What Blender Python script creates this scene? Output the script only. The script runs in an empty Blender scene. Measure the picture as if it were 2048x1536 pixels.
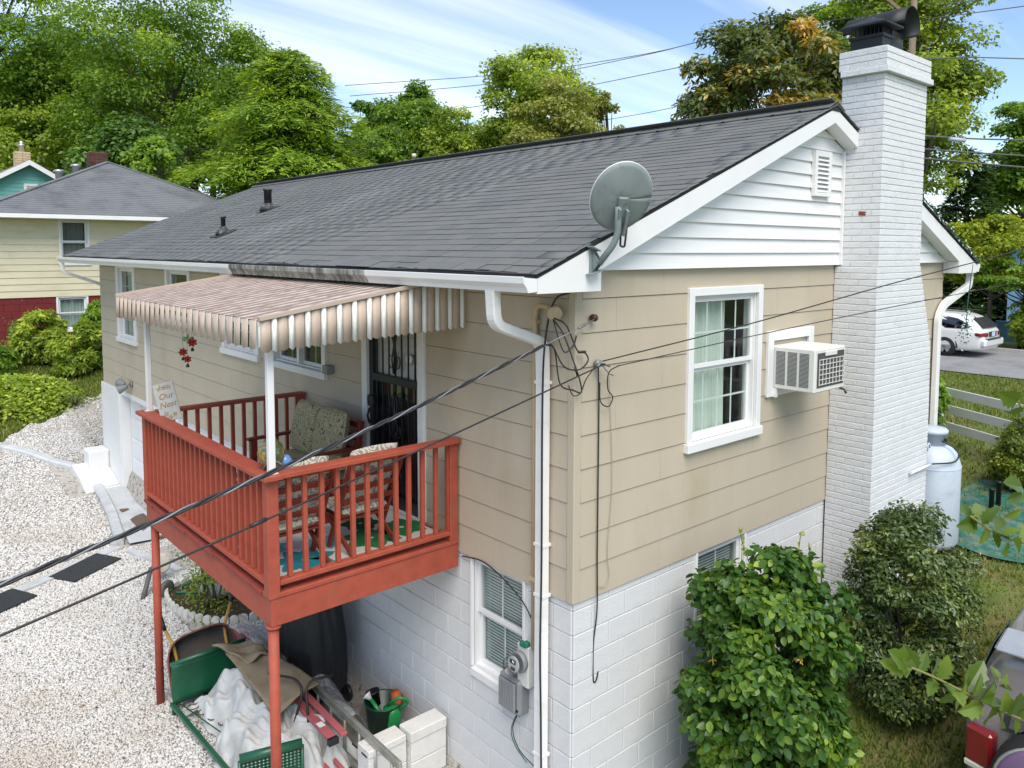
import bpy, bmesh, math, random
import numpy as np
from mathutils import Vector, Matrix
random.seed(7); np.random.seed(7)
R = math.radians
scene = bpy.context.scene
COL = scene.collection

# ------------------------------------------------------------------ camera
# z = 0 is the lower edge of the beige siding; the near house corner stands at x = y = 0
CAM = Vector((-4.3068561, -4.18426937, 2.79785878))
YAW, PITCH, ROLL = R(41.188426), R(4.389685), R(0.168223)
FPX, PPY = 1571.612, 617.972
fwd = Vector((math.sin(YAW)*math.cos(PITCH), math.cos(YAW)*math.cos(PITCH), -math.sin(PITCH)))
rt0 = Vector((math.cos(YAW), -math.sin(YAW), 0))
up0 = rt0.cross(fwd)
rt = math.cos(ROLL)*rt0 + math.sin(ROLL)*up0
upv = -math.sin(ROLL)*rt0 + math.cos(ROLL)*up0
cd = bpy.data.cameras.new('camera'); cam = bpy.data.objects.new('camera', cd); COL.objects.link(cam)
cam.matrix_world = Matrix(((rt.x, upv.x, -fwd.x, CAM.x), (rt.y, upv.y, -fwd.y, CAM.y), (rt.z, upv.z, -fwd.z, CAM.z), (0, 0, 0, 1)))
cd.sensor_fit = 'HORIZONTAL'; cd.sensor_width = 36.0; cd.lens = FPX*36/2048
cd.shift_y = -(768-PPY)/2048
cd.clip_start = .05; cd.clip_end = 3000
scene.camera = cam

# ------------------------------------------------------------------ sky, sun, exposure
SUN_EL, SUN_AZ = 54, 208           # azimuth from +Y towards +X
world = bpy.data.worlds.new('World'); scene.world = world; world.use_nodes = True
nt = world.node_tree; nt.nodes.clear()
def N(nt, t, **kw):
    n = nt.nodes.new(t)
    for k, v in kw.items():
        if k == 'ins':
            for a, b in v.items(): n.inputs[a].default_value = b
        else: setattr(n, k, v)
    return n
def L(nt, a, b): nt.links.new(a, b)
sky = N(nt, 'ShaderNodeTexSky', sky_type='NISHITA', sun_disc=False)
sky.sun_elevation = R(SUN_EL); sky.sun_rotation = R(SUN_AZ)
sky.air_density = 1.0; sky.dust_density = 0.3; sky.ozone_density = 1.6; sky.altitude = 900
tc = N(nt, 'ShaderNodeTexCoord')
sep = N(nt, 'ShaderNodeSeparateXYZ'); L(nt, tc.outputs['Generated'], sep.inputs[0])
# flat cloud layer: direction divided by its height
zc = N(nt, 'ShaderNodeMath', operation='MAXIMUM', ins={1: .02}); L(nt, sep.outputs['Z'], zc.inputs[0])
za = N(nt, 'ShaderNodeMath', operation='ADD', ins={1: .12}); L(nt, zc.outputs[0], za.inputs[0])
dv = N(nt, 'ShaderNodeVectorMath', operation='DIVIDE')
cb = N(nt, 'ShaderNodeCombineXYZ')
for i in range(3): L(nt, za.outputs[0], cb.inputs[i])
L(nt, tc.outputs['Generated'], dv.inputs[0]); L(nt, cb.outputs[0], dv.inputs[1])
mp = N(nt, 'ShaderNodeMapping'); mp.inputs['Rotation'].default_value = (0, 0, R(49)); mp.inputs['Scale'].default_value = (.16, 1.5, 0)
mp.inputs['Location'].default_value = (1.1, .35, 0)
L(nt, dv.outputs[0], mp.inputs[0])
nz = N(nt, 'ShaderNodeTexNoise', ins={'Scale': 1.1, 'Detail': 8, 'Roughness': .5, 'Distortion': .15}); L(nt, mp.outputs[0], nz.inputs['Vector'])
cr = N(nt, 'ShaderNodeValToRGB'); cr.color_ramp.elements[0].position = .47; cr.color_ramp.elements[1].position = .70
L(nt, nz.outputs['Fac'], cr.inputs[0])
cm = N(nt, 'ShaderNodeMath', operation='MULTIPLY', ins={1: .92}); L(nt, cr.outputs[0], cm.inputs[0])
mx = N(nt, 'ShaderNodeMixRGB', ins={2: (6.6, 6.9, 7.4, 1)})
L(nt, cm.outputs[0], mx.inputs[0]); L(nt, sky.outputs[0], mx.inputs[1])
bg = N(nt, 'ShaderNodeBackground', ins={'Strength': .135}); L(nt, mx.outputs[0], bg.inputs[0])
wo = N(nt, 'ShaderNodeOutputWorld'); L(nt, bg.outputs[0], wo.inputs[0])
sd = bpy.data.lights.new('sun', 'SUN'); sun = bpy.data.objects.new('sun', sd); COL.objects.link(sun)
sd.energy = 2.7; sd.angle = R(42); sd.color = (1, .93, .82)
sdir = Vector((math.sin(R(SUN_AZ))*math.cos(R(SUN_EL)), math.cos(R(SUN_AZ))*math.cos(R(SUN_EL)), math.sin(R(SUN_EL))))
sun.rotation_euler = sdir.to_track_quat('Z', 'Y').to_euler(); sun.location = (0, 0, 30)
scene.view_settings.view_transform = 'Standard'; scene.view_settings.look = 'None'
scene.view_settings.exposure = 0.6; scene.view_settings.gamma = 1.0; scene.view_settings.use_curve_mapping = False
scene.render.engine = 'CYCLES'
scene.cycles.use_denoising = True
scene.cycles.max_bounces = 7; scene.cycles.transparent_max_bounces = 10
scene.cycles.diffuse_bounces = 3; scene.cycles.glossy_bounces = 3; scene.cycles.transmission_bounces = 4
scene.cycles.caustics_reflective = False; scene.cycles.caustics_refractive = False

# ------------------------------------------------------------------ materials
MATS = {}
def srgb(r, g, b):
    f = lambda c: (c/255/12.92 if c/255 <= .04045 else ((c/255+.055)/1.055)**2.4)
    return (f(r), f(g), f(b))
def mat(name, col, rough=.6, var=.12, scale=6., bump=0., bscale=80., metal=0., spec=.5, obj=0., dirt=None, dscale=3., dlo=.5, dhi=.7, stretch=(1, 1, 1), dstretch=(1, 1, 1), attr=None, avar=.5, coat=0., hue=None):
    """noise-varied principled surface; obj = per-object brightness spread; dirt = second colour in noise patches; attr = per-leaf/piece tint"""
    if name in MATS: return MATS[name]
    m = bpy.data.materials.new(name); m.use_nodes = True; MATS[name] = m
    t = m.node_tree; t.nodes.clear()
    out = N(t, 'ShaderNodeOutputMaterial'); b = N(t, 'ShaderNodeBsdfPrincipled')
    L(t, b.outputs[0], out.inputs[0])
    b.inputs['Roughness'].default_value = rough; b.inputs['Metallic'].default_value = metal
    b.inputs['Specular IOR Level'].default_value = spec
    b.inputs['Coat Weight'].default_value = coat
    c = N(t, 'ShaderNodeTexCoord'); mp = N(t, 'ShaderNodeMapping'); mp.inputs['Scale'].default_value = stretch
    L(t, c.outputs['Object'], mp.inputs[0])
    n = N(t, 'ShaderNodeTexNoise', ins={'Scale': scale, 'Detail': 6, 'Roughness': .6}); L(t, mp.outputs[0], n.inputs['Vector'])
    r = N(t, 'ShaderNodeMapRange', ins={1: .25, 2: .75, 3: 1-var, 4: 1+var}); L(t, n.outputs['Fac'], r.inputs[0])
    v = r.outputs[0]
    if obj:
        oi = N(t, 'ShaderNodeObjectInfo'); r2 = N(t, 'ShaderNodeMapRange', ins={3: 1-obj, 4: 1+obj}); L(t, oi.outputs['Random'], r2.inputs[0])
        mu = N(t, 'ShaderNodeMath', operation='MULTIPLY'); L(t, v, mu.inputs[0]); L(t, r2.outputs[0], mu.inputs[1]); v = mu.outputs[0]
    if attr:
        at = N(t, 'ShaderNodeAttribute', attribute_name=attr); r3 = N(t, 'ShaderNodeMapRange', ins={3: 1-avar, 4: 1+avar}); L(t, at.outputs['Fac'], r3.inputs[0])
        mu = N(t, 'ShaderNodeMath', operation='MULTIPLY'); L(t, v, mu.inputs[0]); L(t, r3.outputs[0], mu.inputs[1]); v = mu.outputs[0]
    vm = N(t, 'ShaderNodeVectorMath', operation='SCALE'); vm.inputs[0].default_value = col; L(t, v, vm.inputs['Scale'])
    res = vm.outputs[0]
    if hue is not None:
        mh = N(t, 'ShaderNodeMixRGB', blend_type='MIX', ins={2: (*hue, 1)})
        if attr:
            rr = N(t, 'ShaderNodeMapRange', ins={1: .55, 2: 1.0, 3: 0, 4: .9}); L(t, at.outputs['Fac'], rr.inputs[0]); L(t, rr.outputs[0], mh.inputs[0])
        else:
            oi2 = N(t, 'ShaderNodeObjectInfo'); L(t, oi2.outputs['Random'], mh.inputs[0])
        L(t, res, mh.inputs[1]); res = mh.outputs[0]
    if dirt is not None:
        mp2 = N(t, 'ShaderNodeMapping'); mp2.inputs['Scale'].default_value = dstretch; L(t, c.outputs['Object'], mp2.inputs[0])
        n2 = N(t, 'ShaderNodeTexNoise', ins={'Scale': dscale, 'Detail': 8, 'Roughness': .65}); L(t, mp2.outputs[0], n2.inputs['Vector'])
        rd = N(t, 'ShaderNodeMapRange', ins={1: dlo, 2: dhi, 3: 0, 4: 1}); L(t, n2.outputs['Fac'], rd.inputs[0])
        md = N(t, 'ShaderNodeMixRGB', ins={2: (*dirt, 1)}); L(t, rd.outputs[0], md.inputs[0]); L(t, res, md.inputs[1]); res = md.outputs[0]
    L(t, res, b.inputs['Base Color'])
    if bump:
        nb = N(t, 'ShaderNodeTexNoise', ins={'Scale': bscale, 'Detail': 5, 'Roughness': .6}); L(t, mp.outputs[0], nb.inputs['Vector'])
        bp = N(t, 'ShaderNodeBump', ins={'Strength': bump, 'Distance': .02}); L(t, nb.outputs['Fac'], bp.inputs['Height']); L(t, bp.outputs[0], b.inputs['Normal'])
    return m
def leafmat(name, col, hue, trans=.42, rough=.45, avar=.42, spec=.4):
    """leaf: principled face plus translucency, tint from the per-leaf attribute"""
    if name in MATS: return MATS[name]
    m = bpy.data.materials.new(name); m.use_nodes = True; MATS[name] = m
    t = m.node_tree; t.nodes.clear()
    out = N(t, 'ShaderNodeOutputMaterial'); b = N(t, 'ShaderNodeBsdfPrincipled', ins={'Roughness': rough, 'Specular IOR Level': spec})
    tr = N(t, 'ShaderNodeBsdfTranslucent'); mixs = N(t, 'ShaderNodeMixShader', ins={0: trans})
    at = N(t, 'ShaderNodeAttribute', attribute_name='tint')
    oi = N(t, 'ShaderNodeObjectInfo')
    ad = N(t, 'ShaderNodeMath', operation='ADD'); L(t, at.outputs['Fac'], ad.inputs[0])
    om = N(t, 'ShaderNodeMath', operation='MULTIPLY', ins={1: .12}); L(t, oi.outputs['Random'], om.inputs[0]); L(t, om.outputs[0], ad.inputs[1])
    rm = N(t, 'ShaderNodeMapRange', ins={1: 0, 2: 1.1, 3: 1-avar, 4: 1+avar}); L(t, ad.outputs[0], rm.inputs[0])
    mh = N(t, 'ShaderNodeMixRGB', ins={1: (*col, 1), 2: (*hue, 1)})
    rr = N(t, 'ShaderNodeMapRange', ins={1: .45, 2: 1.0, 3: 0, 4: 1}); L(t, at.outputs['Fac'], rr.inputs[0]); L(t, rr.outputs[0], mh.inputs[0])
    vm = N(t, 'ShaderNodeVectorMath', operation='SCALE'); L(t, mh.outputs[0], vm.inputs[0]); L(t, rm.outputs[0], vm.inputs['Scale'])
    L(t, vm.outputs[0], b.inputs['Base Color'])
    tv = N(t, 'ShaderNodeVectorMath', operation='MULTIPLY'); tv.inputs[1].default_value = (1.7, 1.55, .6); L(t, vm.outputs[0], tv.inputs[0]); L(t, tv.outputs[0], tr.inputs[0])
    L(t, b.outputs[0], mixs.inputs[1]); L(t, tr.outputs[0], mixs.inputs[2]); L(t, mixs.outputs[0], out.inputs[0])
    return m
def glassmat(name, tint, refl=.12, rough=.02):
    if name in MATS: return MATS[name]
    m = bpy.data.materials.new(name); m.use_nodes = True; MATS[name] = m
    t = m.node_tree; t.nodes.clear()
    out = N(t, 'ShaderNodeOutputMaterial'); tr = N(t, 'ShaderNodeBsdfTransparent', ins={0: (*tint, 1)})
    gl = N(t, 'ShaderNodeBsdfGlossy', ins={'Roughness': rough}); mixs = N(t, 'ShaderNodeMixShader')
    fr = N(t, 'ShaderNodeLayerWeight', ins={0: .5}); pw = N(t, 'ShaderNodeMath', operation='POWER', ins={1: 4.}); L(t, fr.outputs['Facing'], pw.inputs[0])
    mu = N(t, 'ShaderNodeMath', operation='MULTIPLY', ins={1: .7}); L(t, pw.outputs[0], mu.inputs[0])
    ad = N(t, 'ShaderNodeMath', operation='ADD', ins={1: refl}); L(t, mu.outputs[0], ad.inputs[0])
    L(t, ad.outputs[0], mixs.inputs[0]); L(t, tr.outputs[0], mixs.inputs[1]); L(t, gl.outputs[0], mixs.inputs[2]); L(t, mixs.outputs[0], out.inputs[0])
    return m

# ------------------------------------------------------------------ mesh helpers
def empty(name, loc, label=None, cat=None, group=None):
    o = bpy.data.objects.new(name, None); o.location = loc; COL.objects.link(o); o.empty_display_size = .1
    tag(o, label, cat, group); return o
def tag(o, label=None, cat=None, group=None, kind=None):
    if label: o['label'] = label
    if cat: o['category'] = cat
    if group: o['group'] = group
    if kind: o['kind'] = kind
    return o
def attach(o, parent, local=False):
    """parent o; unless local, o's data is in world coordinates and stays put (parts stand at the origin, things are only moved)"""
    if parent is None: return o
    o.parent = parent
    if not local and parent.type == 'EMPTY': o.matrix_parent_inverse = Matrix.Translation(-Vector(parent.location))
    return o
class MB:
    def __init__(s, xf=None): s.v = []; s.f = []; s.m = []; s.xf = xf; s.mi = 0; s.sm = []
    def add(s, vs, fs, smooth=False):
        b = len(s.v)
        s.v += [tuple(s.xf(*v)) if s.xf else tuple(v) for v in vs]
        for f in fs: s.f.append(tuple(b+i for i in f)); s.m.append(s.mi); s.sm.append(smooth)
        return s
    def box(s, x0, x1, y0, y1, z0, z1):
        return s.add([(x0,y0,z0),(x1,y0,z0),(x1,y1,z0),(x0,y1,z0),(x0,y0,z1),(x1,y0,z1),(x1,y1,z1),(x0,y1,z1)],
              [(0,3,2,1),(4,5,6,7),(0,1,5,4),(1,2,6,5),(2,3,7,6),(3,0,4,7)])
    def cbox(s, x0, x1, y0, y1, z0, z1, c=.004):
        """box with chamfered edges: 24 vertices"""
        if x0 > x1: x0, x1 = x1, x0
        if y0 > y1: y0, y1 = y1, y0
        if z0 > z1: z0, z1 = z1, z0
        lo, hi = (x0,y0,z0), (x1,y1,z1); vs = []; idx = {}
        for sx in (0,1):
            for sy in (0,1):
                for sz in (0,1):
                    S = (sx,sy,sz)
                    for ax in range(3):
                        p = [(hi[k]-c if S[k] else lo[k]+c) for k in range(3)]; p[ax] = hi[ax] if S[ax] else lo[ax]
                        idx[S,ax] = len(vs); vs.append(tuple(p))
        fs = []
        for ax in range(3):
            a, b2 = [k for k in range(3) if k != ax]
            for sd in (0,1):
                q = []
                for (i,j) in ((0,0),(1,0),(1,1),(0,1)):
                    S = [0,0,0]; S[ax] = sd; S[a] = i; S[b2] = j; q.append(idx[tuple(S),ax])
                fs.append(tuple(q) if sd else tuple(reversed(q)))
        for ax in range(3):
            a, b2 = [k for k in range(3) if k != ax]
            for i in (0,1):
                for j in (0,1):
                    S0 = [0,0,0]; S0[a] = i; S0[b2] = j; S1 = list(S0); S1[ax] = 1
                    fs.append((idx[tuple(S0),a], idx[tuple(S1),a], idx[tuple(S1),b2], idx[tuple(S0),b2]))
        for sx in (0,1):
            for sy in (0,1):
                for sz in (0,1): fs.append(tuple(idx[(sx,sy,sz),k] for k in range(3)))
        return s.add(vs, fs)
    def obox(s, c, sx, sy, sz, M=None, ch=0.):
        """oriented box: centre, full sizes, 3x3 axes"""
        t = MB(); (t.cbox(-sx/2, sx/2, -sy/2, sy/2, -sz/2, sz/2, ch) if ch else t.box(-sx/2, sx/2, -sy/2, sy/2, -sz/2, sz/2))
        c = Vector(c); M = M or Matrix.Identity(3)
        return s.add([tuple(c + M @ Vector(v)) for v in t.v], t.f)
    def bar(s, a, b, w, h, up=(0,0,1), ch=0.):
        """rectangular bar from a to b: w across, h along up"""
        a, b = Vector(a), Vector(b); d = b-a; l = d.length; d.normalize(); u = Vector(up)
        sdv = d.cross(u)
        if sdv.length < 1e-4: sdv = d.cross(Vector((1,0,0)))
        sdv.normalize(); u = sdv.cross(d)
        return s.obox((a+b)/2, l, w, h, Matrix((d, sdv, u)).transposed(), ch)
    def prism(s, poly, ext):
        """poly: 3D points in a plane, extruded by ext"""
        n = len(poly); e = Vector(ext); vs = [tuple(p) for p in poly] + [tuple(Vector(p)+e) for p in poly]
        return s.add(vs, [tuple(range(n-1,-1,-1)), tuple(range(n,2*n))] + [(i,(i+1)%n,n+(i+1)%n,n+i) for i in range(n)])
    def tube(s, pts, r, n=8, cap=True, smooth=True, closed=False):
        pts = [Vector(p) for p in pts]; k = len(pts); rs = r if isinstance(r, (list, tuple)) else [r]*k
        vs = []; prev = None
        for i, p in enumerate(pts):
            d = (pts[min(i+1,k-1)]-pts[max(i-1,0)])
            if closed: d = pts[(i+1)%k]-pts[i-1]
            d.normalize()
            u = prev - d*prev.dot(d) if prev is not None else d.orthogonal()
            if u.length < 1e-5: u = d.orthogonal()
            u.normalize(); prev = u; w = d.cross(u)
            for j in range(n):
                a = 2*math.pi*j/n; vs.append(tuple(p + rs[i]*(math.cos(a)*u + math.sin(a)*w)))
        fs = [(i*n+j, i*n+(j+1)%n, ((i+1)%k)*n+(j+1)%n, ((i+1)%k)*n+j) for i in range(k if closed else k-1) for j in range(n)]
        s.add(vs, fs, smooth)
        if cap and not closed: b = len(s.v)-len(vs); s.f += [tuple(range(b+n-1,b-1,-1)), tuple(range(b+(k-1)*n, b+k*n))]; s.m += [s.mi]*2; s.sm += [False]*2
        return s
    def sweep(s, pts, prof, up=(0,0,1), sides=None, cap=True):
        """profile (a,b) pairs swept along pts; a along side vector, b along up-ish vector"""
        pts = [Vector(p) for p in pts]; k = len(pts); n = len(prof); vs = []
        for i, p in enumerate(pts):
            d = (pts[min(i+1,k-1)]-pts[max(i-1,0)]).normalized()
            sv = Vector(sides) if sides is not None else d.cross(Vector(up)).normalized()
            uv = sv.cross(d).normalized()
            for a, b in prof: vs.append(tuple(p + a*sv + b*uv))
        fs = [(i*n+j, i*n+(j+1)%n, (i+1)*n+(j+1)%n, (i+1)*n+j) for i in range(k-1) for j in range(n)]
        if cap: fs += [tuple(range(n-1,-1,-1)), tuple(range((k-1)*n, k*n))]
        return s.add(vs, fs)
    def lathe(s, prof, c=(0,0,0), n=20, axis=(0,0,1), smooth=True, cap=True):
        ax = Vector(axis).normalized(); u = ax.orthogonal().normalized(); w = ax.cross(u); c = Vector(c); vs = []
        for r, h in prof:
            for j in range(n):
                a = 2*math.pi*j/n; vs.append(tuple(c + ax*h + r*(math.cos(a)*u + math.sin(a)*w)))
        fs = [(i*n+j, i*n+(j+1)%n, (i+1)*n+(j+1)%n, (i+1)*n+j) for i in range(len(prof)-1) for j in range(n)]
        s.add(vs, fs, smooth)
        if cap:
            b = len(s.v)-len(vs)
            for q in (0, len(prof)-1):
                if prof[q][0] > 1e-4: s.f.append(tuple(b+q*n+j for j in (range(n-1,-1,-1) if q == 0 else range(n)))); s.m.append(s.mi); s.sm.append(False)
        return s
    def grid(s, fn, nu, nv, smooth=True, wrap=False):
        vs = [tuple(fn(i/nu, j/nv)) for i in range(nu+1) for j in range(nv+1)]
        return s.add(vs, [(i*(nv+1)+j, (i+1)*(nv+1)+j, (i+1)*(nv+1)+j+1, i*(nv+1)+j+1) for i in range(nu) for j in range(nv)], smooth)
    def mesh(s, name, mats):
        me = bpy.data.meshes.new(name); me.from_pydata(s.v, [], s.f)
        for m in (mats if isinstance(mats, (list, tuple)) else [mats]): me.materials.append(m)
        if any(s.m): me.polygons.foreach_set('material_index', s.m)
        if any(s.sm): me.polygons.foreach_set('use_smooth', s.sm)
        bm = bmesh.new(); bm.from_mesh(me); bmesh.ops.recalc_face_normals(bm, faces=bm.faces); bm.to_mesh(me); bm.free()
        me.update(); return me
    def build(s, name, mats, parent=None, label=None, cat=None, group=None, kind=None, bevel=0., local=False):
        o = bpy.data.objects.new(name, s.mesh(name, mats)); COL.objects.link(o); attach(o, parent, local); tag(o, label, cat, group, kind)
        if bevel:
            md = o.modifiers.new('edge', 'BEVEL'); md.width = bevel; md.segments = 2; md.limit_method = 'ANGLE'; md.angle_limit = R(40)
        return o
def inst(me, name, loc, parent, rot=None, scl=None, local=False):
    """a piece that shares mesh data; parent is a part standing at the origin, or a thing's Empty"""
    o = bpy.data.objects.new(name, me); COL.objects.link(o); o.location = loc
    if rot is not None: o.rotation_euler = rot
    if scl is not None: o.scale = scl
    return attach(o, parent, local)
def np_mesh(name, verts, faces, mats, tint=None, smooth=False, parent=None, label=None, cat=None, group=None, kind=None):
    me = bpy.data.meshes.new(name); nv, nf = len(verts), len(faces); k = faces.shape[1]
    me.vertices.add(nv); me.vertices.foreach_set('co', np.ascontiguousarray(verts, dtype=np.float32).ravel())
    me.loops.add(nf*k); me.loops.foreach_set('vertex_index', np.ascontiguousarray(faces, dtype=np.int32).ravel())
    me.polygons.add(nf); me.polygons.foreach_set('loop_start', np.arange(0, nf*k, k, dtype=np.int32)); me.polygons.foreach_set('loop_total', np.full(nf, k, dtype=np.int32))
    if smooth: me.polygons.foreach_set('use_smooth', np.ones(nf, dtype=bool))
    me.update(calc_edges=True)
    for m in (mats if isinstance(mats, (list, tuple)) else [mats]): me.materials.append(m)
    if tint is not None:
        a = me.attributes.new('tint', 'FLOAT', 'POINT'); a.data.foreach_set('value', np.ascontiguousarray(tint, dtype=np.float32))
    o = bpy.data.objects.new(name, me); COL.objects.link(o); attach(o, parent); tag(o, label, cat, group, kind)
    return o
def unit(a): return a/np.maximum(np.linalg.norm(a, axis=-1, keepdims=True), 1e-9)
def leaf_arrays(c, nrm, dirv, ln, wd, fold=.25):
    """rhombic leaves folded on the midrib: c base points, nrm face normals, dirv pointing along the leaf"""
    dirv = unit(dirv - nrm*np.sum(dirv*nrm, 1, keepdims=True)); side = np.cross(dirv, nrm)
    ln = np.broadcast_to(np.asarray(ln, float), (len(c),))[:,None]; wd = np.broadcast_to(np.asarray(wd, float), (len(c),))[:,None]
    b = c; t = c + dirv*ln; m = c + dirv*ln*.45
    l = m + side*wd*.5 + nrm*wd*fold*.5; r = m - side*wd*.5 + nrm*wd*fold*.5
    v = np.stack([b, l, t, r], 1).reshape(-1, 3)
    n = len(c); i = np.arange(n)[:,None]*4
    f = np.concatenate([i+np.array([[0,1,2]]), i+np.array([[0,2,3]])], 0)
    return v, f
# terrain height
def lerp(x, xs, ys): return float(np.interp(x, xs, ys))
def ground_z(x, y):
    a = np.interp(y, [-60, 11.5, 13.2, 14.5, 16, 17.2, 19, 21.5, 23, 40, 60, 110, 400], [-2.2, -2.2, -1.9, -1.62, -1.48, -1.3, -.88, -.45, -.4, .3, 2.5, 8, 10])
    b = np.interp(x, [-60, 0, 1, 3, 4, 6, 8, 10.9, 16, 60, 120, 400], [-2.2, -2.2, -2.12, -1.62, -1.32, -.9, -.75, -.52, -.5, -.4, 2, 4])
    k = .12; h = np.clip(.5+.5*(b-a)/k, 0, 1)
    return a*(1-h)+b*h+k*h*(1-h)
def pixel_ray(u, v):
    d = rt*((u-1024)/FPX) - upv*((v-PPY)/FPX) + fwd
    return d
def at_depth(u, v, t): return CAM + pixel_ray(u, v)*t
def at_ground(u, v):
    d = pixel_ray(u, v); t = 1.
    while t < 200:
        p = CAM + d*t
        if p.z < ground_z(p.x, p.y): return p
        t += .02
    return p
# ================================================================== the setting
M_EARTH = mat('lawn', (.10, .135, .025), rough=.9, var=.35, scale=3, bump=.6, bscale=60, dirt=(.17, .14, .06), dscale=1.1, dlo=.47, dhi=.62)
M_GRAVEL = mat('gravel_bed', (.46, .43, .39), rough=.9, var=.5, scale=38, bump=1., bscale=45, dirt=(.2, .17, .14), dscale=14, dlo=.52, dhi=.6)
M_ASPHALT = mat('asphalt', (.25, .25, .255), rough=.9, var=.12, scale=3, bump=.3, bscale=200, dirt=(.16, .16, .165), dscale=.8, dlo=.5, dhi=.7)
M_CONC = mat('painted_concrete', (.50, .52, .54), rough=.8, var=.14, scale=4, bump=.3, bscale=30, dirt=(.36, .35, .33), dscale=2.5, dlo=.5, dhi=.75)
M_WHITE = mat('white_paint', (.74, .74, .73), rough=.55, var=.04, scale=3, dirt=(.62, .61, .56), dscale=2.2, dlo=.56, dhi=.85)
M_TRIM = mat('white_trim', (.76, .76, .76), rough=.4, var=.03, scale=4)
# ground: one sheet to the horizon, finer near the house
def axis_steps(marks):
    out = []
    for (a, b, st) in marks: out += list(np.arange(a, b-1e-6, st))
    return np.array(out + [marks[-1][1]])
gx = axis_steps([(-600,-60,60),(-60,-12,4),(-12,14,.5),(14,60,3),(60,600,60)])
gy = axis_steps([(-600,-40,80),(-40,-6,4),(-6,26,.5),(26,60,3),(60,120,6),(120,700,60)])
GX, GY = np.meshgrid(gx, gy, indexing='ij')
GZ = ground_z(GX, GY) + .03*np.sin(GX*1.7+GY*.9)*np.sin(GY*1.3-GX*.5)*((GX > 1) | (GY > 17)) - .02
gv = np.stack([GX, GY, GZ], -1).reshape(-1, 3); nyy = len(gy)
ii, jj = np.meshgrid(np.arange(len(gx)-1), np.arange(nyy-1), indexing='ij'); b0 = (ii*nyy+jj).ravel()
np_mesh('ground', gv, np.stack([b0, b0+nyy, b0+nyy+1, b0+1], 1), M_EARTH, smooth=True, kind='structure')
def sheet(name, m, rows, dz, kind='structure'):
    """rows of (x, y) points of equal count draped over the terrain"""
    rows = np.array(rows, float); a, b = rows.shape[:2]
    v = np.concatenate([rows, (ground_z(rows[..., 0], rows[..., 1])+dz)[..., None]], -1).reshape(-1, 3)
    i, j = np.meshgrid(np.arange(a-1), np.arange(b-1), indexing='ij'); q = (i*b+j).ravel()
    return np_mesh(name, v, np.stack([q, q+b, q+b+1, q+1], 1), m, smooth=True, kind=kind)
def gravel_edge(x): return 17.5 + .9*x + .12*math.sin(x*5) + .08*math.sin(x*13)
rows = []
for x in np.arange(-14, 3.01, .2):
    lo = -8 if x < .1 else 13.9
    rows.append([(x, lo + (gravel_edge(x)-lo)*t) for t in np.linspace(0, 1, 80)])
sheet('gravel_drive', M_GRAVEL, rows, .0)
# loose stones over the bed (uncountable)
def stones(n, x0, x1, y0, y1, smin, smax, keep):
    p = np.stack([np.random.uniform(x0, x1, n), np.random.uniform(y0, y1, n)], 1); k = np.array([keep(a, b) for a, b in p]); return p[k], np.random.uniform(smin, smax, k.sum())
def in_gravel(x, y): return x < -.02 and not (9.55 < y < 12.8 and x > np.interp(y, [9.6, 10.7, 11.4, 12.7], [-.90, -.72, -.60, -.52])) and not (8 < y < 9.2 and x > -.5) and not (12.5 < y < 13.9 and x > -.98) and y < gravel_edge(x) and not (y > 13.4 and x > -1.0 and y < 14.2) and not (-.95 < x and 5.9 < y < 7.6) and not (x > -.55 and y < 5.4)
P1, S1 = stones(95000, -3.6, 0, 2.0, 9.5, .012, .027, in_gravel)
P2, S2 = stones(42000, -4.2, .0, 9.5, 18, .018, .034, in_gravel)
P3, S3 = stones(3000, 0., 2.6, 13.9, 19.5, .022, .042, lambda x, y: y < gravel_edge(x))
SP = np.concatenate([P1, P2, P3]); SS = np.concatenate([S1, S2, S3]); n = len(SP)
octa = np.array([(1,0,0),(-1,0,0),(0,1,0),(0,-1,0),(0,0,1),(0,0,-1)], float)
of = np.array([(0,2,4),(2,1,4),(1,3,4),(3,0,4),(2,0,5),(1,2,5),(3,1,5),(0,3,5)])
ang = np.random.uniform(0, 6.28, n); sc = SS[:, None]*np.stack([np.random.uniform(.7, 1.3, n), np.random.uniform(.6, 1., n), np.random.uniform(.35, .7, n)], 1)
lv = octa[None]*sc[:, None] + np.random.normal(0, .12, (n, 6, 3))*SS[:, None, None]
cx, sx = np.cos(ang)[:, None], np.sin(ang)[:, None]
tz = np.random.normal(0, .35, (n, 1)); lv[..., 2] += tz*lv[..., 0]
wx = lv[..., 0]*cx - lv[..., 1]*sx; wy = lv[..., 0]*sx + lv[..., 1]*cx
sv = np.stack([wx + SP[:, :1], wy + SP[:, 1:], lv[..., 2] + (ground_z(SP[:, 0], SP[:, 1]) + SS*.25)[:, None]], -1).reshape(-1, 3)
sf = (np.arange(n)[:, None, None]*6 + of[None]).reshape(-1, 3)
M_STONE = mat('gravel_stone', (.655, .645, .625), rough=.85, var=.1, scale=20, attr='tint', avar=.42, hue=(.60, .555, .505), dirt=(.50, .45, .385), dscale=.8, dlo=.5, dhi=.75)
np_mesh('gravel', sv, sf, M_STONE, tint=np.repeat(np.clip(np.random.normal(.5, .25, n), 0, 1), 6), kind='stuff', label='loose pale grey gravel covering the drive', cat='gravel')
nl_ = 520; lx = np.random.uniform(-3.4, -.1, nl_); ly = np.random.uniform(2.2, 12, nl_); lx = np.where(np.random.rand(nl_) < .45, np.random.uniform(-1.7, -.2, nl_), lx)
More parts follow.
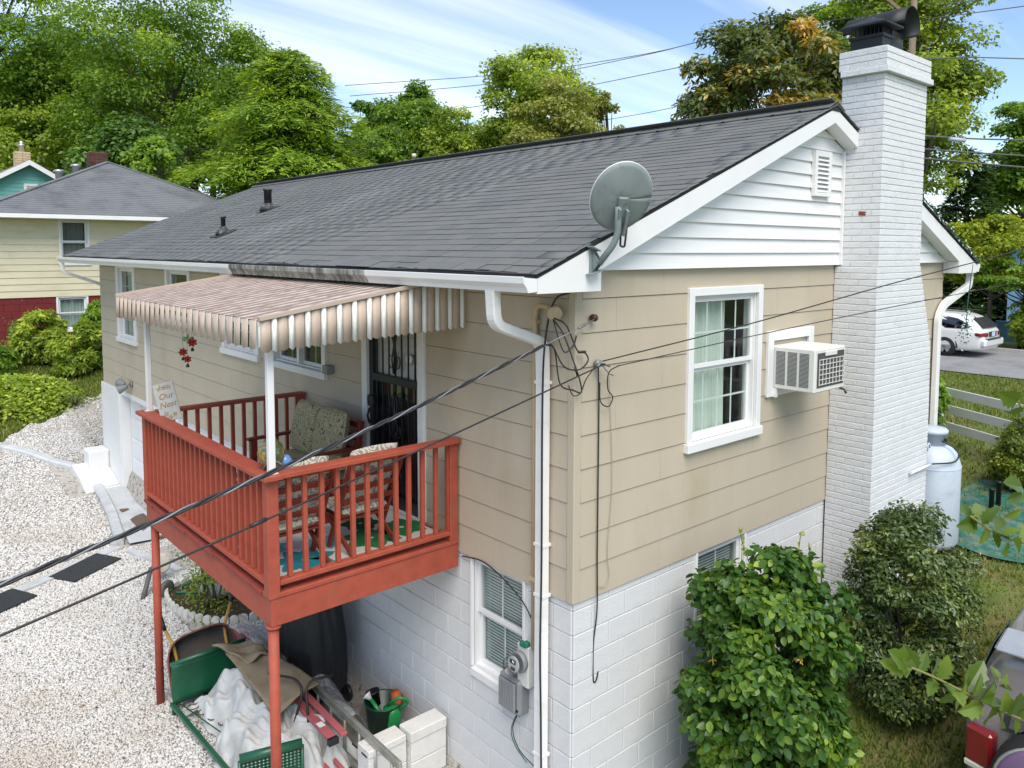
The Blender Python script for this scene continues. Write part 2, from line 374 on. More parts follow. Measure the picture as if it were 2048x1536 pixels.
la_, ls_ = np.random.uniform(0, 6.28, nl_), np.random.uniform(.02, .05, nl_); dl = np.stack([np.cos(la_), np.sin(la_), np.random.normal(0, .25, nl_)], 1); cl_ = np.stack([lx, ly, ground_z(lx, ly)+.03], 1)
lv_, lf_ = leaf_arrays(cl_, unit(np.random.normal(0, .3, (nl_, 3))+[0, 0, 1]), dl, ls_, ls_*.55)
np_mesh('leaf_litter', lv_, lf_, mat('dead_leaf', (.16, .085, .035), rough=.9, var=.3, scale=9, attr='tint', avar=.6), tint=np.repeat(np.random.rand(nl_), 4), kind='stuff', label='scattered dead brown leaves on the gravel', cat='leaves')
# road beyond the fence, running along y, with kerbs
xs = np.array([18.6, 19.2, 20.5, 22, 23.3, 24.1])
sheet('road', M_ASPHALT, [[(x + .012*(y-3)**1 if False else x, y) for y in np.linspace(-60, 90, 60)] for x in xs], .012)
kb = MB()
kb.box(24.1, 24.28, -60, 90, -.6, -.36); kb.build('kerb', mat('kerb_concrete', (.42, .40, .37), rough=.85, var=.15, scale=3), kind='structure')
# kerbs and gutters painted grey along the drive
def strip(name, line, prof, m, dz=0., kind='structure'):
    pts = [Vector((x, y, ground_z(x, y)+dz)) for x, y in line]
    s = MB(); s.sweep(pts, prof); return s.build(name, m, kind=kind)
KP = [(-.09,-.1),(.09,-.1),(.09,.06),(.06,.1),(-.06,.1),(-.09,.06)]
strip('drive_kerb', [(-.55,13.75),(-.9,14.2),(-1.25,14.95),(-1.6,15.6),(-2.1,16.3)], [(a, b*.9) for a, b in KP], M_CONC)
strip('gutter_kerb', [(-.42,12.75),(-.43,12.2),(-.5,11.4),(-.62,10.7),(-.72,10.1),(-.84,9.75)], KP, M_CONC)
g = MB()
def gut(u, v):
    y = 12.7 - 3.1*u; x0 = np.interp(y, [9.6, 10.7, 11.4, 12.7], [-.70, -.53, -.41, -.33]); x = x0 + (.62+.05*math.sin(u*9))*v
    return (x, y, float(ground_z(x, y)) + .035 + .05*(v-.4)**2 + .012*math.sin(u*14+v*3))
g.grid(gut, 30, 6); g.build('gutter_slab', M_CONC, kind='structure')
strip('drain_kerb', [(-.86,9.65),(-1.35,9.42),(-2.0,9.0),(-2.7,8.62),(-3.6,8.1)], [(-.11,-.1),(.11,-.1),(.1,.035),(-.1,.035)], M_CONC)
strip('entry_kerb', [(-.42,8.0),(-.55,8.6),(-.78,9.32)], [(-.07,-.1),(.07,-.1),(.06,.05),(-.06,.05)], M_CONC)
M_SLATE = mat('brown_slab', (.13, .085, .065), rough=.85, var=.2, scale=5)
MB().box(-.34, -.05, 9.6, 11.9, -2.25, -2.13).build('garage_threshold', M_SLATE, kind='structure')
MB().box(-.46, -.02, 8.0, 9.1, -2.25, -2.18).build('entry_slab', M_SLATE, kind='structure')
MB().box(-.85, -.02, 1.9, 5.3, -2.26, -2.165).build('patio_slab', mat('old_concrete', (.34, .32, .28), rough=.9, var=.25, scale=5, dirt=(.15, .13, .1), dscale=3), kind='structure')
# grass blades where the lawns show
def in_lawn(x, y):
    if y > 13: return y > gravel_edge(x)+.05 and y < 23.2
    if 0 < x < 7.3 and y > -.1: return False
    return (x > 1.2 and y < .5) or (x > 7.4 and x < 18.5)
def blades(n, x0, x1, y0, y1, hmin, hmax):
    p = np.random.uniform((x0, y0), (x1, y1), (n, 2)); k = np.array([in_lawn(a, b) for a, b in p]); p = p[k]; n = len(p)
    z = ground_z(p[:, 0], p[:, 1]) - .02; c = np.stack([p[:, 0], p[:, 1], z], 1)
    a = np.random.uniform(0, 6.28, n); h = np.random.uniform(hmin, hmax, n); w = h*.12 + .004
    side = np.stack([np.cos(a), np.sin(a), 0*a], 1)*w[:, None]; lean = np.stack([np.random.normal(0, .35, n)*h, np.random.normal(0, .35, n)*h, h], 1)
    return np.stack([c-side, c+side, c+lean], 1).reshape(-1, 3)
bl = np.concatenate([blades(60000, -4, 3, 15, 23.4, .04, .13), blades(60000, 1.2, 9, -4.5, -.05, .025, .075), blades(45000, 7.4, 18.5, -3, 6, .04, .09)])
n = len(bl)//3
np_mesh('grass', bl, np.arange(n*3).reshape(-1, 3), leafmat('grass_blade', (.12, .19, .025), (.26, .25, .07), trans=.35, avar=.5), tint=np.repeat(np.random.uniform(0, 1, n), 3), kind='stuff', label='short green grass with dry brown blades', cat='grass')
# ================================================================== the house
W, LEN, S = 7.188, 13.82, .26829
xfL = lambda a, d, z: (-d, a, z)          # long wall: a = y, d = outward
xfG = lambda a, d, z: (a, -d, z)          # gable wall: a = x
M_BEIGE = mat('beige_siding', srgb(183, 171, 151), rough=.7, var=.05, scale=2.5, bump=.12, bscale=25, dirt=srgb(164, 148, 120), dscale=1.0, dlo=.55, dhi=.9, stretch=(1, 1, .25), dstretch=(1, 1, .5))
M_JOINT = mat('siding_shadow', srgb(92, 80, 64), rough=.9)
M_BLOCK = mat('white_block', (.66, .665, .67), rough=.75, var=.06, scale=5, bump=.45, bscale=70, dirt=(.46, .45, .42), dscale=2.6, dlo=.56, dhi=.85)
M_MORTAR = mat('painted_mortar', (.66, .665, .67), rough=.85, var=.06)
M_VINYL = mat('white_vinyl', (.76, .76, .755), rough=.4, var=.03, scale=2, dirt=(.70, .70, .67), dscale=1.5, dlo=.6, dhi=.9, dstretch=(1, 1, 4))
M_GLASS = glassmat('window_glass', (.86, .93, .90), refl=.05)
M_DGLASS = glassmat('dark_window_glass', (.70, .78, .77), refl=.10)
M_CURT = mat('curtain', (.62, .66, .60), rough=.9, var=.08, scale=2, stretch=(20, 20, .3))
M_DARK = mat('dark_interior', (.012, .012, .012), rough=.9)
M_BLIND = mat('blind_slat', (.62, .65, .68), rough=.6)
house = empty('house', (3.6, 6.9, -2.2), 'beige sided one-storey house on a white block basement with a white brick chimney', 'house')

def decompose(a0, a1, z0, z1, ops):
    """rectangles covering the wall minus its openings"""
    xs = sorted({a0, a1, *[max(a0, min(a1, o[0])) for o in ops], *[max(a0, min(a1, o[1])) for o in ops]}); out = []
    for l, r in zip(xs, xs[1:]):
        if r-l < 1e-4: continue
        zz = z0
        for o in sorted([o for o in ops if o[0] < r-1e-4 and o[1] > l+1e-4], key=lambda o: o[2]):
            if o[2] > zz: out.append((l, r, zz, min(o[2], z1)))
            zz = max(zz, o[3])
        if zz < z1: out.append((l, r, zz, z1))
    return [q for q in out if q[3]-q[2] > 1e-4]
def laid(a0, a1, levels, length, ops, offs):
    """pieces (a0,a1,z0,z1) laid in courses, cut around openings"""
    out = []
    for k, (z0, z1) in enumerate(zip(levels, levels[1:])):
        hit = [o for o in ops if o[2] < z1-.005 and o[3] > z0+.005]
        segs = decompose(a0, a1, z0, z1, hit)
        # merge equal-height neighbours
        segs.sort(key=lambda q: (q[2], q[3], q[0])); mer = []
        for q in segs:
            if mer and abs(mer[-1][1]-q[0]) < 1e-5 and mer[-1][2:] == list(q[2:]): mer[-1][1] = q[1]
            else: mer.append(list(q))
        for (l, r, b, t) in mer:
            js = [a0 + offs(k) + n*length for n in range(-2, int((a1-a0)/length)+3)]
            cuts = [l] + [j for j in js if l+.03 < j < r-.03] + [r]
            out += [(p, q, b, t, k) for p, q in zip(cuts, cuts[1:])]
    return out

# openings: (a0, a1, z0, z1)
LW = [(11.40, 12.36, 1.06, 2.40), (8.47, 9.44, 1.62, 2.42), (5.92, 7.0, 1.37, 2.40), (4.06, 5.36, 1.37, 2.40)]
DOOR = (2.10, 3.05, .13, 2.16)
GW = [(1.49, 2.53, 1.06, 2.38)]
BW_L = (.60, 1.285, -1.03, 0.0)           # basement windows
BW_G = (1.66, 2.43, -.80, -.02)
GARAGE = (9.35, 12.5, -2.2, -.10)
def wall(name, xf, a0, a1, z0, z1, ops, d, m, th=.14):
    s = MB(xf)
    for (l, r, b, t) in decompose(a0, a1, z0, z1, ops): s.box(l, r, d-th, d, b, t)
    return s.build(name, m, house)
wallL = wall('siding_wall', xfL, .03, LEN, 0, 2.66, LW+[DOOR], -.016, M_JOINT)
wallG = wall('siding_wall', xfG, .03, W, 0, 2.66, GW, -.016, M_JOINT)
baseL = wall('foundation_wall', xfL, .045, LEN, -2.5, 0, [BW_L, GARAGE], -.032, M_MORTAR, .2)
baseG = wall('foundation_wall', xfG, .045, W, -2.5, 0, [BW_G], -.032, M_MORTAR, .2)
# rear and far walls close the house
s = MB(); s.box(W-.14, W-.02, .02, LEN, -2.5, 2.66); s.box(.02, W-.14, LEN-.14, LEN-.01, -2.5, 2.66); s.build('siding_wall', M_BEIGE, house)
s = MB(); s.box(.2, W-.2, .2, LEN-.2, -.1, -.04); s.build('floor_slab', M_DARK, house)
lv = [k*S for k in range(10)] + [2.66]
def boards(parent, xf, a0, a1, ops, length, offs):
    for (l, r, b, t, k) in laid(a0, a1, lv, length, ops, offs):
        s = MB(xf); j = random.uniform(-.001, .0012)
        s.prism([(l+.001, -.016, b), (l+.001, .0+j, b), (l+.001, -.008, t-.006), (l+.001, -.016, t-.006)], (r-l-.002, 0, 0))
        s.build('siding_board', M_BEIGE, parent)
boards(wallL, xfL, .075, LEN-.05, LW+[DOOR], 3.66, lambda k: (.9, 2.4, 1.5, 3.1)[k % 4])
boards(wallG, xfG, .075, 4.1, GW, 2.44, lambda k: (1.0, 2.1, .4)[k % 3])
boards(wallG, xfG, 5.1, W-.03, [], 2.44, lambda k: .9)
s = MB(); s.cbox(-.004, .074, -.004, .074, 0.002, 2.64, .006); s.build('corner_board', M_BEIGE, wallL)
# concrete blocks
BC = .2032
blv = [-.07-BC*k for k in range(12, -1, -1)] + [-.001]
blk_cache = {}
def blocks(parent, xf, a0, a1, ops, single=True, stuff=None):
    for (l, r, b, t, k) in laid(a0, a1, blv, .4064, ops, lambda k: .2032*(k % 2)+.01):
        key = (round(r-l, 3), round(t-b, 3), xf is xfL)
        if single:
            if key not in blk_cache:
                s = MB(xf); w, h = (r-l)/2-.0025, (t-b)/2-.0025; s.cbox(-w, w, -.006, .0135, -h, h, .005); blk_cache[key] = s.mesh('block', M_BLOCK)
            c = Vector(xf((l+r)/2, -.032+random.uniform(-.001, .001), (b+t)/2)); inst(blk_cache[key], 'block', c, parent)
        else: stuff.box(l+.003, r-.003, -.034, -.02, b+.003, t-.003)
blocks(baseL, xfL, .032, 5.5, [(BW_L[0]-.06, BW_L[1]+.02, -1.12, 0)])
st = MB(xfL); blocks(baseL, xfL, 5.5, 9.25, [], False, st); st.build('block_courses', M_BLOCK, baseL, kind='stuff')
blocks(baseG, xfG, .032, 4.06, [BW_G])
st = MB(xfG); blocks(baseG, xfG, 5.5, 7.15, [], False, st); st.build('block_courses', M_BLOCK, baseG, kind='stuff')
s = MB(); s.box(-.03, .0, 12.56, LEN+.005, -2.5, -.004); s.build('pier', M_WHITE, house)
s = MB(xfL); s.box(9.22, 9.35, -.03, .005, -2.3, -.004); s.box(9.35, 12.56, -.03, .005, -.1, -.004); s.box(12.494, 12.5585, -.165, .0035, -2.3, -.1015); s.build('garage_frame', M_TRIM, house)
gd = MB(xfL); gd.box(9.35, 12.5, -.2, -.17, -2.3, -.1); gdo = gd.build('garage_door', M_TRIM, house)
for r_ in range(5):
    for c_ in range(4):
        s = MB(xfL); a = 9.40+c_*.78; z = -2.16+r_*.405; s.cbox(a, a+.70, -.172, -.155, z, z+.36, .008); s.build('panel', M_TRIM, gdo)

# ------------------------------------------------------------------ windows
def window(xf, a0, a1, z0, z1, parent=house, trim=.075, sashes=2, cols=3, rows=2, glass=None, curtain=None, halves=1, sill=True, name='window', d0=0., blinds=False, head=True):
    """double-hung window; trim outside the opening, sashes recessed"""
    glass = glass or M_GLASS
    t = MB(xf)
    t.cbox(a0-trim, a0, d0-.01, d0+.028, z0-.0, z1+trim, .004); t.cbox(a1, a1+trim, d0-.01, d0+.028, z0-.0, z1+trim, .004)
    if head: t.cbox(a0, a1, d0-.01, d0+.0265, z1, z1+trim, .004)
    t.box(a0, a0+.02, d0-.13, d0-.01, z0, z1); t.box(a1-.02, a1, d0-.13, d0-.01, z0, z1); t.box(a0+.02, a1-.02, d0-.13, d0-.01, z1-.02, z1); t.box(a0+.02, a1-.02, d0-.13, d0-.01, z0, z0+.02)
    w = t.build(name, M_TRIM, parent)
    if sill:
        q = MB(xf); q.cbox(a0-trim-.015, a1+trim+.015, d0-.01, d0+.05, z0-.085, z0-.002, .005); q.build('sill', M_TRIM, w)
    wd = (a1-a0-.04)/halves
    for h in range(halves):
        l = a0+.02+h*wd; r = l+wd
        if halves > 1 and h: q = MB(xf); q.box(l-.03, l+.03, d0-.1, d0+.0, z0+.02, z1-.02); q.build('mullion', M_TRIM, w)
        for si in range(sashes):
            zb = z0+.02+si*(z1-z0-.04)/sashes; zt = z0+.02+(si+1)*(z1-z0-.04)/sashes; dd = d0-.075+.03*si
            f = MB(xf); e = .038
            f.box(l, l+e, dd-.015, dd+.015, zb, zt); f.box(r-e, r, dd-.015, dd+.015, zb, zt)
            f.box(l+e, r-e, dd-.015, dd+.015, zb, zb+e); f.box(l+e, r-e, dd-.015, dd+.015, zt-e, zt)
            fo = f.build('sash', M_TRIM, w)
            g = MB(xf); g.add([(l+e, dd, zb+e), (r-e, dd, zb+e), (r-e, dd, zt-e), (l+e, dd, zt-e)], [(0, 1, 2, 3)]); g.build('pane', glass, w)
            for c in range(1, cols):
                x = l+e+(r-l-2*e)*c/cols; q = MB(xf); q.box(x-.009, x+.009, dd-.008, dd-.004, zb+e, zt-e); q.build('muntin', M_TRIM, w)
            for c in range(1, rows):
                z = zb+e+(zt-zb-2*e)*c/rows; q = MB(xf); q.box(l+e, r-e, dd-.0085, dd-.0045, z-.009, z+.009); q.build('muntin', M_TRIM, w)
    if blinds:
        nsl = int((z1-z0-.06)/.028)
        for k in range(nsl):
            q = MB(xf); z = z0+.035+k*.028; q.prism([(a0+.03, d0-.112, z), (a0+.03, d0-.104, z+.026), (a0+.03, d0-.1035, z+.0265), (a0+.03, d0-.1115, z+.0005)], (a1-a0-.06, 0, 0)); q.build('blind_slat', M_BLIND, w)
    if curtain:
        for (c0, c1) in curtain:
            q = MB(xf); A, B = a0+(a1-a0)*c0, a0+(a1-a0)*c1
            q.grid(lambda u, v: (A+(B-A)*u, d0-.17+.016*math.sin(u*(B-A)*70+.6*math.sin(v*3))+.01*math.sin(u*23+v), z0+.01+(z1-z0-.02)*v), 60, 4); q.build('curtain', M_CURT, w)
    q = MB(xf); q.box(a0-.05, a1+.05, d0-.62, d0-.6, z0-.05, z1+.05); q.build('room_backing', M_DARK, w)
    return w
window(xfG, *GW[0], cols=4, rows=2, curtain=[(0, .74)])
window(xfL, *LW[0], cols=2, rows=2, curtain=[(.25, 1)], glass=M_DGLASS, trim=.12)
window(xfL, *LW[1], cols=1, rows=1, glass=M_DGLASS, trim=.1)
window(xfL, *LW[2], cols=3, rows=2, glass=M_DGLASS, trim=.1)
window(xfL, *LW[3], cols=2, rows=2, glass=M_DGLASS, halves=2, trim=.09)
window(xfL, *BW_L, cols=2, rows=1, blinds=True, trim=.03, sill=False, d0=-.03, head=False, name='basement_window')
window(xfG, *BW_G, cols=2, rows=1, trim=.03, sill=False, d0=-.03, head=False, blinds=True, name='basement_window')
s = MB(xfL); s.prism([(.56, -.05, -1.03), (.56, .0, -1.05), (.56, .0, -1.115), (.56, -.05, -1.115)], (.745, 0, 0)); s.build('basement_sill', M_WHITE, house)
# ------------------------------------------------------------------ security door
M_BLK = mat('black_iron', (.012, .013, .016), rough=.45, var=.1)
M_STORM = mat('storm_door', (.60, .61, .60), rough=.35, var=.06, scale=2)
M_DOORGL = glassmat('door_glass', (.16, .18, .2), refl=.2)
a0, a1, z0, z1 = DOOR
t = MB(xfL); t.cbox(a0-.10, a0, -.01, .03, z0, z1+.08, .004); t.cbox(a1, a1+.10, -.01, .03, z0, z1+.08, .004); t.cbox(a0, a1, -.01, .028, z1, z1+.08, .004)
t.box(a0-.02, a1+.02, -.14, .04, z0-.03, z0+.004); dframe = t.build('door_frame', M_TRIM, house)
t = MB(xfL); t.box(a0, a1, -.13, -.09, z0, z1); idoor = t.build('inner_door', M_STORM, house)
for k in range(14):  # added slats imitate the siding reflected in the pale storm door
    q = MB(xfL); z = z0+.95+k*.082; q.prism([(a0+.16, -.089, z), (a0+.16, -.075, z+.005), (a0+.16, -.085, z+.075), (a0+.16, -.089, z+.075)], (a1-a0-.32, 0, 0)); q.build('reflection_slat', M_STORM, idoor)
t = MB(xfL); e = .06
for (p, q_, b, u) in ((a0, a0+e, z0, z1), (a1-e, a1, z0, z1), (a0+e, a1-e, z0, z0+.12), (a0+e, a1-e, z1-e, z1), (a0+e, a1-e, z0+1.28, z0+1.36)): t.cbox(p, q_, -.05, -.01, b, u, .004)
sdoor = t.build('security_door', M_BLK, house, label='black wrought iron security door')
t = MB(xfL); t.add([(a0+e, -.07, z0+.1), (a1-e, -.07, z0+.1), (a1-e, -.07, z0+1.30), (a0+e, -.07, z0+1.30)], [(0, 1, 2, 3)]); t.build('pane', M_DOORGL, sdoor)
for k in range(7):
    x = a0+e+(a1-a0-2*e)*(k+.5)/7; q = MB(xfL); q.box(x-.007, x+.007, -.037, -.023, z0+.12, z1-e); q.build('bar', M_BLK, sdoor)
def scroll(cz, h):
    q = MB(xfL); mid = (a0+a1)/2
    for sg in (-1, 1):
        for (dz, sgn) in ((0, 1), (0, -1)):
            pts = []
            for i in range(22):
                th = i/21*4.6; r = .075*(1-i/30)
                pts.append((mid+sg*(.02+.045-r*math.cos(th)*.9), -.02, cz+sgn*(h*.18+.04+r*math.sin(th)*1.5)))
            q.tube(pts, .006, 6)
        q.tube([(mid+sg*.02, -.02, cz-h/2), (mid+sg*.05, -.02, cz-h*.25), (mid+sg*.012, -.02, cz), (mid+sg*.05, -.02, cz+h*.25), (mid+sg*.02, -.02, cz+h/2)], .008, 6)
    q.tube([(mid, -.018, cz-h/2), (mid, -.018, cz+h/2)], .01, 6)
    q.build('scrollwork', M_BLK, sdoor)
scroll(z0+1.68, .58); scroll(z0+.95, .5); scroll(z0+.45, .4)
t = MB(xfL); t.cbox(a1-.12, a1-.02, -.01, .035, z0+1.0, z0+1.12, .01); t.tube([(a1-.06, .03, z0+.98), (a1-.05, .05, z0+.9), (a1-.06, .03, z0+.82)], .012, 8); t.build('handle', M_BLK, sdoor)
t = MB(xfL); t.lathe([(0, -.01), (.055, -.008), (.06, .005), (.05, .02), (0, .024)], (a0+.26, -.06, z0+1.56), 16, (0, 1, 0)); ob = t.build('door_ornament', M_TRIM, sdoor)
# ------------------------------------------------------------------ gable vinyl
SL = .3955; XR = W/2
def rake_lo(z): return .065 + (z-2.64)/.412
ga = MB(xfG); ga.prism([(.06, -.1, 2.632), (W-.06, -.1, 2.632), (W/2, -.1, 4.12)], (0, .12, 0)); gab = ga.build('gable_wall', M_VINYL, house)
ce = .134; k = 0
while 2.632+k*ce < 4.05:
    b = 2.632+k*ce; t_ = min(b+ce, 4.07)
    l0, l1 = max(.03, rake_lo(b)-.03), max(.03, rake_lo(t_)-.03)
    for (p0, p1, q1, q0) in (((l0, l1, min(4.10, W-l1), min(4.10, W-l0))), ((5.14, 5.14, W-l1, W-l0))):
        if q0-p0 < .02 or q1 < p1-.2: continue
        q1_, p1_ = max(q1, p1+.002), p1
        s = MB(xfG); s.add([(p0, .02, b), (q0, .02, b), (q1_, .02, t_), (p1_, .02, t_), (p0, .052, b), (q0, .052, b), (q1_, .030, t_), (p1_, .030, t_), (p0, .044, b+.045), (q0, .044, b+.045)],
            [(0, 1, 2, 3), (4, 8, 9, 5), (8, 7, 6, 9), (0, 4, 5, 1), (7, 3, 2, 6), (0, 3, 7, 8, 4), (1, 5, 9, 6, 2)])
        s.build('vinyl_board', M_VINYL, gab)
    k += 1
s = MB(xfG); s.cbox(4.075, 4.104, .02, .075, 2.63, 3.86, .003); s.build('channel_trim', M_VINYL, gab)
v = MB(xfG); v.box(3.45, 3.75, .03, .05, 3.37, 3.80)
for (p, q, b, t_) in ((3.43, 3.48, 3.35, 3.82), (3.72, 3.77, 3.35, 3.82), (3.48, 3.72, 3.35, 3.39), (3.48, 3.72, 3.76, 3.82)): v.cbox(p, q, .04, .09, b, t_, .004)
vent = v.build('gable_vent', M_VINYL, house)
for k in range(8):
    s = MB(xfG); z = 3.395+k*.046; s.prism([(3.48, .052, z+.036), (3.48, .083, z), (3.48, .083, z+.006), (3.48, .052, z+.042)], (.24, 0, 0)); s.build('louver', M_VINYL, vent)
# ------------------------------------------------------------------ roof
M_SH = mat('roof_shingle', srgb(104, 107, 108), rough=.9, var=.28, scale=160, bump=.35, bscale=220, obj=.13, hue=srgb(108, 108, 105))
M_SHF = mat('roof_shingle_field', srgb(104, 107, 108), rough=.9, var=.28, scale=160, bump=.3, bscale=220, attr='tint', avar=.13, hue=srgb(107, 107, 104), dirt=srgb(124, 126, 126), dscale=.7, dlo=.52, dhi=.8)
M_ROOFD = mat('roof_edge', (.02, .02, .022), rough=.9)
TH = math.atan(SL); CT, ST = math.cos(TH), math.sin(TH)
X0, Z0 = -.60, 2.615                       # eave line on the deck surface
SLEN = (XR-X0)/CT; Y0, Y1 = -.215, 14.05
r = MB()
r.prism([(X0, Y0+.02, Z0-.03), (X0, Y0+.02, Z0), (XR, Y0+.02, Z0+SLEN*ST), (W-X0, Y0+.02, Z0), (W-X0, Y0+.02, Z0-.03), (XR, Y0+.02, Z0+SLEN*ST-.05)], (0, Y1-Y0-.04, 0))
roof = r.build('roof', M_ROOFD, house)
EX = .1405; NC = int(SLEN/EX)
TW = .3048
shm = MB(); shm.box(-.006, .165, -TW/2+.003, TW/2-.003, 0, .006); SHMESH = shm.mesh('shingle', M_SH)
cells = []
for c in range(NC+1):
    off = random.uniform(0, .3048)
    y = Y0 - off
    while y < Y1:
        l, rr_ = max(y, Y0), min(y+TW, Y1)
        if rr_-l > .05: cells.append((c, l, rr_))
        y += TW
def wob(c, y): return .004*math.sin(y*1.3+c*.2)+.003*math.sin(y*3.7+c)+(.012*math.sin(y*2.1)**2 if c == 0 else 0)
def cell_c(c, l, rr_): return Vector((X0+c*EX*CT, (l+rr_)/2, Z0+c*EX*ST))
full = [q for q in cells if abs(q[2]-q[1]-TW) < 1e-4]
full.sort(key=lambda q: (cell_c(*q)-CAM).length)
near = set(full[:300])
tilt = R(2.2)
sv_, sf_, stn = [], [], []
bx = np.array([(a, b, c) for c in (0, .006) for a, b in ((-.006, -1), (.165, -1), (.165, 1), (-.006, 1))])
bf = np.array([(4, 5, 6, 7), (0, 1, 5, 4), (1, 2, 6, 5), (2, 3, 7, 6), (3, 0, 4, 7)])
for q in cells:
    c, l, rr_ = q; z = .008+wob(c, l)*.6
    if q in near:
        p = cell_c(*q)+Vector((-ST*z, 0, CT*z)); inst(SHMESH, 'shingle', p, roof, rot=(0, -TH+tilt, 0))
    else:
        a = -TH+tilt; ca, sa = math.cos(a), math.sin(a); p = cell_c(*q)+Vector((-ST*z, 0, CT*z)); hw = (rr_-l)/2-.003
        loc = bx*np.array([1, hw, 1]); w_ = np.stack([loc[:, 0]*ca+loc[:, 2]*sa+p.x, loc[:, 1]+p.y, -loc[:, 0]*sa+loc[:, 2]*ca+p.z], 1)
        sf_.append(bf+len(sv_)*8); sv_.append(w_); stn += [random.random()]*8
np_mesh('shingle_field', np.concatenate(sv_), np.concatenate(sf_), M_SHF, tint=stn, parent=roof, kind='stuff')
# far slope, only its rake edge can be seen
r = MB(); 
for c in range(NC+1):
    p = Vector((W-X0-c*EX*CT, 0, Z0+c*EX*ST+.004)); r.obox((p.x-.07*CT, (Y0+Y1)/2, p.z+.07*ST+.006), .165, Y1-Y0, .008, Matrix.Rotation(TH-tilt, 3, 'Y'))
r.build('far_slope_courses', M_SHF, roof, kind='stuff')
r = MB()
zr = Z0+SLEN*ST
nseg = 46
for k in range(nseg):
    y0_ = Y0+(Y1-Y0)*k/nseg; y1_ = Y0+(Y1-Y0)*(k+1)/nseg+.03; j = random.uniform(-.004, .004)
    q = MB(); q.prism([(XR-.17, y0_, zr-.17*SL+.022), (XR, y0_, zr+.035+j), (XR+.17, y0_, zr-.17*SL+.022), (XR+.17, y0_, zr-.17*SL+.032), (XR, y0_, zr+.047+j), (XR-.17, y0_, zr-.17*SL+.032)], (0, y1_-y0_, 0)); q.build('ridge_shingle', M_SH, roof)
r.prism([(XR-.15, Y0+.01, zr-.06), (XR-.15, Y0+.01, zr-.035), (XR, Y0+.01, zr+.033), (XR+.15, Y0+.01, zr-.035), (XR+.15, Y0+.01, zr-.06)], (0, Y1-Y0-.02, 0)); r.build('ridge_vent', M_ROOFD, roof)
# rake boards, soffits, returns
for sg in (1, -1):
    X = (lambda x: x) if sg == 1 else (lambda x: W-x)
    zt = lambda x: Z0-.032+SL*(x-X0)
    s = MB(); s.prism([(X(-.585), -.2, zt(-.585)), (X(-.585), -.2, 2.484), (X(.065), -.2, 2.484), (X(.065), -.2, 2.645), (X(XR), -.2, 2.645+.412*(XR-.065)), (X(XR), -.2, zt(XR))], (0, .022, 0)); s.build('rake_board', M_TRIM, house)
    s = MB(); s.prism([(X(.066), -.178, 2.645), (X(XR), -.178, 2.645+.412*(XR-.065)), (X(XR), -.178, 2.66+.412*(XR-.065)), (X(.066), -.178, 2.66)], (0, .13, 0)); s.build('soffit', M_VINYL, house)
    s = MB(); s.box(min(X(-.585), X(-.56)), max(X(-.585), X(-.56)), -.178, Y1-.03, 2.49, 2.585); s.box(min(X(-.56), X(.064)), max(X(-.56), X(.064)), -.178, -.0005, 2.486, 2.64); s.box(min(X(-.56), X(-.001)), max(X(-.56), X(-.001)), -.0004, Y1-.03, 2.486, 2.50); s.build('eave_box', M_TRIM, house)
# gutters
M_GUT = mat('gutter_white', (.80, .80, .79), rough=.4, var=.05, scale=3, dirt=(.66, .65, .60), dscale=2.0, dlo=.55, dhi=.8, dstretch=(1, .4, 3))
M_GUTD = mat('gutter_mildew', (.40, .39, .34), rough=.7, var=.3, scale=14, dirt=(.10, .10, .085), dscale=9, dlo=.42, dhi=.62, stretch=(1, 1, .25), dstretch=(1, 1.4, .35))
def gutter(x, sg, y0_, y1_, m, name='gutter'):
    pr = [(0, 2.592), (0, 2.50), (-.085, 2.493), (-.098, 2.525), (-.128, 2.56), (-.132, 2.603), (-.118, 2.606), (-.118, 2.590), (-.116, 2.568), (-.082, 2.505), (-.012, 2.51), (-.012, 2.592)]
    s = MB(); s.prism([(x+sg*a, y0_, z) for a, z in pr], (0, y1_-y0_, 0)); return s.build(name, m, house)
gutter(-.588, 1, 5.0, 14.03, M_GUT); gutter(-.588, 1, 1.9, 5.0, M_GUTD, 'gutter'); gutter(-.588, 1, -.195, 1.9, M_GUT)
gutter(W+.588, -1, -.195, 14.03, M_GUT)
for x, sg in ((-.588, 1), (W+.588, -1)):
    s = MB(); s.prism([(x+sg*a, 0, z) for a, z in [(0, 2.59), (0, 2.50), (-.085, 2.493), (-.098, 2.525), (-.128, 2.56), (-.131, 2.602)]], (0, .004, 0)); o = s.build('gutter_end', M_TRIM, house); o.location.y += -.2
    s = MB(); s.box(min(x, x-sg*.115), max(x, x-sg*.115), -.19, 14, 2.572, 2.576); s.build('gutter_guard', mat('gutter_screen', (.05, .05, .052), rough=.8, var=.4, scale=30, dirt=(.2, .19, .16), dscale=8), house)
s = MB(); random.seed(4)
for k in range(230):
    y = Y0+.02+k*.062; z = Z0+.012+.010*math.sin(y*2.1)+.006*math.sin(y*5.3)+random.uniform(-.004, .004)
    s.add([(X0-.012, y, z-.035), (X0-.012, y+.062, z-.035+random.uniform(-.004, .004)), (X0-.004, y+.062, z+.002), (X0-.004, y, z+.002)], [(0, 1, 2, 3)])
s.build('drip_edge', M_ROOFD, roof)
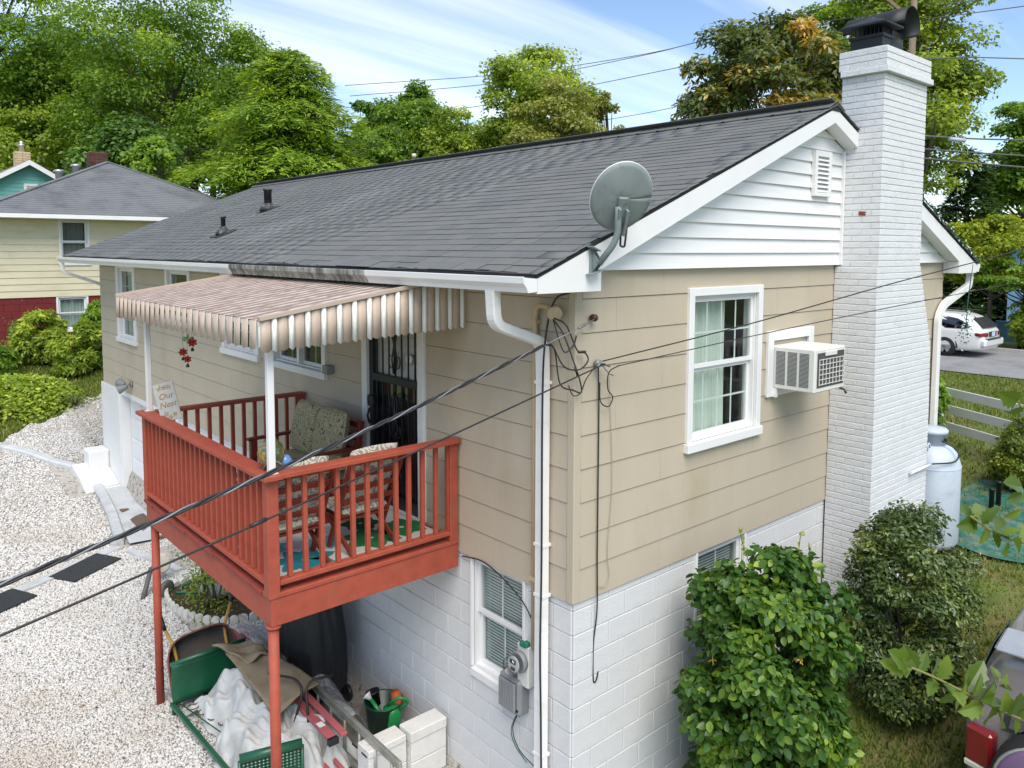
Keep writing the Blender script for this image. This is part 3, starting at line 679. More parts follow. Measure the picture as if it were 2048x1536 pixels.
# downspouts
def downspout(pts, parent=house, w=.078, h=.062, side=None, name='downspout'):
    c = .008; pr = [(-w/2+c, -h/2), (w/2-c, -h/2), (w/2, -h/2+c), (w/2, h/2-c), (w/2-c, h/2), (-w/2+c, h/2), (-w/2, h/2-c), (-w/2, -h/2+c)]
    s = MB(); s.sweep(pts, pr, sides=side); return s.build(name, M_GUT, parent)
def smooth_path(ctrl, r=.08, n=5):
    ctrl = [Vector(p) for p in ctrl]; out = [ctrl[0]]
    for a, b, c in zip(ctrl, ctrl[1:], ctrl[2:]):
        u, v = (a-b), (c-b); rr = min(r, u.length*.45, v.length*.45); p, q = b+u.normalized()*rr, b+v.normalized()*rr
        for i in range(n+1):
            t = i/n; out.append(p.lerp(b, t).lerp(b.lerp(q, t), t))
    return out+[ctrl[-1]]
ds = downspout(smooth_path([(-.645, .217, 2.50), (-.62, .225, 2.24), (-.06, .305, 2.06), (-.05, .305, 1.75), (-.05, .305, -2.15)]), side=(0, 1, .0), w=.1, h=.075)
for z in (1.74, .42, .0, -1.35, -1.62):
    s = MB(xfL); s.box(.25, .36, -.001, .092, z-.012, z+.012); s.build('strap', M_GUT, ds)
dsR = downspout(smooth_path([(W+.64, -.1, 2.50), (W+.62, -.1, 2.30), (7.05, -.055, 2.06), (6.88, -.055, 1.9), (6.88, -.055, -.75)]), side=(0, -1, 0), w=.07, h=.1)
dsF = downspout(smooth_path([(-.645, 13.92, 2.50), (-.645, 13.92, 2.3), (.08, 13.93, 2.02), (.12, 13.93, 1.8), (.12, 13.93, -1.4)]), side=(0, 1, 0))
# roof vents
M_LEAD = mat('vent_metal', (.035, .036, .038), rough=.6, var=.3, scale=20, dirt=(.3, .3, .29), dscale=15, dlo=.55, dhi=.7)
def roofz(x): return Z0+SL*(x-X0)
for (x, y, rr_, h) in ((.365, 7.93, .035, .26), (1.466, 8.765, .065, .34)):
    z = roofz(x); s = MB(); s.lathe([(rr_, -.05), (rr_, h), (rr_+.014, h), (rr_+.014, h+.03), (rr_*.7, h+.03), (rr_*.7, h-.05)], (x, y, z), 14); pv = s.build('vent_pipe', M_LEAD, house)
    s = MB(); m3 = Matrix.Rotation(-TH, 3, 'Y'); s.obox((x, y, z+.022), .34, .3, .012, m3); s.lathe([(rr_+.09, .0), (rr_+.05, .07), (rr_+.006, .13)], (x, y, z), 12); s.build('flashing', M_LEAD, pv)
# ================================================================== chimney (part of the house)
M_BRICK = mat('white_brick', (.70, .71, .72), rough=.6, var=.06, scale=7, bump=.45, bscale=50, dirt=(.52, .52, .50), dscale=3.0, dlo=.56, dhi=.8, obj=.035)
M_BRICKF = mat('white_brick_field', (.70, .71, .72), rough=.6, var=.06, scale=7, bump=.45, bscale=50, dirt=(.48, .48, .46), dscale=3.5, dlo=.57, dhi=.8)
M_BMORT = mat('white_mortar', (.56, .56, .56), rough=.9, var=.08)
BH = .0677; CZ0 = -1.45; NCO = 94
def chim(z):
    """plan (x0, x1, y front) of the chimney at a height"""
    x0 = lerp(z, [-2, 0, 2.60, 2.66, 9], [4.025, 4.035, 4.075, 4.105, 4.105]); x1 = lerp(z, [-2, 1.68, 2.64, 9], [5.508, 5.508, 5.17, 5.17]); yf = lerp(z, [-2, 1, 2.64, 9], [-.515, -.505, -.47, -.45])
    if z > 4.74: x0 -= .028; x1 += .028; yf -= .028
    elif z > 4.655: x0 -= .05; x1 += .05; yf -= .05
    return x0, x1, yf
core = MB(); bricks = []
for c in range(NCO):
    z = CZ0+c*BH; x0, x1, yf = chim(z+BH/2); e = .007; yb = .0 if z < 4.655 else .03
    core.box(x0+e, x1-e, yf+e, yb-.001, z, z+BH)
    o = (c % 2)
    def cut(a, b, ln, off):
        js = [a+off+n*ln for n in range(-1, 12)]; js = [a]+[j for j in js if a+.03 < j < b-.03]+[b]; return list(zip(js, js[1:]))
    for (l, r_) in cut(x0, x1, .2032, .1016*o+.0): bricks.append(('F', l, r_, z, yf))
    for (l, r_) in cut(yf, yb, .2032, .1016*(1-o)): bricks.append(('L', l, r_, z, x0)); bricks.append(('R', l, r_, z, x1))
chimney = core.build('chimney', M_BMORT, house)
def bpos(b):
    k, l, r_, z, q = b; return Vector(((l+r_)/2, q, z+BH/2)) if k == 'F' else Vector((q, (l+r_)/2, z+BH/2))
vis = sorted([b for b in bricks if b[0] != 'R' and b[2]-b[1] > .09 and b[3] > -.4], key=lambda b: (bpos(b)-CAM).length)[:300]
vis = set(vis); bcache = {}; field = MB()
for b in bricks:
    k, l, r_, z, q = b; w = (r_-l)/2-.0012; h = BH/2-.0035
    if b in vis:
        key = (k, round(w, 4))
        if key not in bcache:
            s = MB()
            (s.cbox(-w, w, 0, .03, -h, h, .004) if k == 'F' else s.cbox(0, .03, -w, w, -h, h, .004)); bcache[key] = s.mesh('brick', M_BRICK)
        p = bpos(b); dv_ = random.uniform(-.0015, .0015); p += Vector((0, dv_, 0)) if k == 'F' else Vector((dv_, 0, 0)); inst(bcache[key], 'brick', p, chimney)
    else:
        p = bpos(b)
        if k == 'F': field.cbox(p.x-w, p.x+w, q, q+.03, p.z-h, p.z+h, .004)
        elif k == 'L': field.cbox(q, q+.03, p.y-w, p.y+w, p.z-h, p.z+h, .004)
        else: field.cbox(q-.03, q, p.y-w, p.y+w, p.z-h, p.z+h, .004)
field.build('brick_courses', M_BRICKF, chimney, kind='stuff')
ZT = CZ0+NCO*BH
s = MB(); s.box(4.12, 5.15, -.44, .0, ZT-.004, ZT+.012); s.build('crown_slab', M_BRICKF, chimney)
s = MB(); s.prism([(4.0995, -.235, 3.165), (4.0995, -.30, 3.16), (4.0995, -.315, 3.175), (4.0995, -.295, 3.185), (4.0995, -.318, 3.20), (4.0995, -.29, 3.206), (4.0995, -.235, 3.21)], (.02, 0, 0)); s.build('bare_brick_patch', mat('bare_brick', (.22, .05, .03), rough=.9, var=.3, scale=40), chimney, label='chip of bare red brick in the white paint')
M_FLUE = mat('flue_metal', (.018, .02, .023), rough=.5, var=.3, scale=8, dirt=(.10, .085, .075), dscale=6, dlo=.58, dhi=.75, metal=.3)
# square cap with mesh and hipped lid
fl = MB(); fl.box(4.14, 4.36, -.40, -.06, ZT, ZT+.12); fl.box(4.125, 4.375, -.415, -.045, ZT+.12, ZT+.15); flue = fl.build('flue', M_FLUE, house)
q = MB()
for i in range(9):
    t = i/8; q.box(4.15+.2*t-.003, 4.15+.2*t+.003, -.398, -.392, ZT+.15, ZT+.26); q.box(4.146, 4.152, -.395+.33*t-.003, -.395+.33*t+.003, ZT+.15, ZT+.26); q.box(4.348, 4.354, -.395+.33*t-.003, -.395+.33*t+.003, ZT+.15, ZT+.26)
q.build('spark_screen', M_FLUE, flue)
q = MB(); zc_ = ZT+.25; a = [(4.04, -.48, zc_), (4.46, -.48, zc_), (4.46, .02, zc_), (4.04, .02, zc_)]; t2 = [(4.22, -.26, zc_+.10), (4.28, -.26, zc_+.10), (4.28, -.2, zc_+.10), (4.22, -.2, zc_+.10)]
q.add(a+t2+[(x, y, z-.02) for x, y, z in a], [(0, 1, 5, 4), (1, 2, 6, 5), (2, 3, 7, 6), (3, 0, 4, 7), (4, 5, 6, 7), (0, 8, 9, 1), (1, 9, 10, 2), (2, 10, 11, 3), (3, 11, 8, 0), (8, 11, 10, 9)]); q.build('lid', M_FLUE, flue)
fl = MB(); fl.box(4.46, 4.74, -.36, -.04, ZT, ZT+.24); flue2 = fl.build('flue', M_FLUE, house)
q = MB()
def hood(u, v):
    a = R(-25+205*u); y = -.52+.62*v; return (4.58+.2*math.cos(a)-.1*v, y, ZT+.28+.2*math.sin(a)-.05*v)
q.grid(hood, 20, 4); o = q.build('hood', M_FLUE, flue2); sm = o.modifiers.new('thick', 'SOLIDIFY'); sm.thickness = .006
# gas pipe on the chimney
s = MB(); s.tube([(4.98, -.54, .24), (5.53, -.545, .24)], .018, 8); s.build('pipe_sleeve', M_TRIM, house)
# ------------------------------------------------------------------ satellite dish
M_DISH = mat('dish_grey', srgb(132, 142, 142), rough=.6, var=.12, scale=6, dirt=srgb(92, 98, 88), dscale=5, dlo=.52, dhi=.75)
M_DARM = mat('dish_arm', srgb(122, 134, 134), rough=.5, var=.12, scale=10, dirt=srgb(90, 84, 74), dscale=14, dlo=.58, dhi=.7)
dish = empty('satellite_dish', (-.0, -.21, 2.7), 'grey satellite dish on a bent arm screwed to the white rake board', 'satellite dish')
s = MB(); s.cbox(-.07, -.005, -.215, -.20, 2.62, 2.80, .004); s.obox((-.055, -.235, 2.80), .10, .06, .008, Matrix.Rotation(R(20), 3, 'Y')); s.obox((-.045, -.24, 2.625), .13, .07, .008, Matrix.Rotation(R(-15), 3, 'Y')); s.prism([(-.05, -.215, 2.78), (-.05, -.285, 2.70), (-.05, -.215, 2.63)], (.006, 0, 0)); s.prism([(-.012, -.215, 2.78), (-.012, -.285, 2.70), (-.012, -.215, 2.63)], (.006, 0, 0)); s.build('bracket', M_DARM, dish)
s = MB(); s.tube(smooth_path([(-.03, -.265, 2.69), (.02, -.40, 2.87), (-.005, -.42, 3.10)], .1, 6), .024, 10); s.build('arm', M_DARM, dish)
ctr = Vector((.02, -.44, 3.155)); ax = Vector((.42, .78, .46)).normalized()
s = MB(); uu = ax.cross(Vector((0, 0, 1))).normalized(); vv = uu.cross(ax)
def dsh(u, v):
    r_ = .255*u; a = 2*math.pi*v; p = ctr + uu*(r_*.90*math.cos(a)) + vv*(r_*1.04*math.sin(a)) + ax*(.62*r_*r_+.0)
    return p
s.grid(dsh, 8, 40); o = s.build('reflector', M_DISH, dish); sm = o.modifiers.new('thick', 'SOLIDIFY'); sm.thickness = .006
s = MB(); s.tube([dsh(1, k/40) for k in range(40)], .0055, 6, closed=True); s.build('rim', M_TRIM, dish)
bk = ctr - ax*.02
s = MB(); m3 = Matrix((uu, vv, ax)).transposed(); s.obox(bk - vv*.08, .075, .20, .035, m3, .004); s.obox(bk - vv*.13 - ax*.03 - uu*.03, .02, .16, .05, m3, .003); s.obox(bk - vv*.16 - ax*.03 + uu*.03, .02, .2, .06, m3, .003); s.build('mount', M_DARM, dish)
s = MB(); s.tube(smooth_path([bk-vv*.22+uu*.02, bk-vv*.36+uu*.035-ax*.02, bk-vv*.36+uu*.065-ax*.03, bk-vv*.2+uu*.06-ax*.01], .04), .008, 7); s.build('cable_loop', mat('black_cable', (.02, .02, .022), rough=.5), dish)
s = MB(); s.tube([bk-vv*.24+uu*.05, bk-vv*.22+ax*.12+uu*.12, bk-vv*.12+ax*.42+uu*.1], .009, 7); s.build('feed_arm', M_DARM, dish)
# ------------------------------------------------------------------ window air conditioner
M_AC = mat('ac_cream', (.70, .70, .66), rough=.5, var=.05, scale=4, dirt=(.52, .52, .42), dscale=6, dlo=.6, dhi=.8)
M_ACD = mat('ac_grille_dark', (.07, .065, .065), rough=.7, var=.2, scale=30)
ac = empty('air_conditioner', (3.1, -.2, 1.4), 'cream window air conditioner jutting from the beige gable wall', 'air conditioner')
s = MB(xfG)
for (l, r_, b, t) in ((2.72, 2.82, 1.32, 1.985), (3.52, 3.62, 1.32, 1.985), (2.82, 3.52, 1.885, 1.985), (2.82, 3.52, 1.32, 1.41)): s.cbox(l, r_, -.005, .03, b, t, .004)
s.build('wall_frame', M_TRIM, ac)
A0, A1, AB, AT, AD = 2.83, 3.44, 1.405, 1.835, .46
s = MB(xfG); s.cbox(A0, A1, -.02, AD, AB, AT, .012); body = s.build('body', M_AC, ac)
for c in range(3):
    for k in range(27):
        q = MB(xfG); d0_ = .05+c*.125; z = AB+.05+k*.0125; q.box(A0-.003, A0+.004, d0_, d0_+.10, z, z+.006); q.build('side_slot', M_ACD, body)
s = MB(xfG); s.box(A0+.045, A1-.03, AD+.001, AD+.004, AB+.05, AT-.04); gr = s.build('rear_coil', M_ACD, ac)
s = MB(xfG); s.cbox(A0+.19, A1-.19, AD+.002, AD+.012, AT-.075, AT-.03, .003); s.build('label_plate', M_AC, body)
for k in range(8):
    q = MB(xfG); x = A0+.075+k*.068; q.box(x-.003, x+.003, AD+.006, AD+.012, AB+.07, AT-.10); q.build('grille_wire', M_AC, gr)
for k in range(6):
    q = MB(xfG); z = AB+.08+k*.049; q.box(A0+.07, A1-.05, AD+.007, AD+.013, z-.003, z+.003); q.build('grille_wire', M_AC, gr)
s = MB(xfG); s.tube([(A1-.06, AD-.02, AB-.0), (A1-.06, AD+.03, AB-.01), (A1-.05, AD+.05, AB-.05)], .012, 8); s.build('drain_spout', M_ACD, ac)
s = MB(xfG); s.box(A0-.0, A0+.03, .02, .06, AB-.09, AB); s.build('foot', M_TRIM, ac)
# ------------------------------------------------------------------ deck
M_RED = mat('red_deck_paint', srgb(162, 74, 55), rough=.62, var=.16, scale=9, bump=.3, bscale=60, dirt=srgb(142, 88, 66), dscale=5, dlo=.55, dhi=.75, stretch=(1, 1, 1))
M_REDD = mat('red_deck_floor', srgb(140, 58, 48), rough=.7, var=.2, scale=4, bump=.25, bscale=30, dirt=srgb(90, 46, 36), dscale=4, dlo=.5, dhi=.75)
DX0, DX1, DY0, DY1, DZ, RZ = -1.845, -.012, 1.455, 4.60, .12, 1.07
deck = empty('deck', (-.95, 3.0, -2.2), 'raised red painted wooden deck on pipe posts beside the house door', 'deck')
nb = 22
for k in range(nb):
    y0_ = DY0+(DY1-DY0)*k/nb; y1_ = DY0+(DY1-DY0)*(k+1)/nb; j = random.uniform(0, .022)
    s = MB(); s.cbox(DX0-j, DX1, y0_+.002, y1_-.003, DZ-.036, DZ+random.uniform(-.002, .002), .004); s.build('deck_board', M_REDD if k else M_RED, deck)
s = MB(); s.cbox(DX0+.018, DX0+.06, DY0+.01, DY1-.01, -.145, DZ-.038, .004); s.build('rim_joist', M_RED, deck)
s = MB(); s.cbox(DX0+.02, DX1, DY0+.012, DY0+.05, -.14, DZ-.038, .004); s.build('rim_joist', M_RED, deck)
s = MB(); s.cbox(DX0+.062, DX1, DY1-.05, DY1-.012, -.14, DZ-.038, .004); s.build('rim_joist', M_RED, deck)
for k in range(1, 7):
    s = MB(); y = DY0+(DY1-DY0)*k/7; s.box(DX0+.062, DX1, y-.02, y+.02, -.13, DZ-.038); s.build('joist', M_RED, deck)
def post(x, y, z0_=DZ-.0, z1_=RZ-.038, w=.09): s = MB(); s.cbox(x-w/2, x+w/2, y-w/2, y+w/2, z0_, z1_, .005); s.build('rail_post', M_RED, deck)
fx = DX0+.045; ny = DY0+.05; fy = DY1-.05
post(fx, ny, DZ-.02, w=.095); post(fx, fy); post(DX1-.05, ny); post(DX1-.05, fy)
def rail(a, b, w, h, name): s = MB(); s.bar(a, b, w, h, ch=.004); s.build(name, M_RED, deck)
rail((fx-.015, DY0-.06, RZ-.019), (fx-.015, DY1+.05, RZ-.019), .15, .038, 'cap_rail')
rail((fx+.061, ny-.02, RZ-.0215), (DX1, ny-.02, RZ-.0215), .13, .038, 'cap_rail')
rail((fx+.061, fy, RZ-.0215), (DX1, fy, RZ-.0215), .11, .038, 'cap_rail')
rail((fx, ny+.049, DZ+.075), (fx, fy-.046, DZ+.075), .085, .038, 'bottom_rail')
rail((fx+.049, ny, DZ+.075), (DX1-.096, ny, DZ+.075), .085, .038, 'bottom_rail')
rail((fx+.046, fy, DZ+.075), (DX1-.096, fy, DZ+.075), .085, .038, 'bottom_rail')
bmz = MB(); bmz.cbox(-.019, .019, -.019, .019, 0, RZ-.04-DZ-.095, .003); BAL = bmz.mesh('baluster', M_RED)
for k in range(24): inst(BAL, 'baluster', (fx, ny+.09+(fy-ny-.17)*k/23+random.uniform(-.006, .006), DZ+.095), deck, rot=(random.uniform(-.006, .006), 0, 0))
for k in range(12): inst(BAL, 'baluster', (fx+.15+(DX1-.19-fx-.05)*k/11+random.uniform(-.006, .006), ny, DZ+.095), deck, rot=(0, random.uniform(-.006, .006), 0))
for k in range(13): inst(BAL, 'baluster', (fx+.13+(DX1-.17-fx-.05)*k/12, fy, DZ+.095), deck)
for (x, y) in ((-1.79, 1.52), (-1.765, 4.53)):
    s = MB(); s.lathe([(.042, -2.22), (.042, -.152)], (x, y, 0), 14); s.lathe([(.06, -.165), (.06, -.147)], (x, y, 0), 14); s.build('support_post', M_RED, deck)
# ------------------------------------------------------------------ awning
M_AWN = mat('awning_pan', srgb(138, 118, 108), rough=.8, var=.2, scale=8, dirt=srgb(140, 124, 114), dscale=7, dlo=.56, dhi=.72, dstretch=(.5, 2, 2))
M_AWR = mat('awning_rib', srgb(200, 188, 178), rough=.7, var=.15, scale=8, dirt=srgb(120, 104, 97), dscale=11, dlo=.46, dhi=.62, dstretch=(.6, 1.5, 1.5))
M_AWL = mat('awning_lichen', srgb(120, 112, 84), rough=.9, var=.3, scale=25, bump=.8, bscale=60)
M_TAN = mat('valance_tan', srgb(186, 168, 152), rough=.6, var=.06, scale=5, obj=.05, dirt=srgb(160, 144, 130), dscale=5, dlo=.55, dhi=.8)
M_AWW = mat('valance_white', srgb(222, 226, 222), rough=.5, var=.05, scale=6, dirt=srgb(120, 124, 112), dscale=16, dlo=.60, dhi=.72)
awn = empty('awning', (-1., 3.2, 1.09), 'striped tan and white metal awning over the deck', 'awning')
AX0, AX1, AY0, AY1 = -1.93, -.05, 1.335, 5.05
def az(x): return lerp(x, [AX0, AX1], [2.262, 2.545])
npan = 25
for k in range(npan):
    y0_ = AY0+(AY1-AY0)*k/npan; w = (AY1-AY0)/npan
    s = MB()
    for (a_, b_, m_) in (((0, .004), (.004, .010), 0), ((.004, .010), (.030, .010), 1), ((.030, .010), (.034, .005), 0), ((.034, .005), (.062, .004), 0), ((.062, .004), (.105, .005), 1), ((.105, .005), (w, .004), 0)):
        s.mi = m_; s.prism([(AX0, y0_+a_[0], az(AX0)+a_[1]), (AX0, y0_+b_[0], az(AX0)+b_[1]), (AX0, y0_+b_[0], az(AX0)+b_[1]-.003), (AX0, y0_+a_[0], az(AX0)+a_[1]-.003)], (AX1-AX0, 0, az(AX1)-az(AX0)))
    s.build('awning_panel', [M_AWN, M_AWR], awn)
    # front valance leaf hanging from the panel
    def leaf(a0_, a1_, m, dz, bow, d=0., nm='valance_leaf'):
        s = MB(); nn = 6
        top = [(AX0-.004-d-bow*math.sin(math.pi*i/nn), a0_+(a1_-a0_)*i/nn, az(AX0)+.004) for i in range(nn+1)]
        bot = [(AX0-.012-d-bow*math.sin(math.pi*i/nn), a0_+(a1_-a0_)*i/nn, az(AX0)-dz-.016*math.sin(math.pi*i/nn)) for i in range(nn+1)]
        s.add(top+bot, [(i, i+1, nn+2+i, nn+1+i) for i in range(nn)], True); o = s.build(nm, m, awn); q = o.modifiers.new('thick', 'SOLIDIFY'); q.thickness = .002
    leaf(y0_+.046, y0_+w, M_TAN, .20, .014)
    leaf(y0_+.0, y0_+.046, M_AWW, .185, .004, -.012)
# near-side and far-side valances follow the slope, with a level lower edge
nx = 14; pw = (AX1-AX0+.0)/nx
for (yy, sg) in ((AY0-.004, -1), (AY1+.004, 1)):
    for k in range(nx):
        for (f0, f1, m, bow, dd) in ((0, .64, M_TAN, .012, 0), (.64, 1., M_AWW, .016, .006)):
            x0_, x1_ = AX0+pw*(k+f0), AX0+pw*(k+f1); nn = 5; s = MB()
            zb = lerp((x0_+x1_)/2, [AX0, AX1], [2.045, 2.115])
            top = [(x0_+(x1_-x0_)*i/nn, yy+sg*(dd+bow*math.sin(math.pi*i/nn)), az(x0_+(x1_-x0_)*i/nn)+.006) for i in range(nn+1)]
            bot = [(x0_+(x1_-x0_)*i/nn, yy+sg*(dd+.004+bow*math.sin(math.pi*i/nn)), zb-.018*math.sin(math.pi*i/nn)) for i in range(nn+1)]
            s.add(top+bot, [(i, i+1, nn+2+i, nn+1+i) for i in range(nn)], True); o = s.build('valance_leaf', m, awn); q = o.modifiers.new('thick', 'SOLIDIFY'); q.thickness = .002
    s = MB(); s.bar((AX0-.01, yy+sg*.006, az(AX0)+.018), (AX1, yy+sg*.006, az(AX1)+.018), .045, .028); s.build('edge_trim', M_TAN, awn)
s = MB(); s.bar((AX0+.02, AY0, az(AX0)-.02), (AX0+.02, AY1, az(AX0)-.02), .035, .035); s.build('front_beam', M_AWW, awn)
for (x, y) in ((-1.80, 1.475), (-1.775, 4.55)):
    s = MB(); s.cbox(x-.026, x+.026, y-.026, y+.026, RZ+.001, az(x)-.01, .004); s.box(x-.045, x+.045, y-.027, y+.027, RZ+.0005, RZ+.006); s.build('awning_post', M_TRIM, awn)
lc = np.random.uniform((-.75, AY0+.05), (-.5, AY1-.1), (900, 2)); s = MB()
for x, y in lc:
    if (x+.75)/.25 < random.random()**.5: continue
    r_ = random.uniform(.006, .02); z = az(x)+.004; s.add([(x-r_, y-r_, z), (x+r_, y-r_*.6, z), (x+r_*.7, y+r_, z), (x-r_*.8, y+r_*.8, z), (x, y, z+r_*.9)], [(0, 1, 4), (1, 2, 4), (2, 3, 4), (3, 0, 4)])
s.build('lichen', M_AWL, awn, kind='stuff')
# ------------------------------------------------------------------ electric service
M_GREY = mat('meter_grey', srgb(128, 130, 132), rough=.5, var=.08, scale=8)
M_BLKC = mat('black_cable', (.02, .02, .022), rough=.5)
meter = empty('electric_meter', (-.08, .54, -.65), 'round glass electric meter on its grey socket beside the basement window', 'electric meter')
s = MB(xfL); s.cbox(.44, .58, -.03, .07, -.86, -.50, .008); s.build('socket', mat('socket_grey', srgb(205, 205, 202), rough=.5), meter)
s = MB(xfL); s.lathe([(.085, .0), (.09, .02), (.09, .045), (.082, .05)], (.525, .07, -.64), 20, (0, 1, 0)); s.build('ring', M_GREY, meter)
s = MB(xfL); s.lathe([(.076, .0), (.076, .09), (.07, .105), (.0, .11)], (.525, .11, -.64), 20, (0, 1, 0)); s.build('dome', glassmat('meter_glass', (.8, .82, .82), .12), meter)
s = MB(xfL); s.lathe([(.066, 0), (.066, .012)], (.525, .15, -.64), 20, (0, 1, 0)); s.build('dial', M_TRIM, meter)
s = MB(xfL); s.cbox(.49, .56, .164, .172, -.635, -.60, .002); s.box(.50, .55, .163, .17, -.69, -.665); s.build('display', M_DARK, meter)
s = MB(xfL); s.cbox(.46, .56, .03, .08, -.53, -.47, .02); s.obox((.47, .06, -.48), .05, .05, .05, None, .01); s.build('tag', mat('green_tag', (.01, .16, .10), rough=.6), meter)
box = empty('utility_box', (-.08, .66, -.97), 'grey plastic telephone utility box below the electric meter', 'utility box')
s = MB(xfL); s.cbox(.515, .79, -.025, .10, -1.14, -.82, .025); bd = s.build('housing', M_GREY, box)
s = MB(xfL); s.cbox(.555, .77, .10, .122, -1.11, -.85, .012); s.build('door', M_GREY, box)
for k in range(5):
    s = MB(xfL); s.cbox(.60+k*.03, .612+k*.03, .121, .126, -1.09, -.88, .002); s.build('rib', M_GREY, box)
s = MB(xfL); s.lathe([(.012, 0), (.012, .02)], (.545, .09, -1.08), 10, (0, 1, 0)); s.build('latch', M_DARK, box)
M_BEIGP = mat('beige_pipe', srgb(192, 170, 136), rough=.6, var=.05)
mast = empty('service_mast', (-.05, .42, 0), 'beige conduit running up the wall corner to a round weatherhead', 'conduit')
s = MB(xfL); s.tube(smooth_path([(.42, .03, -.5), (.42, .03, 2.16), (.40, .04, 2.36), (.17, .07, 2.33)], .12, 6), .022, 10); s.build('conduit', M_BEIGP, mast)
s = MB(); s.lathe([(.03, -.06), (.055, -.03), (.06, .04), (.05, .055), (.02, .05)], (-.08, .15, 2.31), 16, (-.6, -.75, -.25)); s.build('weatherhead', M_BEIGP, mast)
for z in (.08, 2.2): s = MB(xfL); s.box(.385, .455, -.002, .056, z, z+.03); s.build('clamp', M_BEIGP, mast)
ins = MB(); ins.lathe([(.012, 0), (.02, .01), (.03, .03), (.02, .04), (.03, .055), (.02, .07), (.0, .075)], (.161, 0, 2.266), 12, (0, -1, 0)); ins.build('insulator', mat('brown_porcelain', (.06, .02, .015), rough=.25), None, 'brown porcelain wire insulator screwed to the gable corner', 'insulator')
def catmull(P, n=10):
    P = [Vector(p) for p in P]; P = [P[0]*2-P[1]]+P+[P[-1]*2-P[-2]]; out = []
    for a, b, c, d in zip(P, P[1:], P[2:], P[3:]):
        for i in range(n):
            t = i/n; out.append(.5*((2*b)+(c-a)*t+(2*a-5*b+4*c-d)*t*t+(3*b-a-3*c+d)*t**3))
    return out+[P[-2]]
def cable(name, pts, r, label, m=M_BLKC, n=6, smooth=True, cat='cable', group=None, k=10):
    s = MB(); s.tube(catmull(pts, k) if smooth and len(pts) > 2 else pts, r, n); return s.build(name, m, None, label, cat, group)
# triplex service drop: two insulated conductors twisted round a bare messenger
A, B = Vector((.10, -.10, 2.235)), Vector((-4.35, -.55, 1.352)); A2 = Vector((-.40, -.09, 2.105))
trip = empty('service_drop', A, 'thick twisted black service cable sloping from the house corner', 'cable')
M_BARE = mat('bare_aluminium', (.24, .25, .27), rough=.55, metal=.5)
dr = (B-A2).normalized(); su = dr.cross(Vector((0, 0, 1))).normalized(); uv_ = su.cross(dr); ln = (B-A2).length; nseg = 130
for j, (m, rr_) in enumerate(((M_BLKC, .0066), (M_BLKC, .0066), (M_BARE, .005))):
    pts = []
    for i in range(nseg+1):
        t = i/nseg; a = 2*math.pi*(t*ln/.36)+j*2.094; sag = -.05*math.sin(math.pi*t)
        pts.append(A2+(B-A2)*t+Vector((0, 0, sag))+.0076*(math.cos(a)*su+math.sin(a)*uv_))
    s = MB(); s.tube(pts, rr_, 6); s.build('conductor' if j < 2 else 'messenger', m, trip)
s = MB(); s.tube([(.16, -.06, 2.262), (-.05, -.08, 2.20), A2], .004, 6); s.lathe([(.009, 0), (.012, .03), (.012, .09), (.007, .11)], (-.05, -.08, 2.20), 8, (.21, .02, .062)); s.build('dead_end_wire', M_BARE, trip)
for P in ([A2, (-.33, -.09, 2.09), (-.22, -.10, 1.93), (-.06, -.10, 1.89), (.08, -.06, 1.94), (.06, -.05, 2.0), (-.03, -.05, 2.03), (-.1, .0, 2.22), (-.13, .1, 2.27)],
          [A2, (-.30, -.08, 2.06), (-.24, -.08, 1.80), (-.08, -.06, 1.73), (.02, -.05, 1.70), (.0, -.05, 1.80), (-.05, -.04, 1.93), (-.1, .03, 2.15), (-.13, .11, 2.26)],
          [(-.14, .1, 2.26), (-.15, .02, 2.10), (-.13, -.02, 2.02), (-.06, -.04, 2.07), (-.03, -.04, 2.14)]):
    s = MB(); s.tube(catmull(P, 6), .006, 6); s.build('lead_wire', M_BLKC, trip)
for P in ([(-.02, -.055, 2.015), (.05, -.058, 2.012)], [(-.05, -.05, 1.9), (-.02, -.05, 1.83)]):
    s = MB(); s.tube(P, .011, 7); s.build('splice_sleeve', M_BLKC, trip)
cable('black_coax_run', [(-.18, -.12, 2.48), (-.13, .10, 2.40), (-.125, .20, 2.1), (-.11, .245, 1.6), (-.11, .245, .3), (-.13, .235, -.4), (-.105, .25, -.9), (-.11, .23, -1.6), (-.1, .22, -1.9)], .0085, 'black coax cable strapped down the white downspout')
cable('coax_line', [(.24, -.09, 1.905), (-1.5, -.27, 1.60), (-3.0, -.43, 1.355), (-4.4, -.57, 1.15)], .006, 'thin black cable sloping below the twisted service drop to the drive')
s = MB(); p0, p1 = Vector((-2.75, -.403, 1.396)), Vector((-2.66, -.393, 1.411)); s.tube([p0, p1], .012, 8); s.build('cable_splice', M_BLKC, None, 'dark splice sleeve on the thin lower cable', 'cable splice')
cable('street_line', [(.20, -.10, 1.93), (1.6, -.52, 2.17), (3.2, -1.02, 2.49), (4.9, -1.577, 2.815), (7.5, -2.4, 3.4)], .006, 'upper black cable rising across the window and chimney')
cable('street_line', [(.36, -.12, 1.88), (1.6, -.52, 2.06), (3.2, -1.03, 2.27), (4.9, -1.59, 2.485), (7.5, -2.42, 2.85)], .0045, 'thinner lower cable rising across the air conditioner and chimney')
cl = MB(); cl.lathe([(.012, 0), (.03, .02), (.03, .05), (.01, .06)], (.22, 0, 1.905), 8, (0, -1, 0)); cl.tube([(.16, -.09, 1.89), (.22, -.06, 1.91), (.29, -.1, 1.88)], .008, 6); cl.tube([(.22, -.06, 1.91), (.30, -.08, 1.82), (.36, -.07, 1.80)], .005, 6); cl.build('wire_clamp', M_BARE, None, 'metal wire clamp on the gable where the thin cables meet', 'clamp')
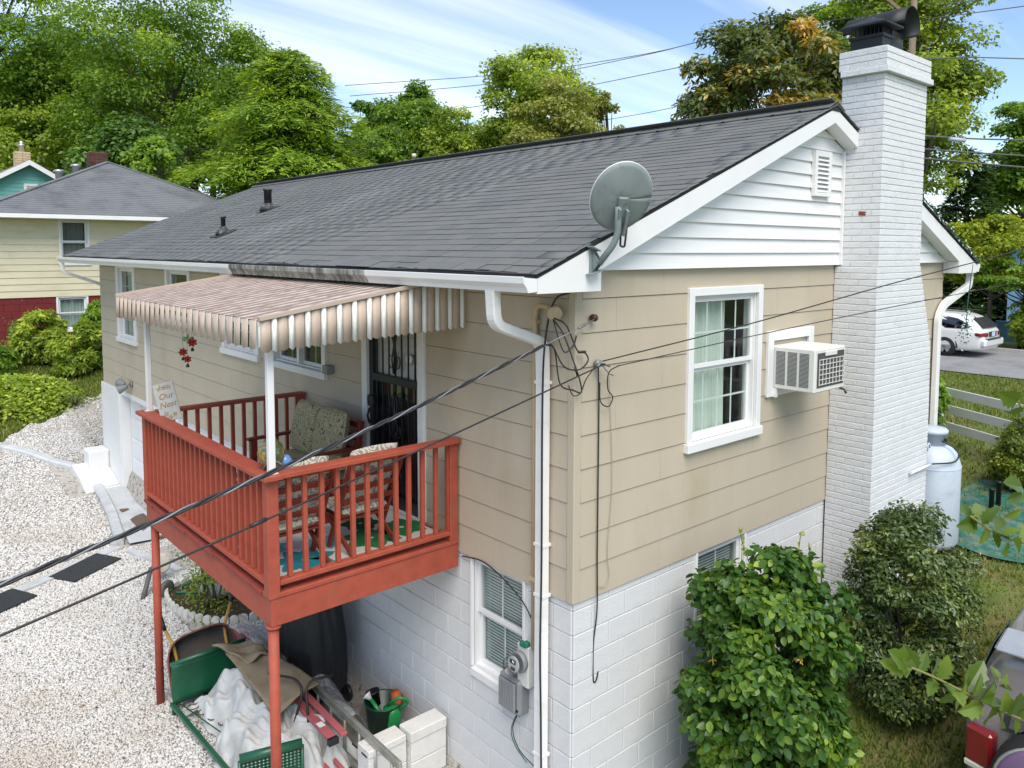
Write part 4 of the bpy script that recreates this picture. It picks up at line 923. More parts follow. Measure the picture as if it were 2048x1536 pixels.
cable('drip_loop', [(.14, -.08, 1.89), (.05, -.07, 1.80), (-.0, -.06, 1.70), (-.08, -.06, 1.69), (-.12, -.05, 1.77)], .0045, 'small black cable loop at the house corner')
cable('drip_loop', [(.40, -.1, 1.88), (.30, -.08, 1.83), (.30, -.07, 1.70), (.37, -.06, 1.62), (.33, -.05, 1.55), (.25, -.04, 1.60), (.25, -.03, 1.75)], .005, 'black cable loop hanging under the wire clamp')
cable('phone_drop', [(.24, -.02, 1.88), (.262, -.012, 1.5), (.26, -.014, .4), (.268, -.012, -.1), (.262, .018, -.4), (.262, .016, -.7), (.29, .012, -.73), (.32, .015, -.66)], .0065, 'long black drop wire hanging down the gable wall')
cable('thin_drop', [(.37, -.02, 1.78), (.40, -.012, 1.5), (.43, -.012, .9), (.385, -.012, .35), (.41, -.012, .14), (.36, -.013, .06), (.268, -.014, .08)], .003, 'thin pale wire curling down the gable beside the black drop', mat('pale_wire', (.35, .30, .22), rough=.6))
cable('ground_wire', [(.05, .66, -1.14), (-.06, .66, -1.3), (-.07, .60, -1.42), (-.07, .45, -1.50)], .005, 'green ground wire looping under the utility box', mat('green_wire', (.02, .14, .1), rough=.5))
cable('ground_wire', [(.04, .645, -1.14), (-.07, .63, -1.28), (-.08, .54, -1.42), (-.06, .36, -1.50)], .005, 'black wire looping under the utility box')
cable('wall_cable', [(-.005, 1.42, -.03), (-.012, 1.1, .015), (-.03, .75, -.06), (-.02, .5, -.22), (-.03, .36, -.5), (-.02, .37, -1.2)], .006, 'black cable running from the deck over the basement window')
# ================================================================== things on the deck
def paisley(name, a, b, c, scale=7.):
    if name in MATS: return MATS[name]
    m = mat(name, a, rough=.9, var=.15, scale=3); t = m.node_tree; b_ = [n for n in t.nodes if n.type == 'BSDF_PRINCIPLED'][0]
    tcn = N(t, 'ShaderNodeTexCoord'); nz = N(t, 'ShaderNodeTexNoise', ins={'Scale': scale*.5, 'Detail': 2}); L(t, tcn.outputs['Object'], nz.inputs['Vector'])
    mxv = N(t, 'ShaderNodeVectorMath', operation='MULTIPLY_ADD'); mxv.inputs[1].default_value = (.35,)*3; L(t, nz.outputs['Color'], mxv.inputs[0]); L(t, tcn.outputs['Object'], mxv.inputs[2])
    vo = N(t, 'ShaderNodeTexVoronoi', feature='F1', ins={'Scale': scale}); L(t, mxv.outputs[0], vo.inputs['Vector'])
    sn = N(t, 'ShaderNodeMath', operation='MULTIPLY', ins={1: 26.}); L(t, vo.outputs['Distance'], sn.inputs[0]); s2 = N(t, 'ShaderNodeMath', operation='SINE'); L(t, sn.outputs[0], s2.inputs[0])
    cr = N(t, 'ShaderNodeValToRGB'); e = cr.color_ramp.elements; e[0].position = .25; e[0].color = (*a, 1); e[1].position = .62; e[1].color = (*b, 1); q = e.new(.9); q.color = (*c, 1)
    mr = N(t, 'ShaderNodeMapRange', ins={1: -1, 2: 1}); L(t, s2.outputs[0], mr.inputs[0]); L(t, mr.outputs[0], cr.inputs[0]); L(t, cr.outputs[0], b_.inputs['Base Color'])
    return m
M_PAIS = paisley('olive_paisley', srgb(172, 164, 126), srgb(196, 190, 152), srgb(118, 106, 78), 9)
M_PAISB = paisley('pale_paisley', srgb(206, 202, 186), srgb(186, 182, 160), srgb(140, 138, 130), 8)
M_WOOD = mat('red_brown_wood', srgb(112, 40, 30), rough=.45, var=.15, scale=4, stretch=(1, 1, 4))
M_WOOD2 = mat('red_stained_slat', srgb(136, 54, 38), rough=.5, var=.15, scale=4)
def cushion(s, c, ax, ay, az_, w, h, t, tuft=0, puff=.5):
    """pillow: centre, axes, width, height, thickness; tufts as shallow dents"""
    c = Vector(c)
    for sd in (1, -1):
        def fn(u, v):
            x, y = 2*u-1, 2*v-1; e = (1-abs(x)**4)*(1-abs(y)**4); d = max(e, 0)**puff
            if tuft: d *= 1-.35*sum(math.exp(-(((x-tx)/.16)**2+((y-ty)/.16)**2)) for tx in (-.45, .45) for ty in ((-.4, .4) if tuft > 1 else (0,))) - .10*abs(math.sin(x*9+y*3))*.5
            k = 1-.06*(abs(x)**2*abs(y)**2)
            return c+ax*(x*w/2*k)+ay*(y*h/2*k)+az_*(sd*t/2*d)
        s.grid(fn, 18, 18)
    return s
X, Y, Zv = Vector((1, 0, 0)), Vector((0, 1, 0)), Vector((0, 0, 1))
love = empty('loveseat', (-.55, 3.42, DZ), 'red wooden loveseat with olive paisley cushions on the deck', 'loveseat')
for (y) in (2.87, 3.97):
    s = MB(); s.bar((-.96, y, .735), (-.28, y, .745), .065, .03, ch=.005); s.build('armrest', M_WOOD, love)
    s = MB(); s.cbox(-.93, -.87, y-.03, y+.03, DZ, .72, .004); s.build('leg', M_WOOD, love)
    s = MB(); s.bar((-.36, y, DZ), (-.20, y, 1.02), .05, .06, up=(1, 0, 0), ch=.004); s.build('leg', M_WOOD, love)
    s = MB(); s.bar((-.9, y, .43), (-.3, y, .40), .035, .07, ch=.004); s.build('seat_rail', M_WOOD, love)
s = MB(); s.cbox(-.93, -.885, 2.9, 3.94, .39, .47, .004); s.build('front_rail', M_WOOD, love)
for k in range(4):
    z = .55+k*.13; x = -.275+k*.021; s = MB(); s.cbox(x-.012, x+.012, 2.9, 3.94, z, z+.06, .003); s.build('back_slat', M_WOOD, love)
s = MB(); cushion(s, (-.60, 3.42, .53), X, Y, Zv, .64, 1.04, .15, 2); s.build('seat_cushion', M_PAIS, love)
bz = Vector((.22, 0, 1)).normalized(); bn = Vector((1, 0, -.22)).normalized()
for y in (3.16, 3.68):
    s = MB(); cushion(s, (-.40, y, .84), Y, bz, bn, .54, .58, .20, 2, .45); s.build('back_cushion', M_PAIS, love)
def folding_chair(x0, label, skew):
    ch = empty('folding_chair', (x0+.27, 1.95, DZ), label, 'chair', 'folding chairs behind the deck rail')
    xa, xb = x0, x0+.52
    back = lambda t: Vector((0, 1.62+.26*(1-t), .42+.60*t))
    for x in (xa, xb):
        p, q = back(-.7), back(1.); s = MB(); s.bar((x, p.y, max(p.z, DZ)), (x, q.y, q.z), .028, .05, up=(0, 1, 0), ch=.003); s.build('back_post', M_WOOD2, ch)
        s = MB(); s.bar((x+.032*(1 if x == xa else -1), 1.66, DZ+.005), (x+.032*(1 if x == xa else -1), 2.32, .50), .026, .045, ch=.003); s.build('leg', M_WOOD2, ch)
        s = MB(); s.bar((x, 1.80, .64), (x, 2.3, .68), .05, .025, ch=.004); s.build('armrest', M_WOOD2, ch)
    for k in range(5):
        p = back(.06+k*.215); s = MB(); s.obox((x0+.26, p.y, p.z), .50, .018, .055, Matrix.Rotation(R(23), 3, 'X'), .003); s.build('back_slat', M_WOOD2, ch)
    for k in range(4):
        s = MB(); s.cbox(xa+.02, xb-.02, 1.86+k*.11, 1.94+k*.11, .40, .42, .003); s.build('seat_slat', M_WOOD2, ch)
    s = MB(); n_ = Vector((0, .92, .39)).normalized(); u_ = Vector((0, -.39, .92)).normalized(); c = back(.56)+n_*.07
    cushion(s, (x0+.26, c.y, c.z), X, u_, n_, .50, .66, .11, 2, .4); s.build('back_cushion', M_PAISB, ch)
    s = MB(); cushion(s, (x0+.26, 2.06, .475), X, Y, Zv, .5, .46, .10, 1, .4); s.build('seat_cushion', M_PAISB, ch)
    return ch
folding_chair(-1.70, 'folding slatted chair with pale paisley cushion beside the corner rail post', 0)
folding_chair(-1.02, 'folding slatted chair with pale paisley cushion in front of the black door', 0)
# rug with printed leaves
rug = MB(); rug.box(-1.64, -.06, 1.62, 2.6, DZ+.004, DZ+.010); rugo = rug.build('rug', mat('rug_white', (.68, .68, .64), rough=.95, var=.08, scale=20), None, 'white deck rug printed with turquoise and green leaves', 'rug')
def petals(cx, cy, n, ln, wd, m, a0=0., nm='leaf_print'):
    for k in range(n):
        a = a0+2*math.pi*k/n; d = Vector((math.cos(a), math.sin(a), 0)); sd_ = Vector((-d.y, d.x, 0)); s = MB(); c = Vector((cx, cy, DZ+.0108+.0004*(k % 3)))
        pts = [c+d*(ln*t)+sd_*(wd*sg*math.sin(math.pi*min(t*1.05, 1))**.8) for sg, ts in ((1, (.05, .25, .45, .65, .85)), (-1, (.97, .85, .65, .45, .25))) for t in ts]
        s.add([tuple(p) for p in pts], [tuple(range(len(pts)))]); s.build(nm, m, rugo)
M_TURQ = mat('print_turquoise', (.02, .25, .32), rough=.9, var=.3, scale=9); M_TURQ2 = mat('print_pale_blue', (.16, .45, .52), rough=.9, var=.3, scale=9)
M_GRN = mat('print_green', (.01, .17, .05), rough=.9, var=.35, scale=9); M_GRN2 = mat('print_dark_green', (.01, .09, .03), rough=.9, var=.3, scale=9)
petals(-1.32, 1.92, 7, .30, .085, M_TURQ); petals(-1.0, 2.2, 6, .22, .07, M_TURQ2, .4); petals(-1.45, 2.35, 6, .2, .06, M_TURQ2, .2)
petals(-.62, 2.0, 6, .30, .10, M_GRN, .3); petals(-.25, 2.05, 6, .26, .1, M_GRN, .1); petals(-.5, 2.4, 6, .22, .08, M_GRN2, .6)
# sign
M_SIGN = mat('sign_grey_board', srgb(176, 178, 176), rough=.8, var=.1, scale=6, stretch=(6, 6, .7))
M_GOLD = mat('sign_gold', srgb(146, 114, 50), rough=.5, var=.15, scale=12)
sg = empty('welcome_sign', (-1.70, 4.24, 1.0), 'grey wooden sign lettered in gold script leaning on the deck rail', 'sign')
nrm = Vector((-.45, -.87, .2)).normalized(); rgt = Vector((.90, -.44, 0)).normalized(); rgt = (rgt - nrm*rgt.dot(nrm)).normalized(); upd = nrm.cross(rgt)*-1
upd = rgt.cross(nrm)*-1 if rgt.cross(nrm).z < 0 else rgt.cross(nrm)
tl_ = R(14); r2 = (rgt*math.cos(tl_)-upd*math.sin(tl_)).normalized(); u2 = (upd*math.cos(tl_)+rgt*math.sin(tl_)).normalized()
if u2.dot(rt) > 0: r2 = (rgt*math.cos(tl_)+upd*math.sin(tl_)).normalized(); u2 = (upd*math.cos(tl_)-rgt*math.sin(tl_)).normalized()
if nrm.dot(r2.cross(u2)) < 0: nrm = r2.cross(u2)
sc_ = Vector((-1.695, 4.22, 1.205)); m3 = Matrix((r2, u2, nrm)).transposed()
s = MB(); s.obox(sc_, .20, .40, .018, m3, .002); s.build('board', M_SIGN, sg)
def lettering(txt, off, size, m, parent, nm='lettering', shear=.25):
    cu = bpy.data.curves.new(nm, 'FONT'); cu.body = txt; cu.size = size; cu.align_x = 'CENTER'; cu.align_y = 'CENTER'; cu.extrude = .0008; cu.shear = shear; cu.offset = .0006
    o = bpy.data.objects.new(nm, cu); COL.objects.link(o); cu.materials.append(m)
    p = sc_ + r2*off[0] + u2*off[1] + nrm*.0105
    bpy.context.view_layer.update(); me = bpy.data.meshes.new_from_object(o); bpy.data.objects.remove(o); o = bpy.data.objects.new(nm, me); COL.objects.link(o)
    o.matrix_world = Matrix.Translation(p) @ m3.to_4x4()
    o.parent = parent; o.matrix_parent_inverse = Matrix.Translation(-Vector(parent.location)); return o
lettering('Our', (0, .06), .085, M_GOLD, sg); lettering('Nest', (0, -.03), .085, M_GOLD, sg); lettering('is', (-.04, -.115), .075, M_GOLD, sg)
M_PET = mat('sign_petal', srgb(170, 120, 44), rough=.6, var=.3, scale=30); M_SLF = mat('sign_leaf', srgb(150, 140, 60), rough=.6)
for (ox, oy, k_) in ((0, .15, 5), (-.05, .145, 4), (.05, .145, 4), (.045, -.14, 5), (.0, -.16, 4), (-.03, .165, 3), (.03, .16, 3)):
    s = MB()
    for j in range(k_):
        a = 6.283*j/k_+ox*9; d = r2*math.cos(a)+u2*math.sin(a); sd_ = nrm.cross(d); c = sc_+r2*ox+u2*oy+nrm*(.0102+.0004*j)
        s.add([tuple(c), tuple(c+d*.014+sd_*.007), tuple(c+d*.026), tuple(c+d*.014-sd_*.007)], [(0, 1, 2, 3)])
    s.build('painted_flower', M_PET if k_ > 3 else M_SLF, sg)
# glass jar ornament behind the near awning post
M_MOS = mat('mosaic_glass', srgb(70, 84, 50), rough=.15, var=.5, scale=26, spec=.8, dirt=srgb(150, 120, 50), dscale=22, dlo=.5, dhi=.56, coat=.5)
jar = empty('glass_ornament', (-1.735, 1.62, RZ), 'round mosaic glass ornament on the rail behind the near awning post', 'ornament')
s = MB(); s.lathe([(.04, 0), (.075, .02), (.10, .08), (.105, .13), (.085, .19), (.05, .225), (.0, .235)], (-1.735, 1.62, RZ+.002), 20); s.build('body', M_MOS, jar)
s = MB(); s.tube([(-1.82, 1.58, 1.09), (-1.78, 1.53, 1.18), (-1.70, 1.52, 1.12), (-1.66, 1.56, 1.085)], .008, 6); s.build('wire_loop', M_DARM, jar)
s = MB(); s.lathe([(.0, 0), (.05, .01), (.06, .05), (.03, .09), (0, .1)], (-1.63, 1.60, RZ+.002), 14); s.build('base_flower', mat('blue_glass', (.12, .25, .5), rough=.15), jar)
# hanging flower chime
ch = empty('flower_chime', (-1.6, 3.85, 2.23), 'hanging string of red metal flowers with small bells under the awning', 'wind chime')
M_FR = mat('chime_red', srgb(168, 40, 26), rough=.4, var=.3, scale=30, dirt=srgb(205, 120, 50), dscale=40, dlo=.55, dhi=.65); M_FG = mat('chime_green', srgb(120, 180, 110), rough=.5); M_BELL = mat('chime_bell', (.05, .05, .03), rough=.4, metal=.6)
fdir = (CAM-Vector((-1.6, 3.85, 1.8))).normalized(); fr = fdir.cross(Zv).normalized(); fu = fr.cross(fdir)
for (y, z, r_) in ((3.71, 1.865, .046), (3.985, 1.74, .042), (3.86, 1.68, .038)):
    c = Vector((-1.6, y, z)); s = MB()
    for j in range(7):
        a = 6.283*j/7; d = fr*math.cos(a)+fu*math.sin(a); sd_ = fdir.cross(d); s.add([tuple(c), tuple(c+d*r_*.6+sd_*r_*.38+fdir*.008), tuple(c+d*r_*1.15+fdir*.004), tuple(c+d*r_*.6-sd_*r_*.38+fdir*.008), tuple(c-fdir*.006)], [(0, 1, 2, 3), (4, 1, 2, 3)])
    s.lathe([(.0, .014), (.010, .008), (.012, 0)], c+fdir*.004, 8, fdir); fo = s.build('flower', M_FR, ch)
    s = MB(); s.tube([(-1.6, y, z+r_*.5), (-1.6, y, 2.2)], .0015, 4); s.build('string', M_BELL, ch)
    s = MB(); s.lathe([(.004, 0), (.014, -.012), (.018, -.034), (.016, -.036), (.0, -.03)], (-1.6, y, z-r_-.006), 10); s.build('bell', M_BELL, ch)
for (y, z) in ((3.71, 1.97), (3.83, 1.885), (3.86, 1.86)):
    s = MB(); c = Vector((-1.6, y, z))
    for a in (.5, 1.6, 2.7): d = fr*math.cos(a)+fu*math.sin(a); sd_ = fdir.cross(d); s.add([tuple(c), tuple(c+d*.03+sd_*.012), tuple(c+d*.06), tuple(c+d*.03-sd_*.012)], [(0, 1, 2, 3)])
    s.build('leaf', M_FG, ch)
# wall fittings
fl = empty('flood_light', (-.05, 11.75, .16), 'twin grey flood light on the wall over the garage', 'light')
s = MB(xfL); s.lathe([(.06, 0), (.06, .03)], (11.72, 0, .20), 14, (0, 1, 0)); s.tube([(11.72, .03, .2), (11.76, .10, .2)], .018, 8); s.build('mount', M_GREY, fl)
for (d, p) in (((.95, .28, .1), (11.86, .13, .21)), ((.25, .85, -.35), (11.70, .16, .15))):
    s = MB(xfL); s.lathe([(.03, -.08), (.05, -.04), (.075, .05), (.085, .1), (.078, .1), (.07, .06), (0, .04)], p, 16, d); hd = s.build('lamp_head', M_GREY, fl)
s = MB(xfL); s.cbox(3.80, 3.92, .0, .09, 1.37, 1.47, .006); lb = s.build('wall_box', M_GREY, None, 'small grey box on the wall between window and door', 'wall box')
# ================================================================== clutter under the deck
G = -2.2
# barbecue under a black cover
gr = empty('barbecue', (-.42, 3.62, G+.035), 'barbecue grill under a black cover standing against the basement wall', 'barbecue')
M_COV = mat('black_cover', (.012, .013, .013), rough=.55, var=.3, scale=3, bump=.3, bscale=10)
s = MB()
def cov(u, v):
    a = 2*math.pi*u; p = 3.2; cx_, sx_ = math.cos(a), math.sin(a); k = (abs(cx_)**p+abs(sx_)**p)**(-1/p)
    h = v; w = 1-.18*h**3 if h < .86 else (1-.18*.64)*max(0., 1-((h-.86)/.14)**2*.999)**.5
    fold = 1+.035*math.sin(a*9+2*math.sin(h*4))*(1-h)+.02*math.sin(a*17+h*5)
    return (-.44+.30*k*cx_*w*fold, 3.66+.50*k*sx_*w*fold, -1.97+.95*min(h, .86)/.86+.10*max(0, (h-.86)/.14)+(.03*math.sin(a*5) if h < .05 else 0))
s.grid(cov, 72, 26); s.build('cover', M_COV, gr)
for (x, y) in ((-.22, 3.27), (-.62, 3.27), (-.62, 4.05)):
    s = MB(); s.cbox(x-.02, x+.02, y-.02, y+.02, -2.09, -1.9, .003); s.build('leg', M_BLK, gr)
for (x) in (-.20, -.64):
    s = MB(); s.lathe([(.02, -.02), (.085, -.022), (.095, -.012), (.095, .012), (.085, .022), (.02, .02)], (x, 3.24, -2.07), 18, (1, 0, 0)); s.build('wheel', M_BLK, gr)
s = MB(); s.cbox(-.60, -.24, 3.28, 4.0, -2.08, -2.05, .004); s.build('shelf', M_BLK, gr)
s = MB(); s.lathe([(.1, 0), (.12, .02), (.12, .18), (.06, .24), (.04, .26)], (-.42, 3.5, -2.05), 16); s.build('gas_bottle', mat('khaki_bottle', (.30, .26, .14), rough=.6), gr)
# tub with pots
tub = empty('plastic_tub', (-.24, 2.42, G+.035), 'dark green plastic tub beside the white blocks', 'tub')
M_TUB = mat('green_plastic', (.015, .06, .045), rough=.35, var=.25, scale=5)
s = MB(); s.lathe([(.0, .004), (.15, .004), (.19, .38), (.2, .385), (.2, .395), (.185, .39), (.15, .02), (.0, .015)], (-.24, 2.42, G+.035), 26, cap=False); s.build('shell', M_TUB, tub)
wc = empty('watering_can', (-.27, 2.36, -1.95), 'green watering can with a white rose inside the green tub', 'watering can')
M_WC = mat('bright_green_plastic', (.01, .22, .055), rough=.35, var=.1, scale=4)
s = MB(); s.lathe([(.0, 0), (.085, 0), (.09, .03), (.09, .17), (.05, .20), (.03, .2)], (-.22, 2.30, -1.98), 18); s.build('body', M_WC, wc)
s = MB(); s.tube(smooth_path([(-.18, 2.22, -1.80), (-.10, 2.16, -1.72), (-.2, 2.2, -1.66), (-.27, 2.3, -1.76)], .06), .016, 8); s.build('handle', M_WC, wc)
s = MB(); s.tube([(-.28, 2.34, -1.93), (-.36, 2.48, -1.74)], [.03, .018], 10); s.build('spout', M_WC, wc)
s = MB(); s.lathe([(.018, 0), (.04, .05), (.05, .06), (.0, .068)], (-.36, 2.48, -1.745), 14, (-.45, .6, .7)); s.build('rose', M_TRIM, wc)
pt = MB(); pt.lathe([(.0, 0), (.045, 0), (.06, .1), (.068, .1), (.07, .135), (.05, .135), (.045, .02), (0, .02)], (-.12, 2.40, -1.72), 18, (.2, -.1, -.95), cap=False); pt.build('orange_pot', mat('terracotta_plastic', (.42, .085, .02), rough=.5, var=.1, scale=6), None, 'orange plastic flower pot upturned on the green tub', 'flower pot')
pt = MB(); pt.lathe([(.0, 0), (.05, 0), (.07, .13), (.078, .13), (.075, .15), (.06, .14), (.0, .12)], (-.27, 2.52, -1.86), 18, (-.15, .25, .9)); pt.build('black_pot', M_TUB if False else mat('black_plastic', (.012, .012, .013), rough=.4), None, 'black plastic flower pot inside the green tub', 'flower pot')
# white concrete blocks
M_CB = mat('white_cinder', (.66, .65, .62), rough=.85, var=.1, scale=6, bump=.5, bscale=60, dirt=(.25, .17, .11), dscale=6, dlo=.60, dhi=.75)
def cinder(x0, x1, y0_, y1_, z0_, z1_, label, holes=False):
    s = MB(); s.cbox(x0, x1, y0_, y1_, z0_, z1_, .008); o = empty('concrete_block', ((x0+x1)/2, (y0_+y1_)/2, z0_), label, 'concrete block', 'white blocks stacked by the wall'); s.build('block_body', M_CB, o)
    if holes:
        for k in (0, 1): q = MB(); q.box(x0-.001, x0+.004, y0_+.04+k*.17, y0_+.13+k*.17, z1_-.075, z1_-.055); q.build('slot', M_DARK, o)
zf = G+.036
for k in range(3):
    nm = ('lowest', 'middle', 'upper')[k]
    if k < 2: cinder(-.43, -.03, 1.64, 1.84, zf+k*.2, zf+k*.2+.197, nm+' white concrete block of the stack touching the wall'); cinder(-.845, -.44, 1.70, 1.90, zf+k*.2, zf+k*.2+.197, nm+' white concrete block of the stack farther from the wall')
cinder(-.44, -.03, 1.63, 1.83, zf+.401, zf+.50, 'thin white concrete block capping the stack by the wall'); 
cinder(-.85, -.45, 1.69, 1.89, zf+.401, zf+.47, 'thin slotted white block on the outer stack', True)
# ladders
M_ALU = mat('ladder_aluminium', (.42, .42, .38), rough=.45, metal=.6, var=.15, scale=6, dirt=(.30, .27, .12), dscale=5, dlo=.52, dhi=.7)
M_PINK = mat('ladder_red', srgb(176, 92, 96), rough=.6, var=.12, scale=5, dirt=srgb(150, 120, 118), dscale=8, dlo=.55, dhi=.75)
lad = empty('extension_ladder', (-.78, 3.1, G), 'long aluminium extension ladder lying on its side under the deck', 'ladder')
LA, LB = Vector((-.62, 5.15, -1.78)), Vector((-.80, 1.25, -1.62)); ddn = Vector((0, 0, -.40))
s = MB(); s.bar(LA, LB, .035, .075, ch=.004); s.build('rail', M_ALU, lad)
s = MB(); s.bar(LA+ddn, LB+ddn, .035, .075, ch=.004); s.build('rail', M_ALU, lad)
for k in range(13):
    p = LA.lerp(LB, (k+.5)/13); s = MB(); s.tube([p, p+ddn], .017, 8); s.build('rung', M_ALU, lad)
red = empty('step_ladder', (-1.0, 3.1, G), 'folded red step ladder lying across the pile under the deck', 'ladder')
RA, RB = Vector((-.84, 4.75, -1.71)), Vector((-.985, 1.98, -1.64))
for (ox, oz, wd) in ((-.055, 0, .085), (.05, .012, .065)):
    s = MB(); s.bar(RA+Vector((ox, 0, oz)), RB+Vector((ox, 0, oz)), wd, .03, ch=.004); s.build('rail', M_PINK, red)
    s = MB(); s.bar(RA+Vector((ox, 0, oz-.36)), RB+Vector((ox, 0, oz-.36)), wd*.6, .03, ch=.004); s.build('rail', M_PINK, red)
for k in range(7):
    p = RA.lerp(RB, (k+.4)/7.2); s = MB(); s.box(p.x-.05, p.x+.03, p.y-.04, p.y+.04, p.z-.36, p.z-.02); s.build('step', M_ALU, red)
s = MB(); s.cbox(RB.x-.11, RB.x-.01, RB.y-.02, RB.y+.03, RB.z-.04, RB.z+.02, .004); s.build('foot', M_BLK, red)
s = MB(); p = RA.lerp(RB, .9); s.box(p.x-.085, p.x-.025, p.y-.04, p.y+.04, p.z+.016, p.z+.0175); s.build('sticker', M_TRIM, red)
# green glider bench frame with a plain back panel
M_GRNM = mat('green_enamel', (.008, .085, .04), rough=.35, var=.2, scale=5, spec=.6)
gl = empty('glider_frame', (-1.35, 3.6, G), 'green metal glider bench frame with a plain back panel on the gravel', 'garden bench')
s = MB(); s.grid(lambda u, v: (-1.735+.80*u, 4.22+.05*math.sin(v*2.2)-.03*v+.02*math.sin(u*3), -2.06+.44*v+.0), 8, 8); o = s.build('back_panel', M_GRNM, gl); q = o.modifiers.new('thick', 'SOLIDIFY'); q.thickness = .02
s = MB(); s.tube([(-1.74, 4.235, -1.62), (-.93, 4.24, -1.61)], .024, 10); s.build('top_roll', M_GRNM, gl)
for x in (-1.735, -.95):
    s = MB(); s.bar((x, 4.25, -2.06), (x+.02, 2.55, -2.02), .045, .035, ch=.003); s.build('side_rail', M_GRNM, gl)
    s = MB(); s.bar((x, 4.2, G), (x, 4.2, -2.05), .03, .03); s.build('leg', M_GRNM, gl); s = MB(); s.bar((x, 2.65, G), (x, 2.65, -2.04), .03, .03); s.build('leg', M_GRNM, gl)
M_RUST = mat('rusty_wire', (.10, .06, .03), rough=.8, var=.3, scale=20)
for k in range(4):
    y = 4.0-.16*k; pts = [(-1.60+.05*k+.06*math.cos(a), y+.05*math.sin(a), -2.03) for a in np.linspace(0, 6.28, 18)]; s = MB(); s.tube(pts, .006, 5); s.build('spring', M_RUST, gl)
s = MB(); s.tube([(-1.68, 4.1, -2.02), (-1.45, 2.8, -2.02)], .007, 5); s.tube([(-1.55, 4.1, -2.02), (-1.3, 2.8, -2.02)], .007, 5); s.build('wire_rod', M_GRNM, gl)
# green perforated chair, only its back shows
lc = empty('lawn_chair', (-1.55, 2.1, G), 'green metal lawn chair with perforated back and rolled top edge', 'chair')
ca, cb_ = Vector((-1.86, 2.10, -1.52)), Vector((-1.37, 1.93, -1.50)); cd_ = (cb_-ca); cn = Vector((cd_.y, -cd_.x, 0)).normalized()
s = MB(); s.tube([ca, cb_], .042, 12); s.build('rolled_top', M_GRNM, lc)
s = MB()
nh, nvv = 16, 16
for i in range(nh):
    s.bar(ca+cd_*((i+.5)/nh)+Vector((0, 0, -.03)), ca+cd_*((i+.5)/nh)+Vector((0, 0, -.5)), cd_.length/nh*.62, .004, up=cn)
for j in range(nvv):
    s.bar(ca+Vector((0, 0, -.05-.45*j/nvv)), cb_+Vector((0, 0, -.05-.45*j/nvv)), .004, .016)
s.build('perforated_back', M_GRNM, lc)
for p in (ca, cb_):
    s = MB(); s.tube([p+Vector((0, 0, -.02)), (p.x, p.y, G)], .016, 8); s.build('leg', M_GRNM, lc)
s = MB(); s.grid(lambda u, v: ca+cd_*u+cn*(-.45*v)+Vector((0, 0, -.48+.05*v*v)), 6, 6); s.build('seat', M_GRNM, lc)
# wheelbarrow leaning up behind the glider panel
wb = empty('wheelbarrow', (-1.35, 4.6, G), 'rusty grey wheelbarrow tray tipped up behind the green bench panel', 'wheelbarrow')
M_TRAY = mat('tray_grey', (.075, .068, .062), rough=.7, var=.35, scale=7, dirt=(.14, .07, .04), dscale=4, dlo=.55, dhi=.75)
wr = Vector((.985, -.12, .12)).normalized(); wu = Vector((.02, .42, .9)).normalized(); wn = wr.cross(wu).normalized(); wn = wn if wn.y > 0 else -wn; wc0 = Vector((-1.34, 4.36, -1.84))
s = MB()
def tray(u, v):
    a = 2*math.pi*u; p = 4.; c_, s_ = math.cos(a), math.sin(a); k = (abs(c_)**p+abs(s_)**p)**(-1/p); r_ = 1-.28*v*v if v < .5 else (1-.07)*(1-(v-.5)*2)
    return wc0+wr*(.36*k*c_*r_)+wu*(.40*k*s_*r_)+wn*(.22*min(v*2, 1))*1.0
s.grid(tray, 40, 10); s.build('tray', M_TRAY, wb)
s = MB(); s.tube([tray(k/40, 0) for k in range(40)], .011, 6, closed=True); s.build('rim', mat('rust_red', (.16, .05, .03), rough=.7), wb)
M_YEL = mat('ash_handle', srgb(196, 150, 70), rough=.6, var=.2, scale=6)
for sx_, e0, e1 in ((-.22, (-1.59, 4.62, -1.60), (-1.63, 4.78, -1.47)), (.30, (-1.02, 4.62, -1.57), (-.86, 4.80, -1.37))):
    s = MB(); s.tube([wc0+wr*sx_+wu*-.1+wn*.2, e0, e1], .019, 8); s.build('handle', M_YEL, wb); d = (Vector(e1)-Vector(e0)).normalized(); s = MB(); s.tube([Vector(e1)-d*.02, Vector(e1)+d*.10+Vector((.01, 0, .05))], .022, 8); s.build('grip', M_BLK, wb)
s = MB(); s.lathe([(.02, -.03), (.14, -.03), (.17, 0), (.14, .03), (.02, .03)], wc0-wu*.42+wn*.12, 18, wr); s.build('wheel', M_BLK, wb)
# white tarp over a heap
M_TARP = mat('white_tarp', (.53, .54, .53), rough=.7, var=.1, scale=4, bump=.5, bscale=9, dirt=(.36, .34, .30), dscale=3.5, dlo=.5, dhi=.75)
s = MB()
def tarp(u, v):
    x = -1.66+1.04*u; y = 4.05-1.95*v
    h = .55*math.exp(-(((u-.52)/.42)**4))*(1-.25*v)*min(1, 6*v+.25)*min(1, (1-v)*7)
    h += .05*math.sin(u*11+v*7)*math.sin(v*9+1)+.04*math.sin(u*25-v*13+2*math.sin(v*9))+.028*math.sin(u*43+v*31+2*math.sin(u*12))+.014*math.sin(u*80-v*60)
    x += .10*math.sin(v*7)+.03*math.sin(v*23); y += .06*math.sin(u*9)+.03*math.sin(u*21+2)
    return (x, y, G+.04+max(h, 0)+.02*abs(math.sin(u*17+v*11)))
s.grid(tarp, 70, 100); s.build('white_tarp', M_TARP, None, 'crumpled white tarp draped over a heap under the deck', 'tarp')
M_CARP = mat('old_carpet', srgb(150, 136, 112), rough=.95, var=.12, scale=8, bump=.6, bscale=120, dirt=srgb(112, 98, 66), dscale=4)
